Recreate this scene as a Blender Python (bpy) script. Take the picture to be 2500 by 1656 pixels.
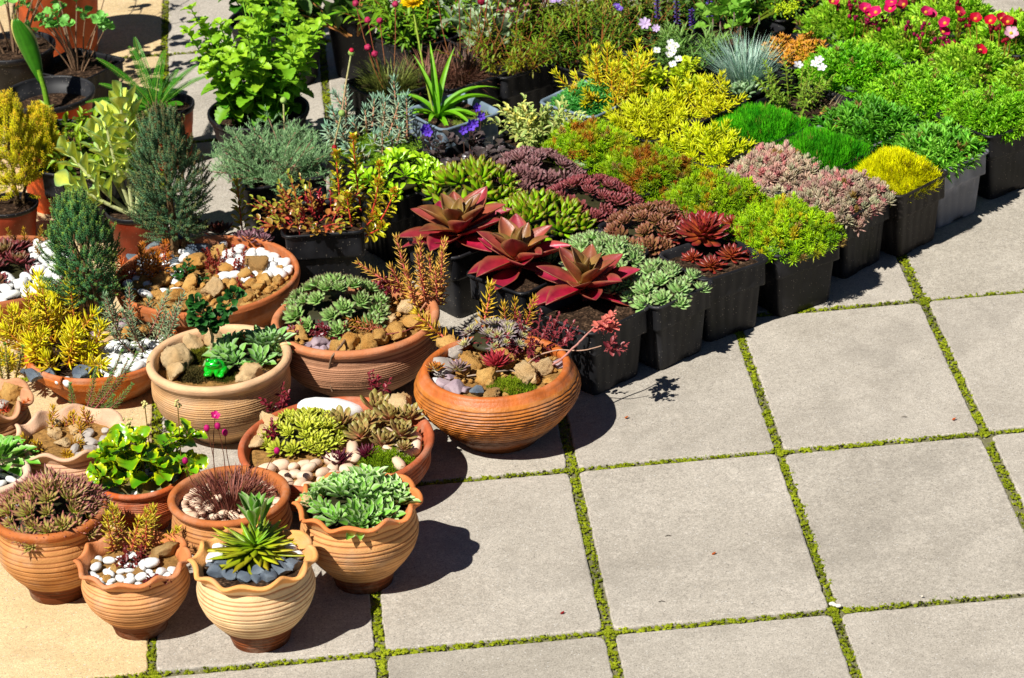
import bpy, math, numpy as np
from mathutils import Matrix, Vector
PI = math.pi
for o in list(bpy.data.objects): bpy.data.objects.remove(o)
scene = bpy.context.scene
COL = scene.collection

# ------------------------------------------------------------------ camera
FPX, PITCH, YAW, ROLL = 7971.7, 0.45885, 0.06048, -0.06072
CAM = np.array([-0.03299, -6.07972, 3.00188])
_f = np.array([math.sin(YAW)*math.cos(PITCH), math.cos(YAW)*math.cos(PITCH), -math.sin(PITCH)])
_r0 = np.array([math.cos(YAW), -math.sin(YAW), 0.0]); _u0 = np.cross(_r0, _f)
_r = _r0*math.cos(ROLL)+_u0*math.sin(ROLL); _u = -_r0*math.sin(ROLL)+_u0*math.cos(ROLL)
cam = bpy.data.cameras.new("camera"); cam_o = bpy.data.objects.new("camera", cam); COL.objects.link(cam_o)
cam_o.matrix_world = Matrix(((_r[0], _u[0], -_f[0], CAM[0]), (_r[1], _u[1], -_f[1], CAM[1]), (_r[2], _u[2], -_f[2], CAM[2]), (0, 0, 0, 1)))
cam.sensor_width = 36; cam.lens = FPX/2500*36; cam.clip_start = .1; cam.clip_end = 500
cam.dof.use_dof = True; cam.dof.focus_distance = 6.3; cam.dof.aperture_fstop = 11
scene.camera = cam_o

# ------------------------------------------------------------------ sky and sun
SX, SY = 0.60, 0.53                      # how far a shadow runs (x, y) per metre of height
world = bpy.data.worlds.new("World"); scene.world = world; world.use_nodes = True
nt = world.node_tree; bg = nt.nodes['Background']
sky = nt.nodes.new('ShaderNodeTexSky'); sky.sky_type = 'NISHITA'; sky.sun_disc = False
sky.sun_elevation = math.atan(1/math.hypot(SX, SY)); sky.sun_rotation = math.atan2(-SX, -SY)
sky.altitude = 3000; sky.air_density = .55; sky.dust_density = .3; sky.ozone_density = 1.0
nt.links.new(sky.outputs[0], bg.inputs[0]); bg.inputs[1].default_value = 0.05
sun = bpy.data.lights.new("sun", 'SUN'); sun.energy = 5.0; sun.angle = math.radians(.53); sun.color = (1, .965, .90)
sun_o = bpy.data.objects.new("sun", sun); COL.objects.link(sun_o)
sun_o.rotation_euler = Vector((SX, SY, -1)).to_track_quat('-Z', 'Y').to_euler()
vs = scene.view_settings; vs.view_transform = 'Standard'; vs.look = 'None'; vs.exposure = 0.48; vs.gamma = 1
scene.cycles.max_bounces = 6; scene.cycles.diffuse_bounces = 2; scene.cycles.glossy_bounces = 2; scene.cycles.transmission_bounces = 3

# ------------------------------------------------------------------ helpers
rng = np.random.default_rng(7)
SPX = 2500/2367
def G(u, v, z=0.0):
    """the point of the horizontal plane z seen at a place of the photograph (2367 wide)"""
    d = _f*FPX + _r*(u*SPX-1250) - _u*(v*SPX-828)
    return CAM + d*((z-CAM[2])/d[2])
def S(r, g, b, k=.90):
    c = np.array([r, g, b])/255.0
    return np.where(c <= .04045, c/12.92, ((c+.055)/1.055)**2.4)*k
def tag(o, label=None, cat=None, group=None, kind=None):
    if label: o['label'] = label
    if cat: o['category'] = cat
    if group: o['group'] = group
    if kind: o['kind'] = kind
    return o
def empty(name, loc, rz=0, **k):
    o = bpy.data.objects.new(name, None); COL.objects.link(o); o.location = loc; o.rotation_euler = (0, 0, rz)
    o.empty_display_size = .02
    return tag(o, **k)

class MB:
    def __init__(s): s.V = []; s.Q = []; s.T = []; s.C = []; s.n = 0
    def add(s, V, Q=None, T=None, C=None):
        V = np.asarray(V, float).reshape(-1, 3)
        if C is None: C = np.ones((len(V), 3))
        C = np.broadcast_to(np.asarray(C, float), (len(V), 3))
        s.V.append(V); s.C.append(C)
        if Q is not None and len(Q): s.Q.append(np.asarray(Q, int)+s.n)
        if T is not None and len(T): s.T.append(np.asarray(T, int)+s.n)
        s.n += len(V)
    def mesh(s, name, m, smooth=True):
        me = bpy.data.meshes.new(name)
        V = np.concatenate(s.V); C = np.concatenate(s.C)
        Q = np.concatenate(s.Q) if s.Q else np.zeros((0, 4), int)
        T = np.concatenate(s.T) if s.T else np.zeros((0, 3), int)
        me.vertices.add(len(V)); me.vertices.foreach_set('co', V.ravel())
        li = np.concatenate([Q.ravel(), T.ravel()]); me.loops.add(len(li)); me.loops.foreach_set('vertex_index', li)
        st = np.concatenate([np.arange(len(Q))*4, len(Q)*4+np.arange(len(T))*3]); me.polygons.add(len(st))
        me.polygons.foreach_set('loop_start', st)
        a = me.color_attributes.new('col', 'FLOAT_COLOR', 'POINT')
        a.data.foreach_set('color', np.concatenate([np.clip(C, 0, 1), np.ones((len(C), 1))], 1).ravel())
        me.update(calc_edges=True)
        me.polygons.foreach_set('use_smooth', np.full(len(st), smooth))
        me.materials.append(m)
        return me
    def obj(s, name, m, parent=None, loc=(0, 0, 0), smooth=True, **k):
        o = bpy.data.objects.new(name, s.mesh(name, m, smooth)); COL.objects.link(o); o.location = loc
        if parent: o.parent = parent
        return tag(o, **k)

# ------------------------------------------------------------------ materials
def material(name, rough=.6, spec=.4, n_scale=60, n_amt=.25, bump=.2, b_scale=200, trans=0, coat=0, base=None, sss=0, detail=4):
    m = bpy.data.materials.new(name); m.use_nodes = True; t = m.node_tree; N = t.nodes; L = t.links
    p = N['Principled BSDF']; out = N['Material Output']
    p.inputs['Roughness'].default_value = rough; p.inputs['Specular IOR Level'].default_value = spec
    if coat: p.inputs['Coat Weight'].default_value = coat; p.inputs['Coat Roughness'].default_value = .15
    if base is None:
        a = N.new('ShaderNodeAttribute'); a.attribute_name = 'col'; src = a.outputs['Color']
    else:
        a = N.new('ShaderNodeRGB'); a.outputs[0].default_value = (*base, 1); src = a.outputs[0]
    tc = N.new('ShaderNodeTexCoord')
    nz = N.new('ShaderNodeTexNoise'); nz.inputs['Scale'].default_value = n_scale; nz.inputs['Detail'].default_value = detail
    L.new(tc.outputs['Object'], nz.inputs['Vector'])
    mr = N.new('ShaderNodeMapRange'); mr.inputs[1].default_value = .3; mr.inputs[2].default_value = .7
    mr.inputs[3].default_value = 1-n_amt; mr.inputs[4].default_value = 1+n_amt; L.new(nz.outputs[0], mr.inputs[0])
    oi = N.new('ShaderNodeObjectInfo'); ov = N.new('ShaderNodeMapRange'); ov.inputs[3].default_value = .88; ov.inputs[4].default_value = 1.10; L.new(oi.outputs['Random'], ov.inputs[0])
    om = N.new('ShaderNodeMath'); om.operation = 'MULTIPLY'; L.new(ov.outputs[0], om.inputs[0]); L.new(mr.outputs[0], om.inputs[1])
    mx = N.new('ShaderNodeVectorMath'); mx.operation = 'SCALE'; L.new(src, mx.inputs[0]); L.new(om.outputs[0], mx.inputs['Scale'])
    L.new(mx.outputs[0], p.inputs['Base Color'])
    if bump:
        nb = N.new('ShaderNodeTexNoise'); nb.inputs['Scale'].default_value = b_scale; nb.inputs['Detail'].default_value = 4
        L.new(tc.outputs['Object'], nb.inputs['Vector'])
        b = N.new('ShaderNodeBump'); b.inputs['Strength'].default_value = bump; b.inputs['Distance'].default_value = .002
        L.new(nb.outputs[0], b.inputs['Height']); L.new(b.outputs[0], p.inputs['Normal'])
    if trans:
        tr = N.new('ShaderNodeBsdfTranslucent'); L.new(mx.outputs[0], tr.inputs[0])
        ms = N.new('ShaderNodeMixShader'); ms.inputs[0].default_value = trans
        L.new(p.outputs[0], ms.inputs[1]); L.new(tr.outputs[0], ms.inputs[2]); L.new(ms.outputs[0], out.inputs[0])
    return m
M_LEAF = material('leaf_surface', rough=.48, spec=.35, n_scale=90, n_amt=.14, bump=.15, b_scale=300, trans=.22)
M_SUCC = material('succulent_leaf_surface', rough=.42, spec=.4, n_scale=120, n_amt=.12, bump=.1, b_scale=400, trans=.08)
M_GLOSS = material('glossy_leaf_surface', rough=.27, spec=.5, n_scale=50, n_amt=.16, bump=.12, b_scale=160, trans=.08)
M_NEEDLE = material('needle_surface', rough=.55, spec=.3, n_scale=25, n_amt=.22, bump=0, trans=.1)
M_MOSS = material('moss_surface', rough=.8, spec=.1, n_scale=35, n_amt=.3, bump=0, trans=.15)
M_PETAL = material('petal_surface', rough=.55, spec=.25, n_scale=150, n_amt=.12, bump=0, trans=.25)
M_STEM = material('stem_surface', rough=.6, spec=.3, n_scale=150, n_amt=.25, bump=.4, b_scale=350)
M_BARK = material('bark_surface', rough=.85, spec=.15, n_scale=120, n_amt=.4, bump=1, b_scale=250)
def clay_bloom(m, amt=.5):
    t = m.node_tree; N = t.nodes; L = t.links; p = N['Principled BSDF']; src = p.inputs['Base Color'].links[0].from_socket
    tc = N.new('ShaderNodeTexCoord'); oi = N.new('ShaderNodeObjectInfo'); n = N.new('ShaderNodeTexNoise'); n.noise_dimensions = '4D'; n.inputs['Scale'].default_value = 13; n.inputs['Detail'].default_value = 9; n.inputs['Roughness'].default_value = .68; L.new(tc.outputs['Object'], n.inputs['Vector']); L.new(oi.outputs['Random'], n.inputs['W'])
    r = N.new('ShaderNodeMapRange'); r.inputs[1].default_value = .50; r.inputs[2].default_value = .72; r.inputs[4].default_value = amt; L.new(n.outputs[0], r.inputs[0])
    mx = N.new('ShaderNodeMix'); mx.data_type = 'RGBA'; mx.inputs[7].default_value = (.56, .43, .31, 1); L.new(r.outputs[0], mx.inputs[0]); L.new(src, mx.inputs[6])
    n2 = N.new('ShaderNodeTexNoise'); n2.noise_dimensions = '4D'; n2.inputs['Scale'].default_value = 22; n2.inputs['Detail'].default_value = 10; n2.inputs['Roughness'].default_value = .75; L.new(tc.outputs['Object'], n2.inputs['Vector']); L.new(oi.outputs['Random'], n2.inputs['W'])
    r2 = N.new('ShaderNodeMapRange'); r2.inputs[1].default_value = .56; r2.inputs[2].default_value = .74; r2.inputs[4].default_value = .6; L.new(n2.outputs[0], r2.inputs[0])
    m2 = N.new('ShaderNodeMix'); m2.data_type = 'RGBA'; m2.inputs[7].default_value = (.16, .065, .025, 1); L.new(r2.outputs[0], m2.inputs[0]); L.new(mx.outputs[2], m2.inputs[6]); L.new(m2.outputs[2], p.inputs['Base Color'])
    return m
M_TERRA = material('terracotta_clay', rough=.72, spec=.22, n_scale=28, n_amt=.16, bump=.5, b_scale=380, detail=8)
clay_bloom(M_TERRA, .45)
M_TERRAG = material('glazed_terracotta', rough=.50, spec=.45, n_scale=30, n_amt=.22, bump=.6, b_scale=160, detail=8)
clay_bloom(M_TERRAG, .30)
M_PEB = material('pebble_surface', rough=.55, spec=.3, n_scale=70, n_amt=.12, bump=.25, b_scale=150)
M_TUFF = material('tuff_rock_surface', rough=.92, spec=.1, n_scale=110, n_amt=.30, bump=1, b_scale=260, detail=8)
M_SLATE = material('slate_surface', rough=.55, spec=.4, n_scale=70, n_amt=.45, bump=.8, b_scale=130, detail=8)
M_FROG = material('green_glaze', rough=.12, spec=.6, n_scale=60, n_amt=.12, bump=.1, b_scale=60, coat=.6)
M_PLASTIC_ORANGE = material('orange_plastic', rough=.5, spec=.35, n_scale=40, n_amt=.1, bump=.15, b_scale=80)

def soil_material():
    m = bpy.data.materials.new('potting_soil'); m.use_nodes = True; t = m.node_tree; N = t.nodes; L = t.links
    p = N['Principled BSDF']; p.inputs['Roughness'].default_value = .95; p.inputs['Specular IOR Level'].default_value = .1
    tc = N.new('ShaderNodeTexCoord'); v = N.new('ShaderNodeTexVoronoi'); v.inputs['Scale'].default_value = 260
    n = N.new('ShaderNodeTexNoise'); n.inputs['Scale'].default_value = 90; n.inputs['Detail'].default_value = 8
    L.new(tc.outputs['Object'], v.inputs[0]); L.new(tc.outputs['Object'], n.inputs['Vector'])
    cr = N.new('ShaderNodeValToRGB'); e = cr.color_ramp.elements
    e[0].position = .3; e[0].color = (.012, .007, .004, 1); e[1].position = .8; e[1].color = (.16, .095, .055, 1)
    e.new(.6).color = (.05, .028, .016, 1)
    ad = N.new('ShaderNodeMix'); ad.data_type = 'FLOAT'; ad.inputs[0].default_value = .4
    sp = N.new('ShaderNodeSeparateColor'); L.new(v.outputs['Color'], sp.inputs[0])
    L.new(n.outputs[0], ad.inputs[2]); L.new(sp.outputs[0], ad.inputs[3]); L.new(ad.outputs[0], cr.inputs[0]); L.new(cr.outputs[0], p.inputs[0])
    b = N.new('ShaderNodeBump'); b.inputs['Strength'].default_value = 1; b.inputs['Distance'].default_value = .004
    L.new(ad.outputs[0], b.inputs['Height']); L.new(b.outputs[0], p.inputs['Normal'])
    return m
M_SOIL = soil_material()

def plastic_material(name, base, rough, dust):
    m = bpy.data.materials.new(name); m.use_nodes = True; t = m.node_tree; N = t.nodes; L = t.links
    p = N['Principled BSDF']; p.inputs['Specular IOR Level'].default_value = .28
    tc = N.new('ShaderNodeTexCoord'); oi = N.new('ShaderNodeObjectInfo')
    av = N.new('ShaderNodeVectorMath'); L.new(tc.outputs['Object'], av.inputs[0])
    cb = N.new('ShaderNodeCombineXYZ'); L.new(oi.outputs['Random'], cb.inputs[0]); L.new(oi.outputs['Random'], cb.inputs[1]); L.new(cb.outputs[0], av.inputs[1])
    v = N.new('ShaderNodeTexVoronoi'); v.inputs['Scale'].default_value = 210; L.new(av.outputs[0], v.inputs[0])
    lt = N.new('ShaderNodeMath'); lt.operation = 'LESS_THAN'; lt.inputs[1].default_value = .17; L.new(v.outputs['Distance'], lt.inputs[0])
    n = N.new('ShaderNodeTexNoise'); n.inputs['Scale'].default_value = 14; n.inputs['Detail'].default_value = 6; L.new(av.outputs[0], n.inputs['Vector'])
    mr = N.new('ShaderNodeMapRange'); mr.inputs[1].default_value = .47; mr.inputs[2].default_value = .75; L.new(n.outputs[0], mr.inputs[0])
    sc = N.new('ShaderNodeSeparateColor'); L.new(v.outputs['Color'], sc.inputs[0])
    gt = N.new('ShaderNodeMath'); gt.operation = 'GREATER_THAN'; gt.inputs[1].default_value = .72; L.new(sc.outputs[0], gt.inputs[0])
    mu = N.new('ShaderNodeMath'); mu.operation = 'MULTIPLY'; L.new(lt.outputs[0], mu.inputs[0]); L.new(gt.outputs[0], mu.inputs[1])
    mx = N.new('ShaderNodeMix'); mx.data_type = 'RGBA'
    mx.inputs[6].default_value = (*base, 1); mx.inputs[7].default_value = (*[min(1, b*2.2+.012) for b in base], 1)
    L.new(mr.outputs[0], mx.inputs[0])
    mx2 = N.new('ShaderNodeMix'); mx2.data_type = 'RGBA'; mx2.inputs[7].default_value = (*dust, 1)
    L.new(mu.outputs[0], mx2.inputs[0]); L.new(mx.outputs[2], mx2.inputs[6]); L.new(mx2.outputs[2], p.inputs[0])
    r2 = N.new('ShaderNodeMapRange'); r2.inputs[3].default_value = rough; r2.inputs[4].default_value = rough+.25
    L.new(n.outputs[0], r2.inputs[0]); L.new(r2.outputs[0], p.inputs['Roughness'])
    return m
M_BLACK = plastic_material('black_plastic', (.006, .006, .0075), .36, (.22, .19, .15))
M_BLACK2 = plastic_material('charcoal_plastic', (.010, .010, .0115), .40, (.25, .22, .18))
M_GREY = plastic_material('grey_plastic', (.16, .165, .185), .42, (.35, .32, .28))
M_BROWN = plastic_material('brownish_plastic', (.014, .011, .009), .42, (.2, .17, .13))
M_BLUEGREY = plastic_material('blue_grey_plastic', (.14, .19, .24), .42, (.3, .3, .3))

def paving_material(name, c0, c1, c2, speck, fleck_amt):
    m = bpy.data.materials.new(name); m.use_nodes = True; t = m.node_tree; N = t.nodes; L = t.links
    p = N['Principled BSDF']; p.inputs['Roughness'].default_value = .88; p.inputs['Specular IOR Level'].default_value = .2
    g = N.new('ShaderNodeNewGeometry'); pos = g.outputs['Position']
    def noise(sc, det, rough=.6):
        n = N.new('ShaderNodeTexNoise'); n.inputs['Scale'].default_value = sc; n.inputs['Detail'].default_value = det; n.inputs['Roughness'].default_value = rough
        L.new(pos, n.inputs['Vector']); return n.outputs[0]
    big = noise(5, 5); fine = noise(320, 3, .8); mid = noise(45, 6)
    cr = N.new('ShaderNodeValToRGB'); e = cr.color_ramp.elements; e[0].position = .32; e[0].color = (*c0, 1); e[1].position = .68; e[1].color = (*c1, 1)
    mz = N.new('ShaderNodeMix'); mz.data_type = 'FLOAT'; mz.inputs[0].default_value = .35; L.new(big, mz.inputs[2]); L.new(mid, mz.inputs[3]); L.new(mz.outputs[0], cr.inputs[0])
    # sand grain
    gr = N.new('ShaderNodeMapRange'); gr.inputs[1].default_value = .3; gr.inputs[2].default_value = .7; gr.inputs[3].default_value = 1-speck; gr.inputs[4].default_value = 1+speck; L.new(fine, gr.inputs[0])
    s1 = N.new('ShaderNodeVectorMath'); s1.operation = 'SCALE'; L.new(cr.outputs[0], s1.inputs[0]); L.new(gr.outputs[0], s1.inputs['Scale'])
    f2 = noise(110, 4, .7); g2 = N.new('ShaderNodeMapRange'); g2.inputs[1].default_value = .3; g2.inputs[2].default_value = .7; g2.inputs[3].default_value = .84; g2.inputs[4].default_value = 1.16; L.new(f2, g2.inputs[0]); s2 = N.new('ShaderNodeVectorMath'); s2.operation = 'SCALE'; L.new(s1.outputs[0], s2.inputs[0]); L.new(g2.outputs[0], s2.inputs['Scale'])
    cur = s2.outputs[0]
    for sc, thr, colr, rare in ((240, .23, c2, 1-fleck_amt), (170, .22, (.62, .60, .56), .86), (60, .10, (.10, .09, .08), .93)):
        v = N.new('ShaderNodeTexVoronoi'); v.inputs['Scale'].default_value = sc; L.new(pos, v.inputs[0])
        a = N.new('ShaderNodeMath'); a.operation = 'LESS_THAN'; a.inputs[1].default_value = thr; L.new(v.outputs['Distance'], a.inputs[0])
        sp = N.new('ShaderNodeSeparateColor'); L.new(v.outputs['Color'], sp.inputs[0])
        b = N.new('ShaderNodeMath'); b.operation = 'GREATER_THAN'; b.inputs[1].default_value = rare; L.new(sp.outputs[1], b.inputs[0])
        mu = N.new('ShaderNodeMath'); mu.operation = 'MULTIPLY'; L.new(a.outputs[0], mu.inputs[0]); L.new(b.outputs[0], mu.inputs[1])
        m2 = N.new('ShaderNodeMath'); m2.operation = 'MULTIPLY'; m2.inputs[1].default_value = .75; L.new(mu.outputs[0], m2.inputs[0])
        mx = N.new('ShaderNodeMix'); mx.data_type = 'RGBA'; mx.inputs[7].default_value = (*colr, 1)
        L.new(m2.outputs[0], mx.inputs[0]); L.new(cur, mx.inputs[6]); cur = mx.outputs[2]
    # grey and pale stains
    st = noise(2.6, 8, .72); r = N.new('ShaderNodeMapRange'); r.inputs[1].default_value = .51; r.inputs[2].default_value = .72; r.inputs[4].default_value = .62; L.new(st, r.inputs[0])
    mx = N.new('ShaderNodeMix'); mx.data_type = 'RGBA'; mx.inputs[7].default_value = (*[x*.62 for x in c0], 1); L.new(r.outputs[0], mx.inputs[0]); L.new(cur, mx.inputs[6]); cur = mx.outputs[2]
    pl = noise(9, 9, .75); r3 = N.new('ShaderNodeMapRange'); r3.inputs[1].default_value = .60; r3.inputs[2].default_value = .80; r3.inputs[4].default_value = .55; L.new(pl, r3.inputs[0])
    mx = N.new('ShaderNodeMix'); mx.data_type = 'RGBA'; mx.inputs[7].default_value = (*[min(1, x*1.35) for x in c1], 1); L.new(r3.outputs[0], mx.inputs[0]); L.new(cur, mx.inputs[6]); cur = mx.outputs[2]
    at = N.new('ShaderNodeAttribute'); at.attribute_name = 'col'
    ml = N.new('ShaderNodeVectorMath'); ml.operation = 'MULTIPLY'; L.new(cur, ml.inputs[0]); L.new(at.outputs[0], ml.inputs[1])
    L.new(ml.outputs[0], p.inputs[0])
    b = N.new('ShaderNodeBump'); b.inputs['Strength'].default_value = .55; b.inputs['Distance'].default_value = .0015; L.new(fine, b.inputs['Height']); L.new(b.outputs[0], p.inputs['Normal'])
    return m
M_PAVE = paving_material('grey_concrete_slab', (.335, .298, .246), (.490, .442, .374), (.12, .11, .10), .34, .50)
M_YELLOW = paving_material('yellow_concrete_slab', (.54, .39, .20), (.70, .53, .30), (.16, .14, .14), .34, .62)
M_SAND = paving_material('joint_sand', (.12, .12, .05), (.20, .18, .10), (.05, .05, .04), .4, .3)

# ------------------------------------------------------------------ templates
def grid_quads(nl, nw):
    i, j = np.meshgrid(np.arange(nl-1), np.arange(nw-1), indexing='ij'); a = (i*nw+j).ravel()
    return np.stack([a, a+1, a+nw+1, a+nw], 1)
def spine_arc(t, bend):
    """unit-length arc in the y/z plane, turning by `bend` radians (positive: curls upward)"""
    tt = np.linspace(0, 1, 60); ang = bend*tt; y = np.concatenate([[0], np.cumsum(np.cos(ang[:-1]))/59]); z = np.concatenate([[0], np.cumsum(np.sin(ang[:-1]))/59])
    return np.interp(t, tt, y), np.interp(t, tt, z)
PROF = {
 'lance': lambda t: np.sin(PI*np.clip(t, 0, 1)**.75)**.9,
 'oval': lambda t: np.sqrt(np.clip(1-(2*np.clip(t, 0, 1)-1.02)**2, 0, 1))*np.clip(t*3, 0, 1)**.5,
 'spoon': lambda t: np.clip(.18+.82*np.exp(-((t-.68)/.26)**2), 0, 1)*np.clip((1.001-t)*9, 0, 1)**.5,
 'agave': lambda t: np.clip(.50+.9*t-.35*t*t, 0, 1.2)*np.where(t > .55, np.sqrt(np.clip(1-((t-.55)/.45)**2.2, 0, 1)), 1),
 'point': lambda t: np.where(t < .5, .5+t, np.clip(1-((t-.5)/.5)**1.9, 0, 1)),
 'strap': lambda t: np.clip(1-t**3, 0, 1)*(.8+.2*np.sin(PI*t)),
 'blade': lambda t: np.clip(1-t, 0, 1)**.6,
 'round': lambda t: np.where(t < .22, .12, np.sqrt(np.clip(1-((t-.62)/.40)**2, 0, 1))),
 'petal': lambda t: np.clip(.25+1.1*t, 0, 1)*np.where(t > .6, np.sqrt(np.clip(1-((t-.6)/.4)**2, 0, 1)), 1),
}
def flat(prof='lance', nl=6, nw=3, bend=.5, cup=.15, ser=0, wave=0, lobes=0, seed=1):
    t = np.linspace(0, 1, nl); w = PROF[prof](t)*.5
    if ser: w = w*(1+ser*np.where(np.arange(nl) % 2 == 0, 1, -1)*(t > .12)*(t < .97))
    if lobes: w = w*(1+.22*np.sin(t*PI*2*lobes))
    y, z = spine_arc(t, bend); s = np.linspace(-1, 1, nw)
    V = np.zeros((nl, nw, 3)); V[..., 0] = w[:, None]*s[None]
    V[..., 1] = y[:, None]; V[..., 2] = z[:, None]+cup*(s**2)[None]*w[:, None]*2
    if wave: V[..., 2] += wave*np.sin(t*19+seed)[:, None]*(s**2)[None]*np.sign(s)[None]
    return dict(V=V.reshape(-1, 3), Q=grid_quads(nl, nw), T=None, t=np.repeat(t, nw), e=np.tile(abs(s), nl))
def fat(prof='lance', nl=6, ns=5, bend=.4, thick=.5, tip=1.0):
    """closed fleshy leaf; unit length, width 1, thickness relative to width"""
    t = np.linspace(0, 1, nl)**.9; w = np.maximum(PROF[prof](t), .10)*.5
    w[0] = max(w[0], .28*w.max()); w[-1] = .03
    y, z = spine_arc(t, bend); a = np.arange(ns)/ns*2*PI+PI/2
    V = np.zeros((nl, ns, 3)); V[..., 0] = w[:, None]*np.cos(a)[None]
    zz = np.where(np.sin(a) > 0, np.sin(a)*.45, np.sin(a))
    V[..., 1] = y[:, None]; V[..., 2] = z[:, None]+w[:, None]*zz[None]*thick
    i, j = np.meshgrid(np.arange(nl-1), np.arange(ns), indexing='ij'); a0 = (i*ns+j).ravel(); a1 = (i*ns+(j+1) % ns).ravel()
    return dict(V=V.reshape(-1, 3), Q=np.stack([a0, a1, a1+ns, a0+ns], 1), T=None, t=np.repeat(t, ns), e=np.tile(abs(np.cos(a)), nl))
NEEDLE = dict(V=np.array([[-.5, 0, 0], [.5, 0, 0], [0, 0, .6], [-.35, .6, 0.05], [.35, .6, .05], [0, .6, .55], [0, 1, .15]]),
              Q=np.array([[0, 1, 4, 3], [1, 2, 5, 4], [2, 0, 3, 5]]), T=np.array([[3, 4, 6], [4, 5, 6], [5, 3, 6]]),
              t=np.array([0, 0, 0, .6, .6, .6, 1]), e=np.zeros(7), zw=True)
BLADE = dict(V=np.array([[-.5, 0, 0], [.5, 0, 0], [-.4, .5, .04], [.4, .5, .04], [0, 1, .16]]), Q=np.array([[0, 1, 3, 2]]), T=np.array([[2, 3, 4]]),
             t=np.array([0, 0, .5, .5, 1]), e=np.array([1, 1, 1, 1, 0.]))

def norm(a): return a/np.maximum(np.linalg.norm(a, axis=-1, keepdims=True), 1e-9)
def frames(D, up=(0, 0, 1), roll=None):
    D = norm(np.asarray(D, float)); up = np.broadcast_to(np.asarray(up, float), D.shape)
    X = np.cross(D, up); bad = np.linalg.norm(X, axis=1) < 1e-3; X[bad] = np.cross(D[bad], [1, .3, 0]); X = norm(X)
    Z = np.cross(X, D)
    if roll is not None:
        c, s = np.cos(roll)[:, None], np.sin(roll)[:, None]; X, Z = X*c+Z*s, Z*c-X*s
    return X, D, Z
def inst(mb, T, P, D, L, W, c0, c1, up=(0, 0, 1), thick=None, roll=None, ce=None, pw=1.0, ew=2.0, ea=1.0, var=.10):
    P = np.asarray(P, float); K = len(P)
    if K == 0: return
    X, Y, Z = frames(D, up, roll); L = np.broadcast_to(L, K); W = np.broadcast_to(W, K)
    v = T['V']; n = len(v); ZS = W if T.get('zw') else L
    out = P[:, None]+X[:, None]*(v[None, :, 0:1]*W[:, None, None])+Y[:, None]*(v[None, :, 1:2]*L[:, None, None])
    out = out+Z[:, None]*(v[None, :, 2:3]*ZS[:, None, None])
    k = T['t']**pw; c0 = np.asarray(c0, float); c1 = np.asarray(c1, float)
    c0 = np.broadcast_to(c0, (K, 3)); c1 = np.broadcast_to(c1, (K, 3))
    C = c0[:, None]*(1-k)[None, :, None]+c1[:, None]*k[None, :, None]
    if ce is not None:
        q = (T['e']**ew*ea)[None, :, None]; C = C*(1-q)+np.asarray(ce, float)*q
    C = C*(1+rng.normal(0, var, (K, 1, 1)))*(1+rng.normal(0, var*.35, (K, 1, 3)))
    off = (np.arange(K)*n)[:, None, None]
    Q = (T['Q'][None]+off).reshape(-1, 4) if T['Q'] is not None else None
    Tr = (T['T'][None]+off).reshape(-1, 3) if T['T'] is not None else None
    mb.add(out.reshape(-1, 3), Q, Tr, C.reshape(-1, 3))
def mix(a, b, k): return np.asarray(a)[None]*(1-np.asarray(k)[:, None])+np.asarray(b)[None]*np.asarray(k)[:, None]

def fat_wl(prof, wl, nl=6, ns=5, bend=.4, thick=.5):
    """fat leaf whose section is already in proportion (width = wl * length)"""
    t = fat(prof, nl, ns, 0.0, thick); v = t['V'].copy(); sec = v[:, 2].copy(); tt = t['t']
    y, z = spine_arc(tt, bend); v[:, 1] = y; v[:, 2] = z+sec*wl; t['V'] = v; return t
def flat_wl(prof, wl, **k):
    b = k.pop('bend', .5); t = flat(prof, bend=0.0, **k); v = t['V'].copy(); sec = v[:, 2].copy()
    y, z = spine_arc(t['t'], b); v[:, 1] = y; v[:, 2] = z+sec*wl; t['V'] = v; return t

def tube(mb, pts, rad, col, ns=6, col1=None):
    pts = np.asarray(pts, float); n = len(pts); rad = np.broadcast_to(rad, n)
    d = np.gradient(pts, axis=0); d = norm(d); ref = np.array([.31, .2, .93]) if abs(d[0][2]) < .9 else np.array([1, 0.1, 0])
    X = norm(np.cross(d, ref)); Y = np.cross(d, X); a = np.arange(ns)/ns*2*PI
    V = pts[:, None]+(X[:, None]*np.cos(a)[None, :, None]+Y[:, None]*np.sin(a)[None, :, None])*rad[:, None, None]
    i, j = np.meshgrid(np.arange(n-1), np.arange(ns), indexing='ij'); a0 = (i*ns+j).ravel(); a1 = (i*ns+(j+1) % ns).ravel()
    k = np.repeat(np.linspace(0, 1, n), ns)[:, None]; c1 = col if col1 is None else col1
    mb.add(V.reshape(-1, 3), np.stack([a0, a1, a1+ns, a0+ns], 1), None, np.asarray(col)*(1-k)+np.asarray(c1)*k)
def spine(p, az, tilt, L, curl=0, n=8, wob=0):
    t = np.linspace(0, 1, n); th = tilt+curl*t; a = az+wob*np.sin(t*4+az*7)
    d = np.stack([np.sin(th)*np.cos(a), np.sin(th)*np.sin(a), np.cos(th)], 1)*L/(n-1)
    return np.concatenate([[p], p+np.cumsum(d[:-1], 0)])

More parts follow.
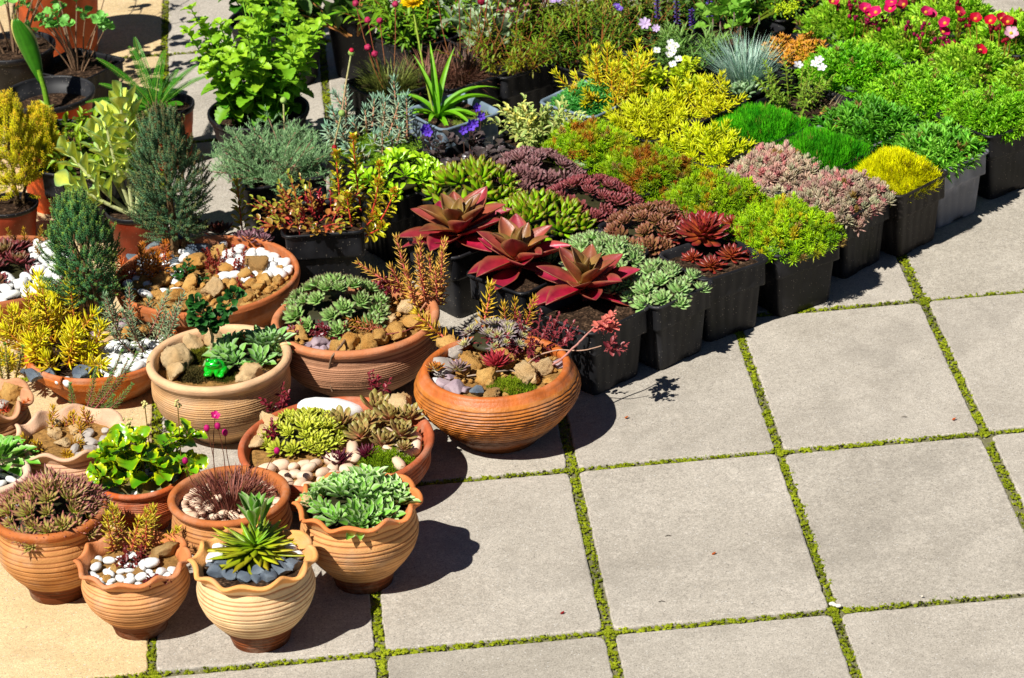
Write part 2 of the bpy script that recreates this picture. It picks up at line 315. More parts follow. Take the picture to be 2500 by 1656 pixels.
def ico(sub):
    import bmesh
    bm = bmesh.new(); bmesh.ops.create_icosphere(bm, subdivisions=sub, radius=1); bm.verts.ensure_lookup_table()
    V = np.array([v.co[:] for v in bm.verts]); F = np.array([[v.index for v in f.verts] for f in bm.faces]); bm.free(); return V, F
ICO1, ICO2, ICO3, ICO4 = ico(1), ico(2), ico(3), ico(4)
def snoise(P, f, r, k=5):
    out = np.zeros(len(P))
    for _ in range(k): w = norm(r.normal(size=(1, 3)))[0]*f*r.uniform(.6, 1.5); out += np.sin(P@w+r.uniform(0, 6.28))
    return out/k
def ball(mb, c, r, col, I=None, sq=(1, 1, 1)):
    V, F = I or ICO1; mb.add(np.asarray(c)+V*np.asarray(sq)*r, None, F, col)

# ------------------------------------------------------------------ paving
def build_paving():
    T, TY, GAP, TH = .4, .6, .018, .045
    g = MB(); s = 60
    g.add([[-s, -s, -.006], [s, -s, -.006], [s, s, -.006], [-s, s, -.006]], [[0, 1, 2, 3]])
    g.obj('ground', M_SAND, kind='structure')
    grey, yel = MB(), MB(); r = np.random.default_rng(3)
    for i in range(-9, 14):
        for j in range(-8, 16):
            x0, y0 = i*T+GAP/2, j*TY+GAP/2; w, h = T-GAP, TY-GAP
            n = 26; rad = .012+r.uniform(0, .006)
            # outline with rounded corners and slightly crumbled edge
            pts = []
            for cx, cy, a0 in ((x0+w-rad, y0+rad, -PI/2), (x0+w-rad, y0+h-rad, 0), (x0+rad, y0+h-rad, PI/2), (x0+rad, y0+rad, PI)):
                for a in np.linspace(a0, a0+PI/2, 5): pts.append((cx+rad*math.cos(a), cy+rad*math.sin(a)))
            full = []
            for k in range(len(pts)):
                p, q = np.array(pts[k]), np.array(pts[(k+1) % len(pts)]); m = max(1, int(np.linalg.norm(q-p)/.012))
                for u in range(m): full.append(p+(q-p)*u/m)
            P = np.array(full); P += r.normal(0, .0007, P.shape); c = np.array([x0+w/2, y0+h/2])
            P += np.array([r.normal(0, .0015), r.normal(0, .0015)])
            N = len(P); tilt = r.normal(0, .0012, 2); dz = r.normal(0, .0007)
            def ring(sc, z):
                q = c+(P-c)*(1-sc/np.linalg.norm(P-c, axis=1)[:, None]); return np.concatenate([q, (z+dz+(q-c)@tilt)[:, None]], 1)
            rings = [ring(0, -TH), ring(0, -.0035), ring(.0012, -.0012), ring(.004, 0)]
            V = np.concatenate(rings+[np.array([[c[0], c[1], dz]])]); Q = []
            for a in range(3):
                k = np.arange(N); Q.append(np.stack([a*N+k, a*N+(k+1) % N, (a+1)*N+(k+1) % N, (a+1)*N+k], 1))
            k = np.arange(N); Tt = np.stack([3*N+k, 3*N+(k+1) % N, np.full(N, 4*N)], 1)
            tone = 1+r.normal(0, .07); (yel if i <= -2 else grey).add(V, np.concatenate(Q), Tt, np.array([tone, tone, tone*(1+r.normal(0, .01))]))
    grey.obj('paving', M_PAVE, kind='structure', smooth=False)
    yel.obj('yellow_paving', M_YELLOW, kind='structure', smooth=False)
    # moss in the joints: cushions and short shoots
    mo = MB(); segs = []
    for i in range(-2, 6): segs.append(('x', i*T, -1.9, 2.2))
    for j in range(-3, 4): segs.append(('y', j*TY, -1.0, 2.1))
    for kind, v, a, b in segs:
        n = int((b-a)/.0019); s_ = r.uniform(a, b, n); o = np.clip(r.normal(0, .0058, n), -.0115, .0115)
        P = np.stack([v+o, s_], 1) if kind == 'x' else np.stack([s_, v+o], 1)
        th = .6*snoise(np.concatenate([P, np.zeros((n, 1))], 1), 30, np.random.default_rng(5), 5)+.6*snoise(np.concatenate([P, np.zeros((n, 1))], 1), 7, np.random.default_rng(6), 5)
        keep = th+r.normal(0, .12, n) > -.42; P = P[keep]; th = th[keep]; n = len(P)
        for rr in range(1):
            sz = r.uniform(.0022, .0048, n)*(1+.3*th)
            Vc, F = ICO1; sz *= .85; sq = np.stack([sz, sz, sz*r.uniform(.35, .6, n)], 1)
            V = (Vc[None]*sq[:, None])+np.concatenate([P, np.full((n, 1), -.0020)], 1)[:, None]
            k = np.clip(.5+.6*th+r.normal(0, .25, n), 0, 1)[:, None, None]
            C = (S(104, 116, 12, .7)*(1-k)+S(160, 170, 34, .85)*k)*np.ones((n, len(Vc), 1))
            dk = (r.random(n) < .06+.3*(th < -.15))[:, None, None]; C = np.where(dk, S(70, 66, 40, .6), C)
            mo.add(V.reshape(-1, 3), None, (F[None]+(np.arange(n)*len(Vc))[:, None, None]).reshape(-1, 3), C.reshape(-1, 3))
        m = n*5; ii = r.integers(0, n, m); PP = np.concatenate([P[ii]+r.normal(0, .0028, (m, 2)), np.full((m, 1), -.002)], 1)
        D = norm(np.concatenate([r.normal(0, .55, (m, 2)), np.ones((m, 1))], 1)); kk = np.clip(.5+.6*th[ii]+r.normal(0, .3, m), 0, 1)
        inst(mo, BLADE, PP, D, r.uniform(.002, .005, m), r.uniform(.0007, .0012, m), mix(S(96, 112, 8, .8), S(140, 160, 14), kk), mix(S(140, 156, 22, .85), S(184, 196, 60, .85), kk), var=.2)
    mo.obj('joint_moss', M_MOSS, kind='stuff', smooth=False, label='bright green and dark moss growing in the joints between the paving slabs', cat='moss')
build_paving()
def debris():
    r = np.random.default_rng(11)
    spots = [(1448, 968, 'orange'), (2132, 1380, 'x'), (1650, 1283, 'orange'), (1930, 1402, 'white'), (2205, 972, 'orange'), (1530, 1392, 'twig'), (1300, 1420, 'red'), (2090, 965, 'twig'), (1545, 1240, 'twig')]
    names = {'orange': ('dry_leaf', S(190, 95, 40), 'dry leaf'), 'white': ('stone_chip', S(240, 232, 215), 'stone chip'), 'x': ('stone_chip', S(235, 225, 205), 'stone chip'), 'red': ('dry_leaf', S(150, 30, 30), 'dry leaf'), 'twig': ('twig', S(70, 60, 45), 'twig')}
    lab = ['small orange dry leaf flake lying right of the twig shadow', 'tiny pale chip near the right edge of the paving', 'small orange leaf flake in the middle of a slab', 'white stone chip at the crossing of two mossy joints', 'orange leaf flake near the mossy joint at the right', 'small dark twig on the slab below the orange flake', 'tiny red leaf scrap beside the row of pot shadows', 'short dark twig in the upper right slab', 'thin dark twig lying left of the orange flake']
    for (u, v, k), l in zip(spots, lab):
        nm, c, cat = names[k]; mb = MB(); p = G(u, v, .001)
        if k == 'twig': tube(mb, [[-.006, 0, .001], [0, .001, .002], [.006, -.001, .001]], [.0005, .0007, .0004], c)
        elif k == 'white':
            for q in ((0, 0), (.006, -.004), (-.004, .005)): ball(mb, (q[0], q[1], .003), r.uniform(.004, .006), c, ICO2, (1.2, .8, .7))
        elif k == 'x': ball(mb, (0, 0, .0015), .003, c, ICO1, (1, .7, .6))
        else: inst(mb, flat_wl('lance', .6, nl=5, nw=3, bend=.6), [[-.004, 0, .001]], [[1, .3, .1]], .010, .006, c, c*.7)
        mb.obj(nm, M_STEM if k == 'twig' else M_PEB if k in 'xwhite' else M_LEAF, None, p, label=l, cat=cat)
debris()

# ------------------------------------------------------------------ clay pots
def lathe(mb, prof, col, nt=120, wavy=None, rfun=None):
    prof = np.asarray(prof, float); n = len(prof); a = np.arange(nt)/nt*2*PI
    Rr = np.repeat(prof[:, 0:1], nt, 1); Z = np.repeat(prof[:, 1:2], nt, 1)
    if wavy is not None:
        w = wavy(prof[:, 1], prof[:, 0]); ph = w[2]*a+.6+.35*np.sin(2*a+1)+.25*np.sin(3*a); am = 1+.25*np.sin(a*2+2)+.2*np.sin(a*5); Z += w[0][:, None]*(am*np.sin(ph))[None]; Rr += w[1][:, None]*(am*np.sin(ph+1.9))[None]
    if rfun is not None: Rr *= rfun(a, Z)
    V = np.stack([Rr*np.cos(a), Rr*np.sin(a), Z], 2)
    i, j = np.meshgrid(np.arange(n-1), np.arange(nt), indexing='ij'); a0 = (i*nt+j).ravel(); a1 = (i*nt+(j+1) % nt).ravel()
    mb.add(V.reshape(-1, 3), np.stack([a0, a1, a1+nt, a0+nt], 1), None, np.repeat(np.asarray(col), nt, 0))
SHAPES = {
 'bulb': [(0, .46), (.04, .475), (.14, .52), (.22, .61), (.34, .755), (.46, .87), (.58, .935), (.68, .95), (.78, .915), (.88, .88), (.95, .925), (1, 1.0)],
 'round': [(0, .50), (.05, .51), (.12, .54), (.2, .62), (.32, .77), (.46, .91), (.6, .985), (.74, .96), (.85, .925), (.92, .94), (.96, .985), (1, 1.0)],
 'bowl': [(0, .46), (.05, .49), (.15, .62), (.3, .80), (.45, .905), (.6, .955), (.74, .955), (.84, .935), (.9, .95), (.95, .99), (1, 1.0)],
 'tuck': [(0, .46), (.06, .50), (.15, .60), (.3, .75), (.45, .87), (.6, .965), (.74, 1.0), (.84, .985), (.92, .945), (.97, .915), (1, .895)],
 'cone': [(0, .60), (.2, .68), (.5, .81), (.74, .925), (.76, .93), (.765, .965), (.8, .975), (.95, 1.0), (1, .995)],
 'dish': [(0, .62), (.25, .74), (.55, .88), (.70, .935), (.715, .97), (.9, 1.0), (1, .995)],
}
def clay_pot(name, u, v, wpx, H, shape, label, c=(198, 120, 66), cr=None, cb=None, band=.26, grooves=0, gcol=(120, 55, 22), gdepth=.017, wavy=0, nw=9, glossy=False, lip=.006, fill=None, seed=1, group=None, soilc=None, cat='flower pot', rope=False, x=0):
    r = np.random.default_rng(seed); P = G(u, v, H); Rr = np.linalg.norm(G(u-wpx/2, v, H)-G(u+wpx/2, v, H))/2
    pot = empty(name, (P[0], P[1], 0), 0, label=label, cat=cat, group=group)
    zs = np.array([p[0] for p in SHAPES[shape]])*H; rs = np.array([p[1] for p in SHAPES[shape]])*Rr
    z = np.linspace(0, H, 150)
    rr = np.interp(z, zs, rs)
    if shape not in ('cone', 'dish'):
        k = np.exp(-np.linspace(-2, 2, 13)**2); k /= k.sum(); pad = np.pad(rr, 6, mode='edge'); pad[:6] = rr[0]; pad[-6:] = rr[-1]+(rr[-1]-rr[-2])*np.arange(1, 7); rr = np.convolve(pad, k, 'valid')
    C = np.repeat(S(*c)[None], len(z), 0)*(1+.10*np.sin(z*90+seed)[:, None]+r.normal(0, .02, (len(z), 1)))
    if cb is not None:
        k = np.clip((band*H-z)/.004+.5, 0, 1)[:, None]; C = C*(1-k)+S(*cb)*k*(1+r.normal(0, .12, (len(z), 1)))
    if grooves:
        gz = np.sort(np.concatenate([np.linspace(.08, .88, grooves)+r.normal(0, .008, grooves)]))*H
        for q in gz:
            wd = r.uniform(.55, 1.1)*(.0016 if grooves < 18 or glossy else .0011); e = np.exp(-((z-q)/wd)**2)
            rr = rr*(1-gdepth*e*r.uniform(.6, 1.2)); k = np.clip(e*r.uniform(.55, 1.0), 0, 1)[:, None]; C = C*(1-k)+S(*gcol)*k
    cr_ = S(*(cr or c)); k = np.clip((z-.93*H)/.004, 0, 1)[:, None]; C = C*(1-k)+cr_*k
    out = np.stack([rr, z], 1)
    bot = [(0, .002), (rr[0]*.7, .001), (rr[0]-.004, 0)]
    top = []
    for a in np.linspace(0, PI, 7)[1:]: top.append((rr[-1]-lip*(1-math.cos(a))*.9, H+lip*.8*math.sin(a)))
    fz = fill if fill is not None else H-.022
    ri = np.interp([H*.93, H*.86, fz-.004, fz-.012], zs, rs)
    inner = [(min(ri[0], rr[-1])-lip*1.55, H*.93+.001), (min(ri[1], rr[-1])-.0100, H*.86), (ri[2]-.010, min(fz-.004, H*.85)), (ri[3]-.016, min(fz-.012, H*.84))]
    prof = np.concatenate([bot, out, top, inner]); cc = np.concatenate([np.repeat(C[:1], 3, 0), C, np.repeat(cr_[None], 6+4, 0)])
    nb = 3+len(z)*93//100; wf = None
    if wavy:
        amp = wavy
        def wf(Z, R_):
            w = np.clip((Z-.80*H)/(.2*H), 0, 1)**1.7; return amp*w, amp*.8*w, nw
    wob = np.random.default_rng(seed+5).uniform(0, 6.28, 3)
    def rf(a, Z): return 1+.006*np.sin(a*2+wob[0])[None]+.003*np.sin(a*5+wob[1]+Z*60)+(.0035*np.sin(a*31+Z*800+wob[2])*(Z < .9*H) if rope else 0)
    m = M_TERRAG if glossy else M_TERRA
    b = MB(); lathe(b, prof[:nb+1], cc[:nb+1], 132, wf, rf); b.obj('body', m, pot)
    b = MB(); lathe(b, prof[nb:], cc[nb:], 132, wf, rf); b.obj('rim', m, pot)
    # soil
    sr = np.interp(fz, zs, rs)-.010; sb = MB(); n = 26; rg = np.linspace(0, sr, n); A = np.arange(64)/64*2*PI
    V = np.stack([rg[:, None]*np.cos(A), rg[:, None]*np.sin(A), np.zeros((n, 64))+fz], 2).reshape(-1, 3)
    V[:, 2] += .0035*snoise(V, 60, r, 6)+.0025*snoise(V, 190, r, 6)
    i, j = np.meshgrid(np.arange(n-1), np.arange(64), indexing='ij'); a0 = (i*64+j).ravel(); a1 = (i*64+(j+1) % 64).ravel()
    sb.add(V, np.stack([a0, a1, a1+64, a0+64], 1)); sb.obj('soil', M_TUFFSOIL if soilc else M_SOIL, pot)
    return dict(o=pot, c=P, r=Rr, H=H, z=fz, sr=sr, a=0)
M_TUFFSOIL = material('sandy_grit', rough=.95, spec=.1, n_scale=140, n_amt=.45, bump=1, b_scale=320, base=tuple(S(150, 112, 62)), detail=8)

POT = {}
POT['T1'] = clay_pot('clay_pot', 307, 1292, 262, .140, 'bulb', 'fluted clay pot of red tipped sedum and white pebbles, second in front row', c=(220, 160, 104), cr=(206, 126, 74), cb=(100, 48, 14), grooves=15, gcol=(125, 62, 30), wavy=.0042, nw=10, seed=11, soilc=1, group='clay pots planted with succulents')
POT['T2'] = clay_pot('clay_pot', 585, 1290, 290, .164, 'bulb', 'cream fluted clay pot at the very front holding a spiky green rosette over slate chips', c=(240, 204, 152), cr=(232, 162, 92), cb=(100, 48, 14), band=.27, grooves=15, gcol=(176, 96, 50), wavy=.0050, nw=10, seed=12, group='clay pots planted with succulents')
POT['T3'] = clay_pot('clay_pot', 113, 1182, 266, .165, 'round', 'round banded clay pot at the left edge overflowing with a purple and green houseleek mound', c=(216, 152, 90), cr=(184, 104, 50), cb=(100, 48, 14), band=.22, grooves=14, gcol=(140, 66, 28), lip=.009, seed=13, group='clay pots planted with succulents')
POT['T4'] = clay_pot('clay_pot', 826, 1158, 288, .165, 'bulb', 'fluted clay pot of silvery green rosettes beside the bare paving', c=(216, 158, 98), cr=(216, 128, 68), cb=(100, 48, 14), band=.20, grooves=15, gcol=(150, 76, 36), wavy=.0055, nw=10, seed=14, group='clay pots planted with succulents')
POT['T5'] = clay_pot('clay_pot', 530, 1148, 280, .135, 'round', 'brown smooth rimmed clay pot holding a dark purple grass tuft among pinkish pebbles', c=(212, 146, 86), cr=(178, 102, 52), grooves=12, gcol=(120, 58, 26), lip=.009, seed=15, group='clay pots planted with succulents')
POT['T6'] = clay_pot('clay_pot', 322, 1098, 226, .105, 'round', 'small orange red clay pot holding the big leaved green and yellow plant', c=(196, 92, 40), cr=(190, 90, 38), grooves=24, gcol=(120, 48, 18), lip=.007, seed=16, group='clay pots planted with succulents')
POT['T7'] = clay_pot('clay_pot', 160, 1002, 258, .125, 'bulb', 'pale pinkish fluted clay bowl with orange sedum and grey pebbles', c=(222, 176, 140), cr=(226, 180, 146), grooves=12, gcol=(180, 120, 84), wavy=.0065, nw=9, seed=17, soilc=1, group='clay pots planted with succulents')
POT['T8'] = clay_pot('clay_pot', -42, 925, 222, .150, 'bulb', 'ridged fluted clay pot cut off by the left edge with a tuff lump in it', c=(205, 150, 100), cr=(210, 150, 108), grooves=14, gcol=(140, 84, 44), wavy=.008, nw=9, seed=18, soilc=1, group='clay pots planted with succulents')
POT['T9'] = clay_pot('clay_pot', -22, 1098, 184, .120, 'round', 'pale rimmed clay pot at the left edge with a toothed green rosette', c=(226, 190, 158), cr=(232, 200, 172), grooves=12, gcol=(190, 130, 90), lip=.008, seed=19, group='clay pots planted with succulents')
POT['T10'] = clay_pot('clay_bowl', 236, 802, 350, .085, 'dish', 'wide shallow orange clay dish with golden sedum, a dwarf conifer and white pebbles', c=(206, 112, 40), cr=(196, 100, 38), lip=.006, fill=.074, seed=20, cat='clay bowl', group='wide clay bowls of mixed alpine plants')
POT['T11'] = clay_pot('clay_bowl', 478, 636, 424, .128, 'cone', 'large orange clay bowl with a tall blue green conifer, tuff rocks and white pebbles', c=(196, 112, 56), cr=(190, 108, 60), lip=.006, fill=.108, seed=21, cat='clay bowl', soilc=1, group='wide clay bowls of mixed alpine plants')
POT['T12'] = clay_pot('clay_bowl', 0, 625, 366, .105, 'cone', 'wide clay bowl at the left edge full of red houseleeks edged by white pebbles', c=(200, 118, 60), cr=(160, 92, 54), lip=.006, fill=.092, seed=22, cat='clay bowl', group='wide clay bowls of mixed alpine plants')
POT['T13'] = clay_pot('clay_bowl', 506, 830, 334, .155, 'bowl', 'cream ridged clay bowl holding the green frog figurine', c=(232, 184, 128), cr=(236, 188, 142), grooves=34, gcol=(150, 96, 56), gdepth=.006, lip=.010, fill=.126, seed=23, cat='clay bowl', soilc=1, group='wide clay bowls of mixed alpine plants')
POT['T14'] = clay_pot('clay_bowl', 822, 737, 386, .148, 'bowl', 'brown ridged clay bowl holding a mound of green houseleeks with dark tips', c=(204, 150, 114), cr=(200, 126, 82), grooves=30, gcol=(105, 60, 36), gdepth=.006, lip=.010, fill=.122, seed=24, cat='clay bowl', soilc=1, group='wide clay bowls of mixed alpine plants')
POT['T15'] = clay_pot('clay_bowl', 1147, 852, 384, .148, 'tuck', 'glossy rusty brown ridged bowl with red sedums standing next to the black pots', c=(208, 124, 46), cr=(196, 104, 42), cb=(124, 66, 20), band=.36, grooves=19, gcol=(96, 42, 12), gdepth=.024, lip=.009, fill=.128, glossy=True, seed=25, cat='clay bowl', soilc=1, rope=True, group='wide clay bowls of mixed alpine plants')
POT['T16'] = clay_pot('clay_bowl', 777, 1027, 452, .100, 'bowl', 'wide red clay bowl with lime and bronze houseleeks behind the fluted pot', c=(190, 98, 56), cr=(186, 96, 58), grooves=14, gcol=(120, 52, 26), gdepth=.005, lip=.008, fill=.082, seed=26, cat='clay bowl', soilc=1, group='wide clay bowls of mixed alpine plants')

# ------------------------------------------------------------------ plastic pots
def sq_ring(half, rad, n=8):
    pts = []
    for cx, cy, a0 in ((1, -1, -PI/2), (1, 1, 0), (-1, 1, PI/2), (-1, -1, PI)):
        for a in np.linspace(a0, a0+PI/2, 5): pts.append((cx*(half-rad)+rad*math.cos(a), cy*(half-rad)+rad*math.sin(a)))
        # points along the following side
        q = pts[-1]; d = {(1, -1): (0, 1), (1, 1): (-1, 0), (-1, 1): (0, -1), (-1, -1): (1, 0)}[(cx, cy)]
        for k in range(1, 25): pts.append((q[0]+d[0]*(2*(half-rad))*k/25, q[1]+d[1]*(2*(half-rad))*k/25))
    return np.array(pts)
_pm = {}
def square_pot(name, x, y, deg, label, m=None, H=.158, half=.082, fill=None, group=None, ribs='wide', rim=None, tilt=0):
    m = m or M_BLACK; key = (m.name, H, half, ribs, rim.name if rim else '')
    o = empty(name, (x, y, 0), math.radians(deg), label=label, cat='plant pot', group=group)
    if key not in _pm:
        N = 116; bot = half*.745
        lev = [(0, bot*.86, 0), (0, bot*.97, 0), (.004/H, bot, 0), (.10, bot*1.02, 1), (.40, None, 1), (.60, None, 1), (.615, None, 0), (.63, 'step', 1), (.66, 'step', 1), (.93, 'step', 1), (.945, 'step', 0)]
        rings = []; idx = np.arange(N)
        side = idx % 29; onside = side >= 5; s_ = (side-5)/24.0
        fl = np.where(onside, (np.sin(s_*2*PI*(4.5 if ribs == 'wide' else 17)+.4) > .35).astype(float), 0)
        if ribs != 'wide': fl = fl*(s_ > .18)*(s_ < .82)
        for t, h_, rb in lev:
            hh = bot+(half*.90-bot)*t if h_ is None else (half*.925+(half*.02)*t if h_ == 'step' else h_)
            p = sq_ring(hh, .011); amt = .0016 if ribs == 'wide' else .0007
            use = rb and (ribs == 'wide' or t > .35)
            if use: p = p*(1-(fl*amt/hh)[:, None])
            z = np.full(N, t*H)
            if t < .02: z = z+np.where(onside & (s_ > .33) & (s_ < .67), .010, 0)
            rings.append(np.concatenate([p, z[:, None]], 1))
        V = np.concatenate(rings); k = np.arange(N)
        Q = np.concatenate([np.stack([a*N+k, a*N+(k+1) % N, (a+1)*N+(k+1) % N, (a+1)*N+k], 1) for a in range(len(rings)-1)])
        b = MB(); b.add(V, Q); body = b.mesh('body', m)
        pr = [(half*.945, .945*H), (half*.985, .95*H), (half*1.02, .962*H), (half*1.035, .978*H), (half*1.02, .995*H), (half*.995, H), (half*.965, .992*H), (half*.945, .97*H), (half*.925, .93*H), (half*.905, .87*H), (half*.89, .80*H)]
        rings = [np.concatenate([sq_ring(a, .020), np.full((N, 1), z)], 1) for a, z in pr]
        V = np.concatenate(rings); Q = np.concatenate([np.stack([a*N+k, a*N+(k+1) % N, (a+1)*N+(k+1) % N, (a+1)*N+k], 1) for a in range(len(rings)-1)])
        b = MB(); b.add(V, Q); rm = b.mesh('rim', rim or m)
        fz = .885*H; n = 30; gx, gy = np.meshgrid(np.linspace(-1, 1, n), np.linspace(-1, 1, n), indexing='ij'); a = half*.895
        V = np.stack([gx.ravel()*a, gy.ravel()*a, np.full(n*n, fz)], 1); r = np.random.default_rng(8); V[:, 2] += .003*snoise(V, 80, r)+.002*snoise(V, 260, r)
        b = MB(); b.add(V, grid_quads(n, n)); so = b.mesh('soil', M_SOIL)
        _pm[key] = (body, rm, so)
    for nm, me in zip(('body', 'rim', 'soil'), _pm[key]):
        c = bpy.data.objects.new(nm, me); COL.objects.link(c); c.parent = o
    return dict(o=o, c=np.array([x, y, 0]), r=half, H=H, z=.885*H, sr=half*.88, a=math.radians(deg))
def round_pot(name, x, y, r, H, label, m, rimm=None, fill=None, band=True, group=None):
    o = empty(name, (x, y, 0), 0, label=label, cat='plant pot', group=group); f = fill or H*.86
    b = MB(); p = [(0, .002), (r*.70, 0), (r*.72, .003), (r*.86, H*.62), (r*.875, H*.63), (r*.94, H*.90)]
    lathe(b, p, np.ones((len(p), 3)), 72); b.obj('body', m, o)
    b = MB(); p = [(r*.94, H*.90), (r*.98, H*.91), (r, H*.95), (r, H*.99), (r*.985, H), (r*.955, H), (r*.945, H*.97), (r*.915, H*.85), (r*.88, H*.84), (r*.86, H*.70), (r*.82, f*.9)]
    lathe(b, p, np.ones((len(p), 3)), 72); b.obj('rim', rimm or m, o)
    sb = MB(); n = 20; sr = r*(.72+.2*f/H); rg = np.linspace(0, sr, n); A = np.arange(48)/48*2*PI
    V = np.stack([rg[:, None]*np.cos(A), rg[:, None]*np.sin(A), np.zeros((n, 48))+f], 2).reshape(-1, 3); rr = np.random.default_rng(4)
    V[:, 2] += .004*snoise(V, 60, rr)+.002*snoise(V, 220, rr)
    i, j = np.meshgrid(np.arange(n-1), np.arange(48), indexing='ij'); a0 = (i*48+j).ravel(); a1 = (i*48+(j+1) % 48).ravel()
    sb.add(V, np.stack([a0, a1, a1+48, a0+48], 1)); sb.obj('soil', M_SOIL, o)
    return dict(o=o, c=np.array([x, y, 0]), r=r, H=H, z=f, sr=sr, a=0)

# black nursery pots standing in slanting rows
BP = {}
LAT = dict(A=[(.486, -.218), (.363, -.015), (.248, .184)], B=[(.628, -.135), (.52, .04), (.41, .22), (.29, .41)], C=[(.758, -.03), (.65, .14), (.54, .31), (.43, .48)],
 D=[(.921, .06), (.80, .24), (.68, .41), (.57, .58)], E=[(1.064, .215), (.95, .37), (.83, .54), (.72, .71), (.60, .88)], F=[(1.20, .30), (1.07, .46), (.96, .63), (.84, .80), (.73, .97), (.62, 1.14)],
 G=[(1.317, .427), (1.19, .58), (1.08, .75), (.97, .92), (.86, 1.09), (.75, 1.26)], H=[(1.47, .56), (1.34, .73), (1.22, .90), (1.11, 1.07), (1.00, 1.24), (.89, 1.40)],
 I=[(1.62, .70), (1.49, .87), (1.37, 1.04), (1.25, 1.21), (1.13, 1.38)], J=[(1.63, 1.03), (1.51, 1.19), (1.39, 1.36)])
BIG = {'D0': (.158, .089), 'H0': (.168, .092), 'A0': (.155, .085), 'G0': (.150, .084)}
MATS = {'A0': (M_BLACK2, None), 'B0': (M_BLACK2, None), 'C0': (M_BLACK2, None), 'D0': (M_BLACK, None), 'E0': (M_BLACK, None), 'F0': (M_BROWN, None), 'G0': (M_GREY, None), 'H0': (M_BLACK, None), 'E4': (M_BLUEGREY, None), 'G1': (M_GREY, None)}
CONTENT = {}
rp = np.random.default_rng(21)
ANG = {'A': 38, 'B': 35, 'C': 29, 'D': 27, 'E': 40, 'F': 39, 'G': 35, 'H': 33, 'I': 34, 'J': 34}
LABEL_POT = {
 'A0': 'charcoal square pot under the front wine red rosette, nearest the brown bowl', 'A1': 'square pot under the middle wine red rosette', 'A2': 'square pot under the rearmost wine red rosette',
 'B0': 'charcoal fluted pot of pale green houseleeks, second in the front edge', 'B1': 'square pot of pale green houseleeks behind the front one', 'B2': 'square pot under the nearer green finger leaved clump', 'B3': 'square pot under the farther green finger leaved clump',
 'C0': 'charcoal fluted pot of shiny dark red houseleeks, third in the front edge', 'C1': 'square pot of brown green houseleeks behind the shiny red ones', 'C2': 'square pot of dark red downy houseleeks', 'C3': 'square pot of greyish purple houseleeks',
 'D0': 'large black pot with mud splashes under the nearest green sedum cushion', 'D1': 'black pot of the second green sedum cushion from the front', 'D2': 'black pot of the third green and rust sedum cushion', 'D3': 'black pot of the rearmost rusty sedum cushion',
 'E0': 'black fluted pot of grey pink sedum in the front edge', 'E1': 'pot of pink tipped grey sedum behind the front one', 'E2': 'pot under the brightest yellow needle sedum', 'E3': 'pot under the second yellow needle sedum', 'E4': 'blue grey pot with an empty corner beside the variegated shrublet',
 'F0': 'brown rimmed black pot of the yellow moss cushion', 'F1': 'pot of dark green mossy turf beside the yellow cushion', 'F2': 'pot of mossy turf behind the first turf pot', 'F3': 'pot of the lime spoon leaved plant', 'F4': 'pot of the white flowered rock cress', 'F5': 'pot of the narrow leaved plant left of the white flower',
 'G0': 'light grey fluted pot with a pale rim in the front edge', 'G1': 'grey pot of glossy mossy saxifrage next in the row behind', 'G2': 'black pot with bare soil around the white starry phlox', 'G3': 'pot of the blue fescue tuft', 'G4': 'pot of the grey green pink with spiky buds', 'G5': 'pot of the lavender flowered phlox',
 'H0': 'big black pot with a ribbed panel at the right end', 'H1': 'pot of the green starry cushion behind the big black pot', 'H2': 'pot of the green cushion left of the red flowers', 'H3': 'pot of the orange tipped yellow sedum', 'H4': 'pot of the pleated lady mantle leaves', 'H5': 'pot of the bronze bugle with blue spikes',
 'I0': 'black pot at the right picture edge under a green cushion', 'I1': 'pot of the saxifrage with the single pink and white flower', 'I2': 'pot of the mossy saxifrage in the middle of the red flowers', 'I3': 'pot of the saxifrage at the left of the red flowers', 'I4': 'pot of the tangled green herb behind the lady mantle',
 'J0': 'pot of the rear right saxifrage with wine red flowers', 'J1': 'pot of the grey bud plant against the bare paving', 'J2': 'pot of the rear saxifrage with yellow and red flowers'}
def lattice_pot(k, m=None):
    row, i = k[0], int(k[1:]); x, y = LAT[row][i]; H, h = BIG.get(k, (.158, .084)); mm, rim = MATS.get(k, (M_BLACK, None))
    BP[k] = square_pot('nursery_pot', x, y, ANG[row]+rp.normal(0, 1.8), LABEL_POT[k], m=mm, H=H, half=h, ribs='fine' if k in ('D0', 'H0', 'D1', 'A2') else 'wide', group='square plastic nursery pots in slanting rows')
for row in LAT:
    for i in range(len(LAT[row])): lattice_pot(row+str(i))
def extra_pot(k, u, v, deg, label, m=None, H=.158, half=.081, ribs='wide'):
    p = G(u, v, H); BP[k] = square_pot('nursery_pot', p[0], p[1], deg, label, m=m, H=H, half=half, ribs=ribs, group='square plastic nursery pots in slanting rows')
extra_pot('bl1', 868, 335, 34, 'black ribbed pot of the blue grey pencil leaved sedum', half=.092)
extra_pot('bl2', 1045, 255, 30, 'blue grey pot with the strap leaved plant and bare gritty soil', m=M_BLUEGREY, half=.082)
extra_pot('bl3', 1075, 372, 34, 'square pot of the dark leaved violet', m=M_BLACK2, half=.085)
extra_pot('bl4', 1250, 315, 34, 'black pot of the cream edged shrublet', half=.078)
extra_pot('bl5', 905, 425, 30, 'black pot of the lime green fleshy rosettes', half=.075)
extra_pot('bl6', 748, 500, -2, 'tall black pot facing front with the creeping red sedum', H=.17, half=.088, ribs='fine')
extra_pot('bl7', 640, 385, 14, 'tall black pot of the grey ferny plant', H=.175, half=.094, ribs='fine')
extra_pot('bl8', 1185, 135, 30, 'black pot of the bushy narrow leaved plant with an orange base', half=.09)
extra_pot('bl9', 1060, 165, 30, 'black pot of the brown grassy tuft', half=.085)
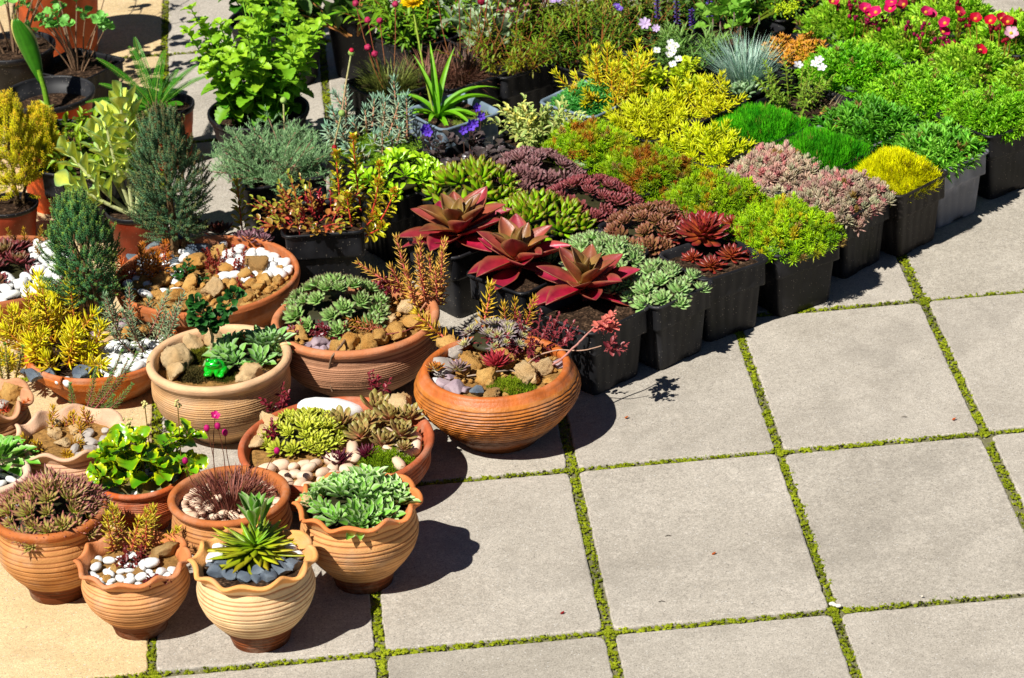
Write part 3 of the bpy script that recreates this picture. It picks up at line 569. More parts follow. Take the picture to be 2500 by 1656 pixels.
extra_pot('bl10', 900, 190, 30, 'black pot of the dark green thrift with pink buds', half=.08)
extra_pot('bl11', 1105, 75, 30, 'pot of the felty silver leaved plant', half=.08)
extra_pot('bl12', 960, 80, 34, 'pot of the upright green plant behind the thrift', half=.08)
extra_pot('bl13', 180, 148, 50, 'shallow black square pot of thin stemmed columbine at the upper left', H=.12, half=.085)
extra_pot('bl14', 205, 372, 62, 'black square pot full of toothed yellow green leaves', H=.17, half=.085)
RP = {}
def rpot(k, u, v, wpx, H, label, m, rimm=None, fill=None):
    p = G(u, v, H); r = np.linalg.norm(G(u-wpx/2, v, H)-G(u+wpx/2, v, H))/2
    RP[k] = round_pot('round_pot', p[0], p[1], r, H, label, m, rimm, fill, group='round plastic pots at the back')
M_PO = plastic_material('orange_red_plastic', tuple(S(205, 78, 20)), .4, (.5, .25, .15))
M_PO2 = plastic_material('dull_orange_plastic', tuple(S(180, 80, 35)), .45, (.5, .25, .15))
M_PBR = plastic_material('dark_red_brown_plastic', tuple(S(120, 40, 15)), .4, (.3, .15, .1))
rpot('r1', 113, 213, 206, .16, 'orange red round pot with a black rim and one rolled hosta shoot', M_PO, M_BLACK2, fill=.118)
rpot('r2', 30, 105, 190, .17, 'black round pot of columbine stems at the upper left edge', M_BLACK, fill=.155)
rpot('r4', 118, -95, 220, .26, 'big orange plastic pot in the upper left corner', M_PO2, fill=.235)
rpot('r5', 122, 312, 190, .17, 'orange round pot with a black rim behind the golden conifer', M_PO, M_BLACK)
rpot('r6', 318, 478, 150, .125, 'dark red brown round pot of the variegated stonecrop', M_PBR, M_BLACK, fill=.112)
rpot('r7', 378, 240, 140, .15, 'round black rimmed terracotta coloured pot of the feathery fern', M_PO2, M_BLACK, fill=.13)
rpot('r8', 597, 252, 232, .16, 'big black round pot of the bright green leafy bush', M_BLACK)
rpot('r9', 640, 42, 225, .16, 'black round pot behind the bright green bush', M_BLACK2)
rpot('r10', 810, 20, 120, .17, 'black round pot behind the large oval leaves', M_BLACK)
rpot('r11', 985, -5, 110, .17, 'orange round pot glimpsed behind the yellow flower', M_PO)
rpot('r12', 22, 470, 130, .10, 'low dark pot under the golden conifer at the left edge', M_PBR, M_BLACK)
rpot('r13', 2122, -30, 150, .13, 'ochre round pot at the top edge behind the red flowers', plastic_material('ochre_plastic', tuple(S(215, 150, 60)), .5, (.5, .3, .2)))

# ------------------------------------------------------------------ stones
def peb_mesh(name, kind, seed, m):
    r = np.random.default_rng(seed); V, F = ICO3 if kind in ('tuff', 'slate', 'chunk') else ICO2; V = V.copy()
    if kind == 'tuff' or kind == 'chunk':
        V, F = ICO4; V = V.copy()
        for _ in range(9):
            n = norm(r.normal(size=(1, 3)))[0]; d = r.uniform(.45, .75); k = V@n; V -= np.outer(np.clip(k-d, 0, None), n)*.9
        a = .15 if kind == 'tuff' else .05
        rad = 1+a*snoise(V, 4, r)+a*.8*snoise(V, 9, r)+a*1.3*np.abs(snoise(V, 15, r, 4))+a*.7*snoise(V, 30, r, 6); V = V*rad[:, None]
    elif kind == 'slate':
        for _ in range(9):
            n = norm(r.normal(size=(1, 3)))[0]; d = r.uniform(.5, .8); k = V@n; V -= np.outer(np.clip(k-d, 0, None), n)
        V *= (1+.03*snoise(V, 12, r))[:, None]
    else:
        p = .9; V = np.sign(V)*np.abs(V)**p; V *= (1+(.14 if kind == 'pebble' else .17)*snoise(V, 2.2, r, 3)+(.05*snoise(V, 6, r) if kind == 'rough' else 0))[:, None]; V *= r.uniform([.85, .75, .8], [1.25, 1.1, 1.1])
    V *= np.array(dict(tuff=(1, .8, .72), chunk=(1, .8, .6), slate=(1, .75, .55), pebble=(1, .74, .56), rough=(1, .78, .66))[kind])
    c0, c1 = m[1], m[2]; k = np.clip(.5+.9*snoise(V, 3.5, r, 6), 0, 1)
    C = mix(c0, c1, k)
    if kind in ('tuff',):
        C = C*(1-.30*np.clip(np.abs(snoise(V, 22, r, 4))-.25, 0, 1))[:, None]
    mb = MB(); mb.add(V, None, F, C); return mb.mesh(name, m[0], smooth=kind != 'slate')
KINDS = dict(
 white=('pebble', 'pebble', (M_PEB, S(250, 249, 245, .88), S(240, 240, 238, .86)), 6),
 pink=('rough', 'pebble', (M_PEB, S(244, 218, 190, .85), S(232, 190, 158, .85)), 8),
 mauve=('chunk', 'stone', (M_PEB, S(186, 164, 168), S(150, 128, 138)), 5),
 grey=('chunk', 'stone', (M_PEB, S(190, 178, 165), S(160, 152, 146)), 4),
 tuff=('tuff', 'rock', (M_TUFF, S(236, 188, 112, .85), S(214, 152, 74, .85)), 7),
 tuffpale=('tuff', 'rock', (M_TUFF, S(246, 214, 164, .88), S(232, 188, 128, .88)), 5),
 brown=('tuff', 'rock', (M_TUFF, S(206, 168, 112), S(176, 130, 74)), 4),
 slate=('slate', 'stone', (M_SLATE, S(84, 96, 112), S(136, 148, 158)), 6),
 blue=('chunk', 'stone', (M_SLATE, S(88, 105, 125), S(140, 152, 155)), 4))
_km = {}
NAME = dict(white='white_pebble', pink='pink_pebble', mauve='mauve_stone', grey='grey_stone', tuff='tuff_rock', tuffpale='tuff_rock', brown='tuff_rock', slate='slate_chip', blue='blue_grey_rock')
def stone(kind, x, y, z, r, label, group=None, rz=None, sq=(1, 1, 1), i=None, tiltmax=.5):
    if kind not in _km:
        kk, _, m, n = KINDS[kind]; _km[kind] = [peb_mesh(NAME[kind], kk, 100+7*q+len(kind), m) for q in range(n)]
    q = _km[kind]; me = q[(i if i is not None else rng.integers(0, 99)) % len(q)]
    o = bpy.data.objects.new(NAME[kind], me); COL.objects.link(o); o.location = (x, y, z)
    o.rotation_euler = (rng.normal(0, .25)*tiltmax*2, rng.normal(0, .25)*tiltmax*2, rng.uniform(0, 6.28) if rz is None else rz); o.scale = (r*sq[0], r*sq[1], r*sq[2])
    return tag(o, label, KINDS[kind][1], group)
def stones(P, kind, n, r0, r1, zone, label, group, lay=.35, dense=.8, avoid=()):
    """scatter stones over the fill of pot P; zone(x, y) in units of the fill radius"""
    pl = []; t = 0
    while len(pl) < n and t < n*60:
        t += 1; a = rng.uniform(0, 2*PI); q = math.sqrt(rng.uniform(0, 1)); x, y = q*math.cos(a), q*math.sin(a)
        if not zone(x, y): continue
        r = rng.uniform(r0, r1); X, Y = x*(P['sr']-r*.5), y*(P['sr']-r*.5)
        if any(math.hypot(X-b[0], Y-b[1]) < (r+b[2])*dense for b in pl+list(avoid)): continue
        pl.append((X, Y, r)); stone(kind, P['c'][0]+X, P['c'][1]+Y, P['z']+r*lay, r, label, group)
    return pl
def rock(P, kind, dx, dy, r, label, z=.35, i=None, sq=(1, 1, 1), rz=None, group=None):
    """one rock at (dx, dy) in units of the fill radius"""
    return stone(kind, P['c'][0]+dx*P['sr'], P['c'][1]+dy*P['sr'], P['z']+r*z, r, label, group, rz, sq, i, .3)

# ------------------------------------------------------------------ plant makers
def rosette(mb, c, r, n, T, c0, c1, ax=(0, 0, 1), el0=1.35, el1=.15, wr=.4, inner=.35, ce=None, pw=1, ew=2, ea=1, ci=None, jit=.08, lift=.1, rnd=None, rot=None, var=.08, base=.10, twist=0):
    rnd = rnd or rng
    i = np.arange(n); f = (i+.5)/n; az = i*2.39996+(rnd.uniform(0, 6.28) if rot is None else rot)
    el = el0+(el1-el0)*f**.66+rnd.normal(0, jit, n); L = r*(inner+(1-inner)*np.clip(f*1.25, 0, 1)**.7)*(1+rnd.normal(0, .05, n))
    d = np.stack([np.cos(el)*np.cos(az), np.cos(el)*np.sin(az), np.sin(el)], 1)
    st = np.stack([np.cos(az)*r*base*f, np.sin(az)*r*base*f, r*lift*(1-f)], 1)
    ax = norm(np.array([ax], float))[0]; X, Y, Z = frames(ax[None], (0, 1, 0.01) if abs(ax[1]) < .9 else (1, 0, 0)); Mx = np.stack([X[0], Z[0], ax], 1)
    if np.linalg.det(Mx) < 0: Mx[:, 0] *= -1
    d = d@Mx.T; st = st@Mx.T
    a0 = np.asarray(c0, float); a1 = np.asarray(c1, float)
    if ci is not None: a0 = mix(ci, c0, np.clip(f*1.6, 0, 1)); a1 = mix(ci, c1, np.clip(f*1.6, 0, 1))
    inst(mb, T, np.asarray(c)+st, d, L, L*wr, a0, a1, up=ax, ce=ce, pw=pw, ew=ew, ea=ea, var=var)
def dome_points(P, n, reach, h, sq=True, rnd=None, jit=.0, pw=2.0, min_d=None):
    """points and outward axes over a cushion on pot P"""
    rnd = rnd or rng; out = []; t = 0; a = P['a']; R_ = P['r']*reach; md = min_d if min_d is not None else R_*1.55/math.sqrt(n)
    while len(out) < n and t < n*50:
        t += 1; x, y = rnd.uniform(-1, 1, 2); q = (abs(x)**3.2+abs(y)**3.2)**(1/3.2) if sq else math.hypot(x, y)
        if q > 1: continue
        X, Y = x*R_, y*R_
        if any((X-b[0])**2+(Y-b[1])**2 < md*md for b in out[-400:]): md *= .9995; continue
        out.append((X, Y, q, x, y))
    o = np.array(out); z = h*(1-o[:, 2]**pw)+rnd.normal(0, jit, len(o)); g = h*pw*o[:, 2]**(pw-1)/R_
    dirn = norm(o[:, 3:5]+1e-6); N = norm(np.concatenate([dirn*g[:, None]*.8, np.ones((len(o), 1))], 1))
    c, s = math.cos(a), math.sin(a); Rm = np.array([[c, s, 0], [-s, c, 0], [0, 0, 1]])
    Pt = np.stack([o[:, 0], o[:, 1], z], 1)@Rm; return Pt, N@Rm
def rosette_mat(name, P, n, r, h, reach, label, T, c0, c1, nl=34, mat=None, variants=3, group=None, sq=True, off=(0, 0), cat='houseleek', rs=(.75, 1.15), min_d=None, sink=.4, zadd=0, part='rosette', **k):
    """a clump of rosettes: each rosette a part, copies share their mesh"""
    mat = mat or M_SUCC
    t = empty(name, (P['c'][0]+off[0], P['c'][1]+off[1], P['z']+zadd), 0, label=label, cat=cat, group=group)
    ms = []
    for q in range(variants):
        mb = MB(); rosette(mb, (0, 0, 0), 1.0, nl+q*2, T, c0, c1, **k); ms.append(mb.mesh(part, mat))
    Pt, N = dome_points(P, n, reach, h, sq, min_d=min_d)
    R_ = P['r']*reach*.80; V, F = ICO3; W = V*np.array([R_, R_, h*.55+.001]); W[:, 2] = np.maximum(W[:, 2], -.004)-.003
    if sq:
        sc = (np.abs(V[:, 0])**3.2+np.abs(V[:, 1])**3.2)**(1/3.2)/np.maximum(np.hypot(V[:, 0], V[:, 1]), 1e-6); W[:, :2] /= np.maximum(sc, .5)[:, None]
        c_, s_ = math.cos(P['a']), math.sin(P['a']); W = W@np.array([[c_, s_, 0], [-s_, c_, 0], [0, 0, 1]])
    mb = MB(); mb.add(W*(1+.05*snoise(W, 120, rng, 5))[:, None], None, F, S(48, 46, 22)); mb.obj('stem_mat', M_STEM, t)
    for i, (p, a) in enumerate(zip(Pt, N)):
        o = bpy.data.objects.new(part, ms[i % variants]); COL.objects.link(o); o.parent = t
        s = r*rng.uniform(*rs); a = norm((a+rng.normal(0, .10, 3))[None])[0]
        q = Vector(a).to_track_quat('Z', 'Y')
        o.rotation_mode = 'QUATERNION'; o.rotation_quaternion = q @ Matrix.Rotation(rng.uniform(0, 6.28), 3, 'Z').to_quaternion()
        o.location = Vector(p)-Vector(a)*s*sink*0+Vector((0, 0, -.002)); o.scale = (s, s, s)
    return t
def shoot(lf, st, P, az, tilt, L, T, ll, wr, nleaf, c_lo, c_hi, tip=None, curl=0, rad=.0016, sc=None, s0=.1, el=.9, taper=.35, wob=.1, tipn=8, stc=None, up=False, sz_end=None):
    """a stem with leaves set spirally round it, ending in a tight tuft"""
    sp = spine(np.asarray(P, float), az, tilt, L, curl, 9, wob); n = len(sp)
    if st is not None: tube(st, sp, np.linspace(rad, rad*.55, n), sc if sc is not None else c_lo, 5)
    f = np.linspace(s0, .97, nleaf); idx = f*(n-1); i0 = np.clip(idx.astype(int), 0, n-2); fr = (idx-i0)[:, None]
    pos = sp[i0]*(1-fr)+sp[i0+1]*fr; d = norm(np.gradient(sp, axis=0)); dd = norm(d[i0]*(1-fr)+d[i0+1]*fr)
    ref = np.array([.3, .9, .1]); X = norm(np.cross(dd, ref)); Y = np.cross(dd, X); a = np.arange(nleaf)*2.39996+az*3
    rad_d = X*np.cos(a)[:, None]+Y*np.sin(a)[:, None]
    e = el*(1-f)**.5*1.0+.18+rng.normal(0, .1, nleaf); e = np.clip(PI/2-e, 0, 1.45) if up else np.clip(.12+(1-el)*.5+.75*f**2.2+rng.normal(0, .14, nleaf), -.3, 1.3)
    D = rad_d*np.cos(e)[:, None]+dd*np.sin(e)[:, None]
    Ls = ll*(1-(taper)*np.clip((f-.55)/.45, 0, 1)**1.5)*(.8+.2*np.clip(f*4, 0, 1))*(1+rng.normal(0, .08, nleaf))
    C = mix(c_lo, c_hi, np.clip((f-.15)/.75+rng.normal(0, .12, nleaf), 0, 1))
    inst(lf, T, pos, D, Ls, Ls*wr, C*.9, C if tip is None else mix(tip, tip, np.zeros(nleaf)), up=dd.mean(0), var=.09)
    if tipn: rosette(lf, sp[-1], ll*.75, tipn, T, c_hi, c_hi if tip is None else tip, ax=d[-1], el0=1.4, el1=.75, wr=wr, lift=0, base=.02)
    return sp
# leaf shapes
F_SEMP = fat_wl('spoon', .42, nl=6, ns=5, bend=.45, thick=.35)
F_SEMPP = fat_wl('lance', .38, nl=6, ns=5, bend=.5, thick=.42)
T_SEMP = fat_wl('agave', .52, nl=8, ns=6, bend=.55, thick=.34)
T_SEMPO = fat_wl('point', .50, nl=8, ns=6, bend=.25, thick=.34)
F_AGAVE = flat_wl('agave', .46, nl=13, nw=7, bend=.30, cup=.30)
F_FING = fat_wl('oval', .30, nl=7, ns=7, bend=.18, thick=.9)
F_FINGS = fat_wl('oval', .36, nl=7, ns=7, bend=.35, thick=.9)
F_SED = fat_wl('lance', .20, nl=5, ns=5, bend=.35, thick=.8)
F_SEDS = fat_wl('lance', .34, nl=4, ns=4, bend=.2, thick=.8)
F_BLUE = fat_wl('lance', .17, nl=5, ns=5, bend=.25, thick=.8)
F_SPOON = flat_wl('spoon', .45, nl=7, nw=5, bend=-.35, cup=.35)
F_LANCE = flat_wl('lance', .25, nl=6, nw=3, bend=-.5, cup=.3)
F_NARROW = flat_wl('lance', .12, nl=5, nw=3, bend=-.5, cup=.3)
F_BROAD = flat_wl('oval', .75, nl=14, nw=5, bend=-.7, cup=.22, ser=.10, wave=.035)
F_ROUND = flat_wl('round', .9, nl=15, nw=7, bend=-.5, cup=.22, ser=.07, wave=.05)
F_OVAL = flat_wl('oval', .5, nl=10, nw=5, bend=-.35, cup=.3)
F_STRAP = flat_wl('strap', .09, nl=12, nw=3, bend=-1.5, cup=.8)
F_STRAPU = flat_wl('strap', .10, nl=12, nw=3, bend=-.5, cup=.8)
F_PETAL = flat_wl('petal', .75, nl=6, nw=5, bend=.3, cup=.2)

def cushion(name, P, n, h, reach, label, c_lo, c_hi, kind='needle', ll=.008, wr=.16, per=16, cat='sedum', mat=None, group=None, sq=True, patch=None, up=.0, pw=2.4, c_patch=None, zadd=0, jit=.002, off=(0, 0), tipc=None, T=None, rise=.0, spread=.75, edge_drop=0, el=(1.3, .1), parent=None, part=None):
    """dense cushion of tiny shoots; patches of another colour where `patch` says so"""
    mb = MB(); Pt, N = dome_points(P, n, reach, h, sq, jit=jit, pw=pw, min_d=0 if n > 700 else None); r = np.random.default_rng(n); K = len(Pt)
    blob = snoise(Pt, 55, np.random.default_rng(n+3), 6); blob2 = snoise(Pt, 130, np.random.default_rng(n+4), 6)
    Pt = Pt+N*(blob2*.006+blob*.007)[:, None]
    T = T or (NEEDLE if kind == 'needle' else BLADE)
    k = np.clip(.5+.55*blob2+r.normal(0, .2, K), 0, 1); C = mix(c_lo, c_hi, k)
    if c_patch is not None:
        m = np.clip((blob-patch)*2.6+r.normal(0, .38, K), 0, 1); m = np.clip(m+(r.random(K) < .10)*.8, 0, 1); C = C*(1-m[:, None])+c_patch*m[:, None]*r.uniform(.75, 1.25, (K, 1))
    i = np.repeat(np.arange(K), per); j = np.tile(np.arange(per), K); f = (j+.5)/per; az = j*2.39996+r.uniform(0, 6.28, K)[i]
    e = el[0]+(el[1]-el[0])*f+r.normal(0, .15, len(i)); ax = norm(N+r.normal(0, .18, N.shape))
    X, Y, Z = frames(ax, (0.01, 1, 0)); d = X[i]*(np.cos(e)*np.cos(az))[:, None]+Z[i]*(np.cos(e)*np.sin(az))[:, None]+ax[i]*np.sin(e)[:, None]
    L = ll*r.uniform(.75, 1.2, K)[i]*(.7+.4*f); st = Pt[i]-ax[i]*(f*ll*spread*1.4)[:, None]
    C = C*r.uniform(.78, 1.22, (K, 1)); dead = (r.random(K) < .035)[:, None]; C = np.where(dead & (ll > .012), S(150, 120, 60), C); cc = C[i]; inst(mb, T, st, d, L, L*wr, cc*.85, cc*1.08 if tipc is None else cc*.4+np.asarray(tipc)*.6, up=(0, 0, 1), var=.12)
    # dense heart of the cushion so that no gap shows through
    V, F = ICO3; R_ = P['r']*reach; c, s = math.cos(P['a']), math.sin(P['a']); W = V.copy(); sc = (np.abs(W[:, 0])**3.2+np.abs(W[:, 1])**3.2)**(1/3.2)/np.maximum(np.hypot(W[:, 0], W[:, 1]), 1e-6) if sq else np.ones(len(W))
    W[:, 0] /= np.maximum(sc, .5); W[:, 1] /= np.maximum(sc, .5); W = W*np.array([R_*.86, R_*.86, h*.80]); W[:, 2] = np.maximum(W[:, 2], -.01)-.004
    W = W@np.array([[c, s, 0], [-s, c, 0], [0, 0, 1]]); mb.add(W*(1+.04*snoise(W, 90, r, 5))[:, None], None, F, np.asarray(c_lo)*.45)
    if parent is not None: return mb.obj(part or 'cushion', mat or M_NEEDLE, parent, (off[0], off[1], zadd))
    return mb.obj(name, mat or M_NEEDLE, None, (P['c'][0]+off[0], P['c'][1]+off[1], P['z']+zadd), label=label, cat=cat, group=group)
def bush(name, P, label, stems, L, tilt, T, ll, wr, nleaf, c_lo, c_hi, cat='plant', ce=None, mat=None, curl=.4, stc=None, rad=.0016, off=(0, 0), base_r=.3, s0=.2, mode='spiral', ew=2, ea=1, el=.5, up=(0, 0, 1), group=None, parts=True, Lvar=.25, zoff=0, droop=0, tipn=0, name_part='foliage', tmin=0, flowers=None, azr=None):
    t = empty(name, (P['c'][0]+off[0], P['c'][1]+off[1], P['z']+zoff), 0, label=label, cat=cat, group=group); lf, st = MB(), MB(); ends = []
    for s in range(stems):
        az = rng.uniform(0, 2*PI) if azr is None else rng.uniform(*azr); q = P['r']*base_r*math.sqrt(rng.random()); p = np.array([q*math.cos(az), q*math.sin(az), -.006])
        Ls = L*(1+rng.uniform(-Lvar, Lvar)); tl = tmin+(tilt-tmin)*rng.random()**.8
        sp = spine(p, az+rng.normal(0, .3), tl, Ls, curl*rng.uniform(.3, 1.2), 10, .2); tube(st, sp, np.linspace(rad, rad*.5, 10), stc if stc is not None else np.asarray(c_lo)*.8, 5); ends.append(sp)
        if stems <= 9: st.obj('stem', M_STEM, t); st = MB()
        f = np.linspace(s0, 1, nleaf)+rng.normal(0, .01, nleaf); f = np.clip(f, 0, .999); idx = f*9; i0 = idx.astype(int); fr = (idx-i0)[:, None]; pos = sp[i0]*(1-fr)+sp[np.minimum(i0+1, 9)]*fr
        d = norm(np.gradient(sp, axis=0)); dd = d[i0]; X = norm(np.cross(dd, [.3, .9, .1])); Y = np.cross(dd, X); a = np.arange(nleaf)*(2.39996 if mode == 'spiral' else PI/2 if mode == 'pair' else 2.2)+az
        if mode == 'pair': a = np.repeat(a[:(nleaf+1)//2], 2)[:nleaf]+np.tile([0, PI], (nleaf+1)//2)[:nleaf]; pos = np.repeat(pos[::2], 2, 0)[:nleaf]
        e = el+(1.2-el)*f**3+rng.normal(0, .2, nleaf); D = (X*np.cos(a)[:, None]+Y*np.sin(a)[:, None])*np.cos(e)[:, None]+dd*np.sin(e)[:, None]; D[:, 2] -= droop
        Lf = ll*(1-.4*np.clip((f-.6)/.4, 0, 1))*(1+rng.normal(0, .15, nleaf)); k = np.clip(f+rng.normal(0, .2, nleaf), 0, 1)
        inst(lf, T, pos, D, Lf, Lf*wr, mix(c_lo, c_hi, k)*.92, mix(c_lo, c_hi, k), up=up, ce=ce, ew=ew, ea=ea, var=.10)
        if tipn: rosette(lf, sp[-1], ll*.7, tipn, T, c_hi, c_hi, ax=d[-1], el0=1.3, el1=.5, wr=wr, ce=ce, ew=ew, ea=ea, lift=0)
    lf.obj(name_part, mat or M_LEAF, t)
    if stems > 9: st.obj('stems', M_STEM, t)
    return t, ends
def flower(parent, c, r, ax, n, col, ctr, colt=None, T=F_PETAL, wr=.85, el=.25, cr=.22, name='flower', calyx=None):
    mb = MB(); col = np.asarray(col, float)
    ax = norm(np.array([ax], float))[0]; X, Y, Z = frames(ax[None], (0.02, 1, 0.01)); a = np.arange(n)/n*2*PI+rng.uniform(0, 6)
    D = (X[0]*np.cos(a)[:, None]+Z[0]*np.sin(a)[:, None])*math.cos(el)+ax*math.sin(el)
    inst(mb, T, np.repeat(np.asarray(c, float)[None], n, 0), D, r, r*wr, col*.9, col if colt is None else colt, up=ax, var=.07)
    ball(mb, np.asarray(c)+ax*r*.10, r*cr, ctr, ICO2)
    return mb.obj(name, M_PETAL, parent)
def grass(name, P, label, n, L, tilt, w, c_lo, c_hi, cat='grass tuft', curl=.7, base_r=.25, off=(0, 0), zoff=0, T=None, group=None, mat=None, Lmin=.5):
    mb = MB(); az = rng.uniform(0, 2*PI, n); q = P['r']*base_r*np.sqrt(rng.random(n)); tl = tilt*rng.random(n)**.7
    pos = np.stack([q*np.cos(az), q*np.sin(az), np.full(n, -.004)], 1); az2 = az+rng.normal(0, .35, n); D = np.stack([np.sin(tl)*np.cos(az2), np.sin(tl)*np.sin(az2), np.cos(tl)], 1)
    T = T or flat_wl('blade', .06, nl=6, nw=2, bend=-curl, cup=0)
    out = np.stack([np.cos(az2), np.sin(az2), np.full(n, .3)], 1); Ls = L*rng.uniform(Lmin, 1.1, n); k = rng.random(n)
    X, Y, Z = frames(D, (0, 0, 1)); inst(mb, T, pos, D, Ls, w*rng.uniform(.7, 1.2, n), mix(c_lo, c_hi, k)*.8, mix(c_lo, c_hi, k), up=(0, 0, 1), var=.12)
    return mb.obj(name, mat or M_NEEDLE, None, (P['c'][0]+off[0], P['c'][1]+off[1], P['z']+zoff), label=label, cat=cat, group=group)

# ================================================================== what stands in the clay pots
def off(P, u, v, dz=0.0):
    p = G(u, v, P['z']+dz); return (p[0]-P['c'][0], p[1]-P['c'][1])
def rk(P, kind, u, v, r, label, z=.35, i=None, sq=(1, 1, 1), rz=None, group=None):
    dx, dy = off(P, u, v, r*.4); return stone(kind, P['c'][0]+dx, P['c'][1]+dy, P['z']+r*z, r, label, group, rz, sq, i, .3)
def at_px(P, u, v, r): dx, dy = off(P, u, v); return (dx, dy, r)
def shoots(name, P, label, spots, L, T, ll, wr, nleaf, c_lo, c_hi, tip=None, tilt=.5, cat='sedum', sc=None, rad=.0017, jl=.25, group=None, curl=-.1, zoff=0, out=None, mat=None, tipn=9, el=.9, s0=.08, each=None):
    """a clump of upright fleshy shoots; every shoot is a part with its stem below it"""
    dx0 = np.mean([off(P, u, v)[0] for u, v in spots]); dy0 = np.mean([off(P, u, v)[1] for u, v in spots])
    t = empty(name, (P['c'][0]+dx0, P['c'][1]+dy0, P['z']+zoff), 0, label=label, cat=cat, group=group)
    for i, (u, v) in enumerate(spots):
        dx, dy = off(P, u, v); p = np.array([dx-dx0, dy-dy0, -.004]); lf, st = MB(), MB()
        az = math.atan2(dy-dy0, dx-dx0)+rng.normal(0, .7) if out is None else out[i][0]
        tl = abs(rng.normal(tilt*.8, tilt*.5)) if out is None else out[i][1]; Ls = (L if each is None else each[i])*(1+rng.uniform(-jl, jl)); q = Ls/L if L else 1
        shoot(lf, st, p, az, tl, Ls, T, ll, wr, max(8, int(nleaf*Ls/L)), c_lo, c_hi, tip, curl, rad, sc, s0=s0, el=el, tipn=tipn)
        a = lf.obj('shoot', mat or M_SUCC, t); st.obj('stem', M_STEM, a)
    return t
Z_ALL = lambda x, y: True

# colours
YG = S(205, 212, 20); YO = S(222, 160, 20); OR = S(214, 112, 40); RD = S(170, 45, 40); PK = S(200, 95, 80)
# --- T1
P = POT['T1']
rk(P, 'brown', 384, 1272, .026, 'cracked brown tuff lump at the right inside the red tipped sedum pot', i=1)
rk(P, 'brown', 355, 1290, .016, 'small brown tuff bit in front of the cracked lump', i=2)
rk(P, 'tuff', 218, 1300, .013, 'small tan rock at the left rim of the second front pot')
rk(P, 'tuff', 262, 1315, .014, 'tan rock between white pebbles in the second front pot')
rk(P, 'brown', 318, 1322, .015, 'brown rock at the front rim of the second front pot')
rk(P, 'tuff', 245, 1338, .012, 'tan rock low at the front left of the second front pot')
rk(P, 'white', 343, 1302, .021, 'largest white pebble, lying in front of the cracked brown tuff', sq=(1.1, .9, .8), rz=.2)
stones(P, 'white', 34, .008, .0145, lambda x, y: not (x > .15 and y > -.25) and y < .55, 'white pebble in the fluted pot with red tipped sedum', 'white pebbles in the second front pot', dense=.78, lay=.42, avoid=[at_px(P, 343, 1302, .02)])
shoots('red_tipped_sedum', P, 'bushy orange and pink sedum with yellow green tips in the second front pot', [(262, 1275), (280, 1262), (300, 1278), (318, 1262), (335, 1275), (372, 1262), (352, 1250), (290, 1250)], .072, F_SED, .019, .2, 40, S(222, 96, 86), S(226, 190, 40), tip=S(214, 206, 50), tilt=.5, sc=S(196, 80, 66))
bush('red_stonecrop', P, 'dark red small leaved stonecrop among the white pebbles', 12, .030, 1.2, F_OVAL, .011, .62, 9, S(95, 20, 24), S(128, 42, 36), cat='stonecrop', mat=M_SUCC, off=off(P, 312, 1302), base_r=.15, stc=S(140, 40, 40), rad=.0012, el=.6)
bush('red_stonecrop', P, 'wine red stonecrop sprig hanging over the wavy front rim', 5, .034, 1.5, F_OVAL, .011, .62, 8, S(110, 34, 34), S(150, 80, 66), cat='stonecrop', mat=M_SUCC, off=off(P, 345, 1345), base_r=.1, stc=S(140, 40, 40), rad=.0012, el=.6, azr=(-1.9, -.9), zoff=.012, curl=.9)
# --- T2
P = POT['T2']
for i, (u, v, r) in enumerate([(500, 1318, .020), (530, 1325, .017), (560, 1332, .020), (590, 1335, .016), (618, 1328, .022), (650, 1315, .024), (675, 1302, .022), (640, 1295, .018), (515, 1300, .018), (545, 1312, .016), (598, 1318, .020), (485, 1305, .012)]):
    rk(P, 'slate', u, v, r, 'blue grey slate chip in the cream fluted pot', i=i, group='slate chips in the cream fluted pot', z=.3)
for u, v, r in [(498, 1268, .018), (492, 1290, .020), (515, 1282, .016), (560, 1252, .015), (668, 1268, .020), (690, 1282, .017), (640, 1262, .015), (525, 1262, .014), (652, 1285, .012)]:
    rk(P, 'white', u, v, r, 'white pebble behind the slate in the cream fluted pot', group='white pebbles in the cream fluted pot')
o_ = off(P, 592, 1285)
t = empty('spiky_rosette', (P['c'][0]+o_[0], P['c'][1]+o_[1], P['z']+.014), 0, label='spiky green and bronze rosette with one tall leafy offshoot in the cream fluted pot', cat='rosette plant')
mb = MB(); rosette(mb, (0, 0, 0), .080, 84, fat_wl('strap', .27, nl=6, ns=5, bend=.1, thick=.35), S(150, 182, 14), S(188, 172, 34), el0=.75, el1=-.10, wr=.28, lift=.12, base=.18, ci=S(120, 170, 20), var=.2, jit=.16, inner=.4); mb.obj('rosette', M_SUCC, t)
mb = MB(); rosette(mb, (.004, .010, .030), .070, 14, flat_wl('spoon', .28, nl=8, nw=5, bend=.1, cup=.35), S(110, 165, 30), S(95, 160, 40), el0=1.5, el1=.75, wr=.28, lift=.35, base=.08, ce=S(190, 215, 150), ew=6, inner=.6, jit=.12); mb.obj('offshoot', M_SUCC, t)
# --- T3
P = POT['T3']
stones(P, 'white', 46, .010, .017, lambda x, y: math.hypot(x, y) > .62, 'white pebble around the purple green mound at the left edge', 'white pebbles in the round banded pot', dense=.72, lay=.5)
rosette_mat('houseleek_mound', P, 50, .028, .066, .92, 'dense purple tipped green houseleek mound in the round banded pot', fat_wl('lance', .30, nl=6, ns=5, bend=.35, thick=.4), S(190, 216, 64), S(172, 70, 104), nl=26, pw=1.1, wr=.30, el0=1.4, el1=.45, sq=False, zadd=.006, off=(.004, .002), rs=(.7, 1.25))
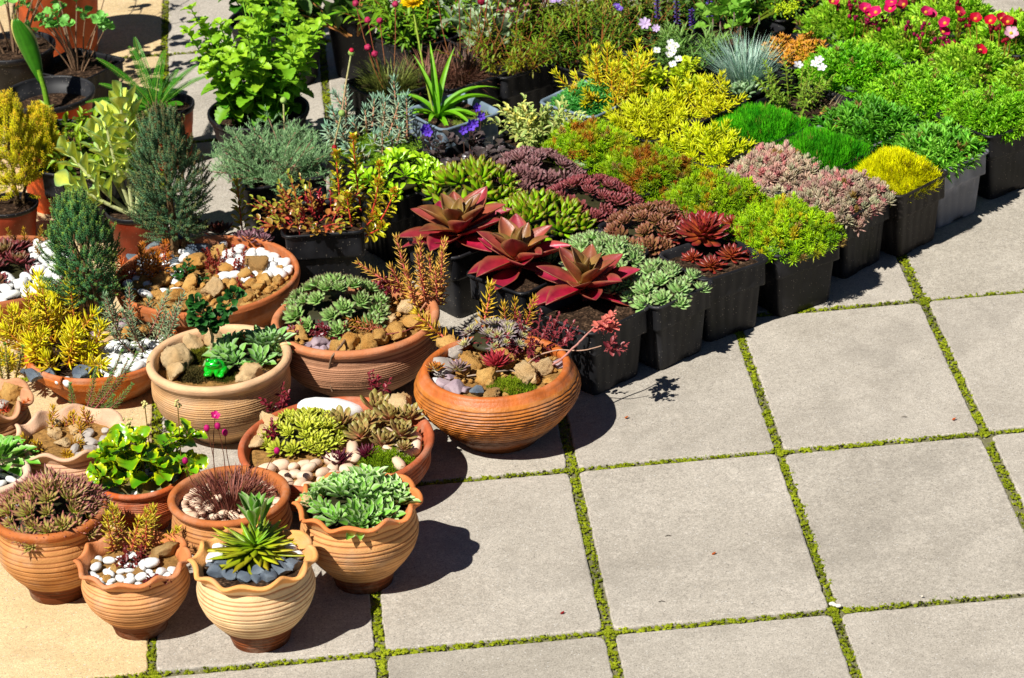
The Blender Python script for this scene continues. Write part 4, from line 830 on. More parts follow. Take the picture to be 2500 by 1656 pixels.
# --- T4
P = POT['T4']
rk(P, 'tuffpale', 712, 1160, .024, 'pale tuff lump at the left inside the pot of silvery rosettes')
rk(P, 'tuffpale', 905, 1190, .012, 'small tuff crumb at the right inside the pot of silvery rosettes')
t = rosette_mat('silver_saxifrage', P, 21, .045, .034, .72, 'mound of silvery edged green rosettes filling the fluted pot by the paving', flat_wl('spoon', .34, nl=8, nw=5, bend=.25, cup=.45), S(104, 172, 20), S(136, 192, 70), nl=22, wr=.34, ce=S(214, 232, 178), ew=4, ea=.95, el0=1.4, el1=.45, sq=False, zadd=.006, rs=(.65, 1.1), min_d=.026, cat='saxifrage', off=(-.004, .004))
# --- T5
P = POT['T5']
stones(P, 'pink', 60, .010, .0165, lambda x, y: math.hypot(x, y) > .40, 'pinkish beige pebble in the dark grass pot', 'pinkish pebbles in the dark grass pot', dense=.75, lay=.45)
grass('dark_thrift_tuft', P, 'tuft of fine dark purple grass like leaves with thin flower stalks', 1300, .064, 1.5, .0036, S(104, 44, 34), S(176, 110, 90), base_r=.42, curl=.3, cat='thrift', off=off(P, 535, 1165))
grass('green_thrift_blades', P, 'thin olive green blades mixed in the dark grass tuft', 70, .07, 1.1, .0018, S(110, 120, 30), S(120, 60, 20), base_r=.22, curl=.5, cat='thrift', off=off(P, 530, 1160))
def stalk_flowers(P, label, items, col, ctr, stc, r=.0085, bud=False, n=5, cat='flower stalks', rad=.0008, name='flower_stalks', calyx=None, base=None):
    """thin stalks each ending in a flower or bud; (u, v) is the head, (bu, bv) the foot on the soil"""
    b0 = off(P, items[0][2], items[0][3]); t = empty(name, (P['c'][0]+b0[0], P['c'][1]+b0[1], P['z']), 0, label=label, cat=cat)
    for (u, v, bu, bv, kind) in items:
        f = np.array([*off(P, bu, bv), 0])-np.array([*b0, 0])
        # the head stands above its foot: find its height on the vertical through the foot
        foot = np.array([P['c'][0]+b0[0]+f[0], P['c'][1]+b0[1]+f[1], P['z']])
        best = None
        for h in np.arange(.01, .30, .004):
            p = G(u, v, P['z']+h); d = (p-foot)[:2]; e = abs(d[1]+.03*0)
            if best is None or e < best[0]: best = (e, h, p)
        head = best[2]-np.array([P['c'][0]+b0[0], P['c'][1]+b0[1], P['z']])
        st = MB(); s = np.linspace(0, 1, 8)[:, None]; pts = f*(1-s)+head*s; pts[:, 0] += .006*np.sin(s[:, 0]*PI)*rng.choice([-1, 1]); tube(st, pts, rad, stc, 5); so = st.obj('stalk', M_STEM, t)
        if kind == 'bud':
            m = MB(); ball(m, head, r*.55, np.asarray(col)*.8, ICO2, (1, 1, 1.25)); ball(m, head-[0, 0, r*.3], r*.45, np.asarray(stc), ICO1, (1, 1, 1.1)); m.obj('bud', M_PETAL, so)
        elif kind == 'globe':
            m = MB(); V, F = ICO3; m.add(head+V*r*(1+.14*np.sign(snoise(V, 14, rng, 4)))[:, None], None, F, col); m.obj('flower_head', M_PETAL, so)
        else: flower(so, head, r, norm(np.array([[rng.normal(0, .3), -.45, .8]]))[0], n, col, ctr)
    return t
stalk_flowers(P, 'three pink thrift heads on thin stalks above the dark grass', [(497, 962, 505, 1150, 'flower'), (478, 990, 497, 1155, 'bud'), (503, 985, 520, 1150, 'bud'), (520, 1000, 552, 1140, 'bud'), (640, 1042, 610, 1120, 'bud'), (428, 1065, 470, 1150, 'bud')], S(225, 30, 130), S(240, 130, 180), S(110, 60, 40), r=.0105)
# --- T6
P = POT['T6']
stones(P, 'white', 40, .010, .016, Z_ALL, 'white pebble around the big leaved green and yellow plant', 'white pebbles in the small orange red pot', dense=.75, lay=.45)
t, _ = bush('saxifrage', P, 'tall glossy plant with big scalloped green leaves marked yellow', 13, .100, .95, F_ROUND, .054, .80, 5, S(44, 120, 14), S(112, 172, 20), cat='saxifrage', mat=M_GLOSS, stc=S(120, 110, 30), rad=.0022, s0=.35, el=.35, curl=.3, base_r=.25, ce=S(226, 228, 20), ew=4, ea=.9, off=off(P, 355, 1108), tipn=4)
for i, (dx, dy, l) in enumerate([(-.055, -.075, 'left'), (.015, -.105, 'front')]):
    mb = MB(); inst(mb, F_ROUND, [[0, 0, 0]], [[dx*.6, dy, -.35*abs(dy)]], .066, .052, S(110, 112, 40), S(88, 92, 78), ce=S(170, 140, 70), var=0); mb.obj('old_leaf', M_LEAF, t, (dx*.35, dy*.35, .028), label='withered greyish leaf drooping over the rim')
mb = MB()
for u, dz in ((.0, .155), (.055, .15), (-.03, .12)):
    tube(mb, [[u, 0, .03], [u*1.1, -.005, dz]], .0012, S(140, 110, 50));
    for k in range(14): ball(mb, (u*1.1+rng.normal(0, .003), -.005+rng.normal(0, .003), dz+rng.uniform(0, .014)), .0026, S(215, 205, 130))
mb.obj('flower_buds', M_STEM, t)
# --- T7
P = POT['T7']
stones(P, 'grey', 16, .011, .019, lambda x, y: x > .15 and y < .45, 'greyish pebble at the right in the pale fluted bowl', 'greyish pebbles in the pale fluted bowl', dense=.8)
stones(P, 'tuffpale', 6, .012, .02, lambda x, y: x < .3 and y > -.3, 'sandy lump in the pale fluted bowl', 'sandy lumps in the pale fluted bowl', dense=.8)
shoots('orange_sedum', P, 'low orange and yellow green sedum shoots in the pale fluted bowl', [(95, 1042), (130, 1010), (160, 1030), (170, 1000), (148, 990), (185, 1015), (120, 985), (205, 985), (78, 1050), (150, 1045)], .038, F_SED, .017, .2, 26, S(178, 92, 50), S(208, 178, 30), tip=S(215, 165, 30), tilt=.8, sc=S(190, 100, 80))
t = empty('trailing_sedum', (P['c'][0], P['c'][1], P['z']), 0, label='trailing red sedum with mossy green tips reaching over the right rim of the pale bowl', cat='sedum')
for i, (u, v, dz, L, az, tl) in enumerate([(190, 965, .0, .10, .5, .9), (215, 950, .0, .12, .55, .95), (235, 945, .01, .12, .6, 1.0), (210, 980, .0, .07, .2, .9), (240, 960, .0, .08, .3, 1.0), (200, 945, .0, .08, .9, .7), (225, 930, .0, .11, .75, .9), (170, 960, 0, .06, 1.6, .5)]):
    lf, st = MB(), MB(); dx, dy = off(P, u, v); shoot(lf, st, (dx, dy, dz), az, tl, L, F_SED, .010, .16, 110, S(150, 62, 58), S(95, 140, 60), S(120, 170, 80), -.3, .0016, S(160, 70, 70), el=.8, tipn=30); a = lf.obj('shoot', M_SUCC, t); st.obj('stem', M_STEM, a)
# --- T8
P = POT['T8']
rk(P, 'tuff', 32, 905, .030, 'sandy tuff lump in the ridged pot at the left edge'); rk(P, 'tuffpale', 55, 925, .014, 'small pale tuff crumb beside the sandy lump at the left edge'); rk(P, 'grey', 5, 935, .02, 'greyish stone in the pot cut off by the left edge')
shoots('green_hen_sedum', P, 'thick hairy green sedum branch rising at the left edge', [(20, 880), (5, 885), (35, 870)], .085, fat_wl('lance', .3, nl=4, ns=4, bend=.2, thick=.8), .010, .25, 60, S(160, 140, 70), S(130, 170, 60), tilt=.4, sc=S(190, 160, 90), tipn=30, rad=.003)
shoots('red_orange_sedum', P, 'small fire red sedum at the front of the left edge pot', [(20, 955), (35, 960), (45, 950), (8, 965)], .03, F_SED, .013, .22, 26, S(200, 60, 30), S(220, 110, 40), tilt=.7)
# --- T9
P = POT['T9']
stones(P, 'white', 26, .010, .015, Z_ALL, 'white pebble around the toothed rosette at the left edge', 'white pebbles in the pale rimmed pot', dense=.75)
t = empty('toothed_rosette', (P['c'][0]+off(P, 5, 1085)[0], P['c'][1]+off(P, 5, 1085)[1], P['z']+.005), 0, label='bright green toothed rosette at the left picture edge', cat='rosette plant')
mb = MB(); rosette(mb, (0, 0, 0), .075, 46, flat_wl('spoon', .38, nl=14, nw=5, bend=-.2, cup=.3, ser=.10), S(110, 160, 25), S(95, 165, 45), el0=1.4, el1=.1, wr=.38, ce=S(170, 205, 120), ew=5, lift=.3); mb.obj('rosette', M_SUCC, t)
# --- T10
P = POT['T10']
for u, v, r in [(78, 868, .026), (105, 862, .024), (120, 868, .018), (60, 858, .018)]: rk(P, 'slate', u, v, r, 'black slate lump at the left front of the orange dish', group='black slate lumps in the orange dish', sq=(1, .9, .9))
for u, v, r in [(196, 858, .028), (185, 868, .02)]: rk(P, 'slate', u, v, r, 'dark slate rock in the middle front of the orange dish', group='dark slate rocks in the middle of the orange dish')
stones(P, 'white', 62, .013, .023, lambda x, y: x > .02 and y < .15 and x+y < 1.05, 'white pebble at the right in the orange dish', 'white pebbles in the orange dish', dense=.62, lay=.5)
for u, v, r in [(155, 882, .016), (140, 880, .012), (170, 884, .01)]: rk(P, 'white', u, v, r, 'white pebble at the front rim of the orange dish', group='white pebbles at the front rim of the orange dish')
for u, v, r, k in [(300, 772, .026, 'tuff'), (250, 780, .022, 'tuffpale'), (330, 765, .02, 'tuff'), (270, 765, .024, 'mauve'), (285, 750, .026, 'mauve'), (225, 775, .02, 'mauve')]:
    rk(P, k, u, v, r, ('sandy tuff' if k != 'mauve' else 'mauve')+' rock between the two sedums in the orange dish', group=('tuff' if k != 'mauve' else 'mauve')+' rocks between the sedums in the orange dish')
shoots('golden_sedum', P, 'large golden yellow sedum with orange stems spreading over the left of the orange dish',
 [(60, 800), (90, 790), (75, 830), (110, 815), (95, 845), (130, 835), (120, 800), (150, 815), (155, 850), (170, 835), (185, 850), (140, 780), (105, 770), (170, 800), (125, 860), (190, 825), (160, 770), (200, 840), (85, 770), (60, 775), (110, 745), (90, 735), (175, 775), (140, 750)], .082, F_SED, .034, .16, 40, S(214, 110, 24), S(236, 222, 20), tip=S(240, 232, 30), tilt=.95, sc=S(200, 120, 50), rad=.0022, jl=.4)
shoots('golden_sedum', P, 'three tall upright golden sedum shoots in front of the left edge bowl', [(85, 800), (120, 790), (175, 770)], .13, F_SED, .026, .17, 60, S(196, 70, 30), S(215, 205, 20), tip=S(220, 212, 24), tilt=.12, out=[(2.2, .12), (1.9, .2), (1.5, .08)], jl=.08, sc=S(200, 110, 60), rad=.0022)
shoots('blue_grey_sedum', P, 'tall blue green and pink sedum at the right of the orange dish', [(262, 790), (285, 800), (300, 785), (320, 800), (335, 790), (350, 805), (365, 790), (340, 825), (320, 825), (375, 810), (305, 770), (280, 770), (360, 770), (330, 765), (245, 775), (385, 800), (372, 835)], .095, F_BLUE, .018, .2, 52, S(178, 130, 84), S(140, 168, 120), tip=S(150, 185, 140), tilt=.5, sc=S(176, 112, 96), rad=.002, jl=.45)
shoots('golden_sedum', P, 'yellow sedum mass spilling over the left end of the orange dish', [(20, 800), (0, 790), (30, 830), (45, 815), (15, 825), (-10, 815), (35, 790)], .085, F_SED, .026, .17, 44, S(205, 120, 26), S(215, 200, 24), tip=S(222, 205, 30), tilt=.7, sc=S(200, 120, 50), jl=.3)
def conifer(name, P, u, v, label, H0, crown_h, crown_r, trunks, cn0, cn1, tipc, n=260, cat='conifer', shape=1.3, nl=.0075, seed=1, ntr=1, topc=None, per=30, blen=.030):
    r = np.random.default_rng(seed); o = off(P, u, v); t = empty(name, (P['c'][0]+o[0], P['c'][1]+o[1], P['z']), 0, label=label, cat=cat)
    tr = MB(); tops = []
    for (dx, dy, lean, rad) in trunks:
        pts = np.array([[dx, dy, -.01], [dx*.9+lean*.02, dy*.9, H0*.4], [dx*.7+lean*.05, dy*.6, H0], [lean*.06, 0, H0+crown_h*.4], [lean*.02, 0, H0+crown_h*.7]]); s = np.linspace(0, 4, 14); pp = np.stack([np.interp(s, range(5), pts[:, k]) for k in range(3)], 1)
        pp[:, :2] += r.normal(0, .0012, (14, 2)); tube(tr, pp, rad*np.linspace(1.15, .35, 14), S(112, 88, 58), 9)
    nd = MB(); bt = MB()
    for i in range(n):
        q = r.random()**.85; z = H0*.78+crown_h*q; az = r.uniform(0, 2*PI); w = crown_r*(math.sin(PI*min(1, (q*.88+.09))**(.85))**.55)*(1+.16*math.sin(3*az+q*9+seed)+.12*math.sin(5*az-q*15)); rr = w*math.sqrt(r.uniform(.1, 1.1))
        base = np.array([rr*math.cos(az)*.72, rr*math.sin(az)*.72, z-.018]); el = .15+1.15*q+r.normal(0, .22); az2 = az+r.normal(0, .35); L = blen*r.uniform(.6, 1.25)*(1.1-.35*q)
        sp = spine(base, az2, PI/2-min(1.45, el), L, -.45, 6); tube(bt, sp, .0009, S(110, 90, 60), 3)
        m = per; f = np.linspace(.05, 1, m); idx = f*5; i0 = np.clip(idx.astype(int), 0, 4); fr = (idx-i0)[:, None]; pos = sp[i0]*(1-fr)+sp[i0+1]*fr; d = norm(np.gradient(sp, axis=0))[i0]
        X = norm(np.cross(d, [.3, .2, .93])); Y = np.cross(d, X); a = np.arange(m)*2.39996; D = (X*np.cos(a)[:, None]+Y*np.sin(a)[:, None])*.85+d*(.45+.6*(f**4))[:, None]
        c = mix(cn0, cn1, np.full(m, r.random()))
        tp = np.asarray(tipc if topc is None or r.random() > q**1.5 else topc); k = np.clip((f-.6)*3, 0, 1)[:, None]*r.uniform(.3, 1); c = c*(1-k)+tp*k
        inst(nd, NEEDLE, pos, D, nl*(1-.35*f), .0016, c*.85, c, var=.12)
    tr.obj('trunk', M_BARK, t); bt.obj('branches', M_BARK, t); nd.obj('crown', M_NEEDLE, t); return t
conifer('dwarf_conifer', P, 208, 745, 'smaller dwarf conifer with four bare trunks in the orange dish',   .095, .215, .082, [(-.030, 0, .3, .0050), (-.010, .006, .1, .0035), (.010, 0, 0, .0068), (.034, .004, -.2, .0035)], S(50, 112, 56, .95), S(96, 160, 98, .95), S(150, 182, 60), n=720, blen=.038, seed=3)
# --- T11
P = POT['T11']
for (u, v, r, sq) in [(350, 575, .034, (1.2, .8, .7)), (325, 600, .030, (1.1, .9, .6)), (460, 575, .036, (1.15, .85, .8)), (395, 600, .020, (1, 1, .7)), (300, 612, .018, (1, 1, .6)), (410, 555, .026, (1, 1, .8)), (375, 560, .022, (1, 1, .8))]:
    rk(P, 'blue', u, v, r, 'blue grey rock at the foot of the tall conifer', group='blue grey rocks in the large orange bowl', sq=sq)
stones(P, 'white', 64, .012, .021, lambda x, y: (x > .18 and y > -.05 and x-y < 1.1), 'white pebble at the right back of the large orange bowl', 'white pebbles at the right of the large orange bowl', dense=.62, lay=.5)
stones(P, 'white', 24, .012, .018, lambda x, y: x < -.25 and y > -.35, 'white pebble at the left of the large orange bowl', 'white pebbles at the left of the large orange bowl', dense=.8, lay=.5)
for i, (u, v, r, k) in enumerate([(455, 605, .034, 'tuff'), (505, 585, .026, 'tuff'), (600, 612, .040, 'brown'), (570, 640, .024, 'tuff'), (490, 668, .030, 'tuffpale'), (440, 655, .028, 'tuff'), (378, 645, .028, 'tuff'), (355, 668, .022, 'brown'), (612, 648, .022, 'tuff'), (400, 682, .024, 'tuff'), (540, 662, .020, 'tuff'), (450, 690, .020, 'tuff'), (415, 622, .024, 'tuff'), (335, 650, .020, 'tuff'), (525, 622, .024, 'tuff'), (645, 625, .018, 'tuff'), (585, 655, .016, 'tuff')]):
    rk(P, k, u, v, r, {'tuff': 'rough sandy tuff rock', 'brown': 'wrinkled brown tuff rock', 'tuffpale': 'pale square tuff rock'}[k]+' in the large orange bowl', group={'tuff': 'sandy', 'brown': 'brown', 'tuffpale': 'pale'}[k]+' tuff rocks in the large orange bowl', i=i)
stones(P, 'tuff', 90, .006, .012, lambda x, y: y < .25, 'crumb of sandy tuff in the large orange bowl', 'tuff crumbs in the large orange bowl', dense=.8)
stones(P, 'tuff', 26, .012, .020, lambda x, y: y < .05, 'lump of sandy tuff gravel in the large orange bowl', 'tuff gravel lumps in the large orange bowl', dense=.7)
conifer('dwarf_conifer', P, 408, 585, 'tall blue green dwarf conifer on a thick trunk in the large orange bowl', .078, .275, .086, [(0, 0, 0, .0105), (.014, 0, .5, .006), (-.008, .002, -.5, .005)], S(62, 112, 66, .95), S(120, 170, 118, .95), S(150, 156, 80), n=950, blen=.038, seed=4, topc=S(138, 108, 60))
shoots('red_bead_sedum', P, 'clump of dark red bead leaved sedum between the tuff rocks', [(u+rng.normal(0, 3), v+rng.normal(0, 3)) for u in (492, 507, 522, 537, 552) for v in (612, 622, 634)], .036, F_SEDS, .008, .4, 34, S(150, 70, 30), S(158, 44, 38), tip=S(165, 50, 42), tilt=.6, jl=.3)
shoots('red_bead_sedum', P, 'small red bead sedum in front of the larger red clump', [(555, 660), (562, 668), (570, 655)], .024, F_SEDS, .008, .4, 24, S(160, 50, 36), S(165, 48, 40), tilt=.6)
shoots('orange_sedum', P, 'bronze orange sedum at the left of the large orange bowl', [(345, 640), (355, 650), (335, 650), (365, 640), (350, 660), (372, 655)], .070, F_SED, .018, .2, 50, S(130, 78, 20), S(196, 120, 28), tip=S(215, 130, 30), tilt=.4)
shoots('orange_sedum', P, 'orange sedum shoot beside the blue grey rocks', [(383, 608), (375, 615)], .055, F_SED, .017, .2, 28, S(190, 90, 70), S(220, 130, 40), tilt=.3)
shoots('orange_red_sedum', P, 'bright orange sedum hanging over the left rim of the large orange bowl', [(292, 640), (285, 648), (300, 650), (280, 655)], .050, F_SED, .020, .2, 34, S(200, 80, 30), S(215, 110, 40), tilt=.9)
bush('ivy_sprig', P, 'small dark ivy sprig in the middle of the large orange bowl', 7, .045, .6, F_BROAD, .017, .85, 6, S(20, 66, 26), S(48, 105, 40), cat='ivy', mat=M_GLOSS, off=off(P, 442, 655), base_r=.08, stc=S(90, 70, 40), rad=.0011)
for (u, v, s, l) in [(462, 545, .034, 'left dark houseleek in the shade at the back of the large orange bowl'), (508, 550, .036, 'second dark houseleek in the shade beside the white pebbles')]:
    o_ = off(P, u, v); t = empty('houseleek', (P['c'][0]+o_[0], P['c'][1]+o_[1], P['z']+.006), 0, label=l, cat='houseleek'); mb = MB(); rosette(mb, (0, 0, 0), s, 36, fat_wl('spoon', .42, nl=6, ns=5, bend=.45, thick=.35), S(60, 70, 20), S(96, 28, 30), wr=.42, lift=.3); mb.obj('rosette', M_SUCC, t)
o_ = off(P, 578, 572); t = empty('houseleek', (P['c'][0]+o_[0], P['c'][1]+o_[1], P['z']+.014), 0, label='pale purple spoon leaved rosette on the white pebbles', cat='houseleek')
for k, (dx, dy, s) in enumerate([(0, 0, .03), (.03, -.012, .026), (-.02, .02, .022), (.022, .024, .024)]):
    mb = MB(); rosette(mb, (dx, dy, 0), s, 20, fat_wl('spoon', .45, nl=6, ns=5, bend=.3, thick=.3), S(150, 130, 130), S(125, 72, 88), wr=.45, lift=.3); mb.obj('rosette', M_SUCC, t)
# --- T12
P = POT['T12']
rosette_mat('houseleek', P, 18, .036, .03, .75, 'crowded dark red and green houseleeks in the left edge bowl', F_SEMP, S(96, 50, 24), S(120, 34, 44), nl=38, wr=.42, ce=S(150, 84, 88), ew=3, ea=.5, sq=False, ci=S(110, 110, 40), off=(-.03, .02), group=None, rs=(.8, 1.25))
stones(P, 'white', 60, .013, .022, lambda x, y: (y < -.25 or x > .45) and x > -.6, 'white pebble along the front of the left edge bowl', 'white pebbles in the left edge bowl', dense=.62, lay=.8)
shoots('rusty_sedum', P, 'small rusty orange and green sedum behind the red houseleeks', [(110, 590), (125, 600), (100, 600), (85, 580), (60, 575), (135, 610), (35, 570)], .05, F_SED, .012, .2, 40, S(130, 90, 20), S(190, 150, 24), tilt=.5)
# --- T13
P = POT['T13']
for (u, v, r, k, l) in [(412, 830, .036, 'tuffpale', 'largest pale tuff block at the left beside the frog'), (405, 862, .026, 'tuffpale', 'low pale tuff lump at the left rim of the frog bowl'), (447, 800, .026, 'tuffpale', 'upright pale tuff horn behind the moss'), (500, 792, .028, 'tuffpale', 'pale tuff slab behind the ivy stem'), (583, 870, .034, 'tuffpale', 'wrinkled pale tuff mound right of the frog'), (608, 872, .018, 'tuffpale', 'small tuff lump at the right end of the wrinkled mound'), (540, 800, .024, 'tuff', 'sandy rock under the right rosettes of the frog bowl')]:
    rk(P, k, u, v, r, l, z=.5, sq=(1, 1, 1.15))
cushion('moss_patch', dict(P, r=.040, z=P['z']), 420, .020, 1, 'olive green moss hummock behind the frog', S(84, 88, 18), S(130, 128, 30), kind='blade', ll=.005, wr=.3, per=7, cat='moss', sq=False, off=off(P, 470, 828), mat=M_MOSS)
cushion('moss_patch', dict(P, r=.038, z=P['z']), 420, .014, 1, 'brownish grey dry moss in front of the pale tuff block', S(66, 60, 28), S(112, 100, 54), kind='blade', ll=.005, wr=.3, per=7, cat='moss', sq=False, off=off(P, 452, 868), mat=M_MOSS)
cushion('moss_patch', dict(P, r=.034, z=P['z']), 300, .008, 1, 'thin dark moss under the frog', S(60, 70, 18), S(90, 96, 30), kind='blade', ll=.004, wr=.3, per=7, cat='moss', sq=False, off=off(P, 520, 872), mat=M_MOSS)
o_ = off(P, 496, 842)
t = empty('ivy_tree', (P['c'][0]+o_[0], P['c'][1]+o_[1], P['z']), 0, label='miniature ivy tree with glossy dark leaves above the frog', cat='ivy')
mb = MB(); sp = np.array([[0, 0, -.01], [-.004, 0, .03], [.002, 0, .06], [-.004, 0, .095], [-.012, 0, .125], [-.018, 0, .15]]); tube(mb, sp, np.linspace(.0042, .0015, 6), S(180, 158, 120), 8); tube(mb, [[-.004, 0, .095], [.02, 0, .115], [.045, .0, .135], [.06, 0, .15]], [.0015, .0012, .001, .0006], S(90, 80, 50)); mb.obj('trunk', M_BARK, t)
lf = MB(); pts = []
for c, s, n in (((-.016, -.004, .112), .026, 30), ((-.02, 0, .140), .016, 12), ((.016, -.002, .100), .022, 20), ((.034, 0, .128), .015, 10), ((.052, 0, .145), .015, 11), ((.0, 0, .088), .018, 12)):
    n = int(n*1.6); p = rng.normal(0, 1, (n, 3)); p = norm(p)*s*rng.uniform(.5, 1, (n, 1)); inst(lf, F_BROAD, np.array(c)+p*.8, norm(p+[0, -.01, .01]), rng.uniform(.011, .018, n), .014, S(20, 70, 26), S(52, 112, 40), up=(0, -.5, .8), var=.2)
lf.obj('crown', M_LEAF, t)
rosette_mat('green_saxifrage', P, 9, .044, .022, .42, 'cluster of grey green spoon leaved rosettes right of the ivy tree', flat_wl('spoon', .36, nl=8, nw=5, bend=.25, cup=.4), S(84, 148, 34), S(134, 182, 84), nl=22, wr=.36, ce=S(180, 208, 160), ew=4, ea=.85, el0=1.35, el1=.2, sq=False, off=off(P, 575, 815, .02), rs=(.7, 1.1), zadd=.012, cat='saxifrage', min_d=.03)
o_ = off(P, 632, 825); t = empty('green_saxifrage', (P['c'][0]+o_[0], P['c'][1]+o_[1], P['z']+.02), 0, label='single grey green rosette leaning on the right rim of the frog bowl', cat='saxifrage'); mb = MB(); rosette(mb, (0, 0, 0), .05, 24, flat_wl('spoon', .30, nl=8, nw=5, bend=.2, cup=.4), S(84, 148, 34), S(136, 182, 90), wr=.3, ce=S(180, 208, 160), ew=4, ea=.85, lift=.3); mb.obj('rosette', M_SUCC, t)
def frog():
    o_ = off(P, 502, 872); t = empty('frog_figurine', (P['c'][0]+o_[0], P['c'][1]+o_[1], P['z']+.009), -.35, label='glossy bright green frog figurine sitting on the moss', cat='frog figurine')
    parts = [((0, 0, .015), (.0195, .020, .0145)), ((-.002, -.010, .024), (.0165, .0125, .010)), ((-.0095, -.013, .033), (.0052, .0048, .0050)), ((.0060, -.015, .033), (.0052, .0048, .0050)), ((-.0165, -.002, .009), (.0080, .013, .0085)), ((.0165, -.002, .009), (.0080, .013, .0085)),
             ((-.0145, -.016, .0038), (.0068, .0070, .0042)), ((.0145, -.016, .0038), (.0068, .0070, .0042)), ((-.0065, -.0165, .008), (.0048, .0050, .0085)), ((.0065, -.0165, .008), (.0048, .0050, .0085)), ((0, .012, .008), (.014, .010, .009))]
    mb = MB()
    for c, s in parts: ball(mb, c, 1, S(12, 190, 32), ICO3, s)
    b = mb.obj('body', M_FROG, t); m = b.modifiers.new('merge', 'REMESH'); m.mode = 'VOXEL'; m.voxel_size = .0009; m.use_smooth_shade = True
    s = b.modifiers.new('smooth', 'SMOOTH'); s.iterations = 3
    M_FROGC = material('green_glaze_solid', rough=.12, spec=.6, n_scale=60, n_amt=.15, bump=.08, b_scale=60, coat=.6, base=tuple(S(10, 185, 30))); b.data.materials[0] = M_FROGC
    for sx in (-.0098, .0058):
        mb = MB(); ball(mb, (sx, -.0172, .0345), .0026, S(6, 30, 8), ICO2, (1, .6, .8)); ball(mb, (sx+.0006, -.0186, .0352), .0008, S(230, 240, 230), ICO1); mb.obj('eye', M_FROG, t)
    mb = MB(); a = np.linspace(-1.1, 1.1, 9); tube(mb, np.stack([-.002+.0135*np.sin(a), -.0105-.0128*np.cos(a), .0245+.0012*np.cos(a*1.4)], 1), .0006, S(8, 50, 12), 5); mb.obj('mouth', M_FROG, t)
    mb = MB()
    for q in [(-.008, .004, .0300), (.002, .0, .0315), (.009, .005, .0285), (-.001, .009, .0285), (.005, .012, .0255)]: ball(mb, q, .0016, S(6, 90, 16), ICO1, (1, 1.4, .6))
    mb.obj('spots', M_FROG, t)
frog()
# --- T14
P = POT['T14']
rosette_mat('houseleek', P, 30, .027, .060, .62, 'tall mound of pale green houseleeks with dark purple tips in the brown bowl', T_SEMPO, S(158, 204, 108), S(96, 36, 60), nl=26, pw=4, wr=.52, el0=1.4, el1=.25, inner=.55, sq=False, off=off(P, 778, 732), rs=(.8, 1.15), min_d=.026, zadd=.01)
for (u, v, r, k, l) in [(690, 775, .028, 'tuff', 'orange tuff rock at the left rim of the brown bowl'), (800, 795, .028, 'tuff', 'sandy tuff rock in front of the houseleek mound'), (850, 795, .026, 'tuff', 'long tuff rock at the front rim of the brown bowl'), (880, 785, .028, 'tuff', 'tuff rock right of the long front one'), (920, 770, .030, 'tuff', 'tuff rock at the right front of the brown bowl'), (960, 745, .030, 'tuff', 'tuff rock at the right rim of the brown bowl'), (985, 735, .022, 'tuff', 'small tuff rock at the far right rim of the brown bowl'), (945, 715, .026, 'tuffpale', 'pale tuff rock under the orange sedum stems'), (905, 740, .018, 'tuffpale', 'small pale rock behind the front tuff rocks'), (775, 800, .018, 'tuff', 'small tuff rock beside the mauve stones'), (985, 700, .022, 'tuff', 'tuff rock at the foot of the orange sedum')]:
    rk(P, k, u, v, r, l, z=.4)
for (u, v, r) in [(735, 790, .026), (712, 800, .020), (750, 775, .018), (765, 800, .017), (728, 808, .014), (672, 762, .016), (680, 745, .016), (675, 780, .012), (745, 808, .014)]: rk(P, 'mauve', u, v, r, 'mauve stone at the front left of the brown bowl', group='mauve stones in the brown bowl')
for (u, v, s, l) in [(770, 775, .026, 'dark red rosetted stonecrop behind the mauve stones'), (705, 778, .020, 'small dark red sprig on the orange tuff rock'), (900, 690, .018, 'red rosette on a leaning stalk over the houseleek mound')]:
    bush('red_stonecrop', P, l, 14, s, 1.2, F_OVAL, .009, .7, 7, S(84, 14, 26), S(130, 34, 46), cat='stonecrop', mat=M_SUCC, off=off(P, u, v, .01), base_r=.12, stc=S(120, 50, 50), rad=.001, el=.7, zoff=.016 if u != 900 else .035)
shoots('coppery_sedum', P, 'tall coppery orange sedum shoots at the back right of the brown bowl', [(960, 708), (985, 705), (1000, 700), (975, 690), (1010, 712), (990, 715), (1020, 700), (950, 700), (1005, 690), (968, 718)], .118, F_SED, .021, .22, 52, S(226, 112, 96), S(232, 144, 92), tip=S(218, 190, 60), tilt=.50, sc=S(205, 100, 96), rad=.0026, jl=.35)
shoots('coppery_sedum', P, 'fallen coppery sedum shoot lying across the front of the brown bowl', [(900, 782), (880, 776)], .085, F_SED, .015, .22, 50, S(180, 84, 62), S(190, 150, 40), out=[(2.9, 1.45), (2.7, 1.35)], sc=S(190, 100, 80), curl=0, zoff=.02)
def twig(name, P, pts, label, r0=.0022, col=S(150, 118, 92), leaves=None, cat='bare stem'):
    """pts: (u, v, height above the fill)"""
    W = np.array([G(u, v, P['z']+h) for u, v, h in pts]); o = W[0].copy(); W = W-o; s = np.linspace(0, len(W)-1, 5*len(W)); Q = np.stack([np.interp(s, range(len(W)), W[:, k]) for k in range(3)], 1)
    for _ in range(3): Q[1:-1] = (Q[:-2]+Q[1:-1]*2+Q[2:])/4
    mb = MB(); Q += rng.normal(0, r0*.12, Q.shape); tube(mb, Q, r0*np.linspace(1, .55, len(Q))*(1+.15*rng.random(len(Q))), col, 7); return mb.obj(name, M_STEM, None, tuple(o), label=label, cat=cat), Q, o
stones(P, 'tuff', 60, .006, .013, lambda x, y: y < -.05 or x > .45, 'small sandy gravel bit in the brown bowl', 'sandy gravel bits in the brown bowl', dense=.8)
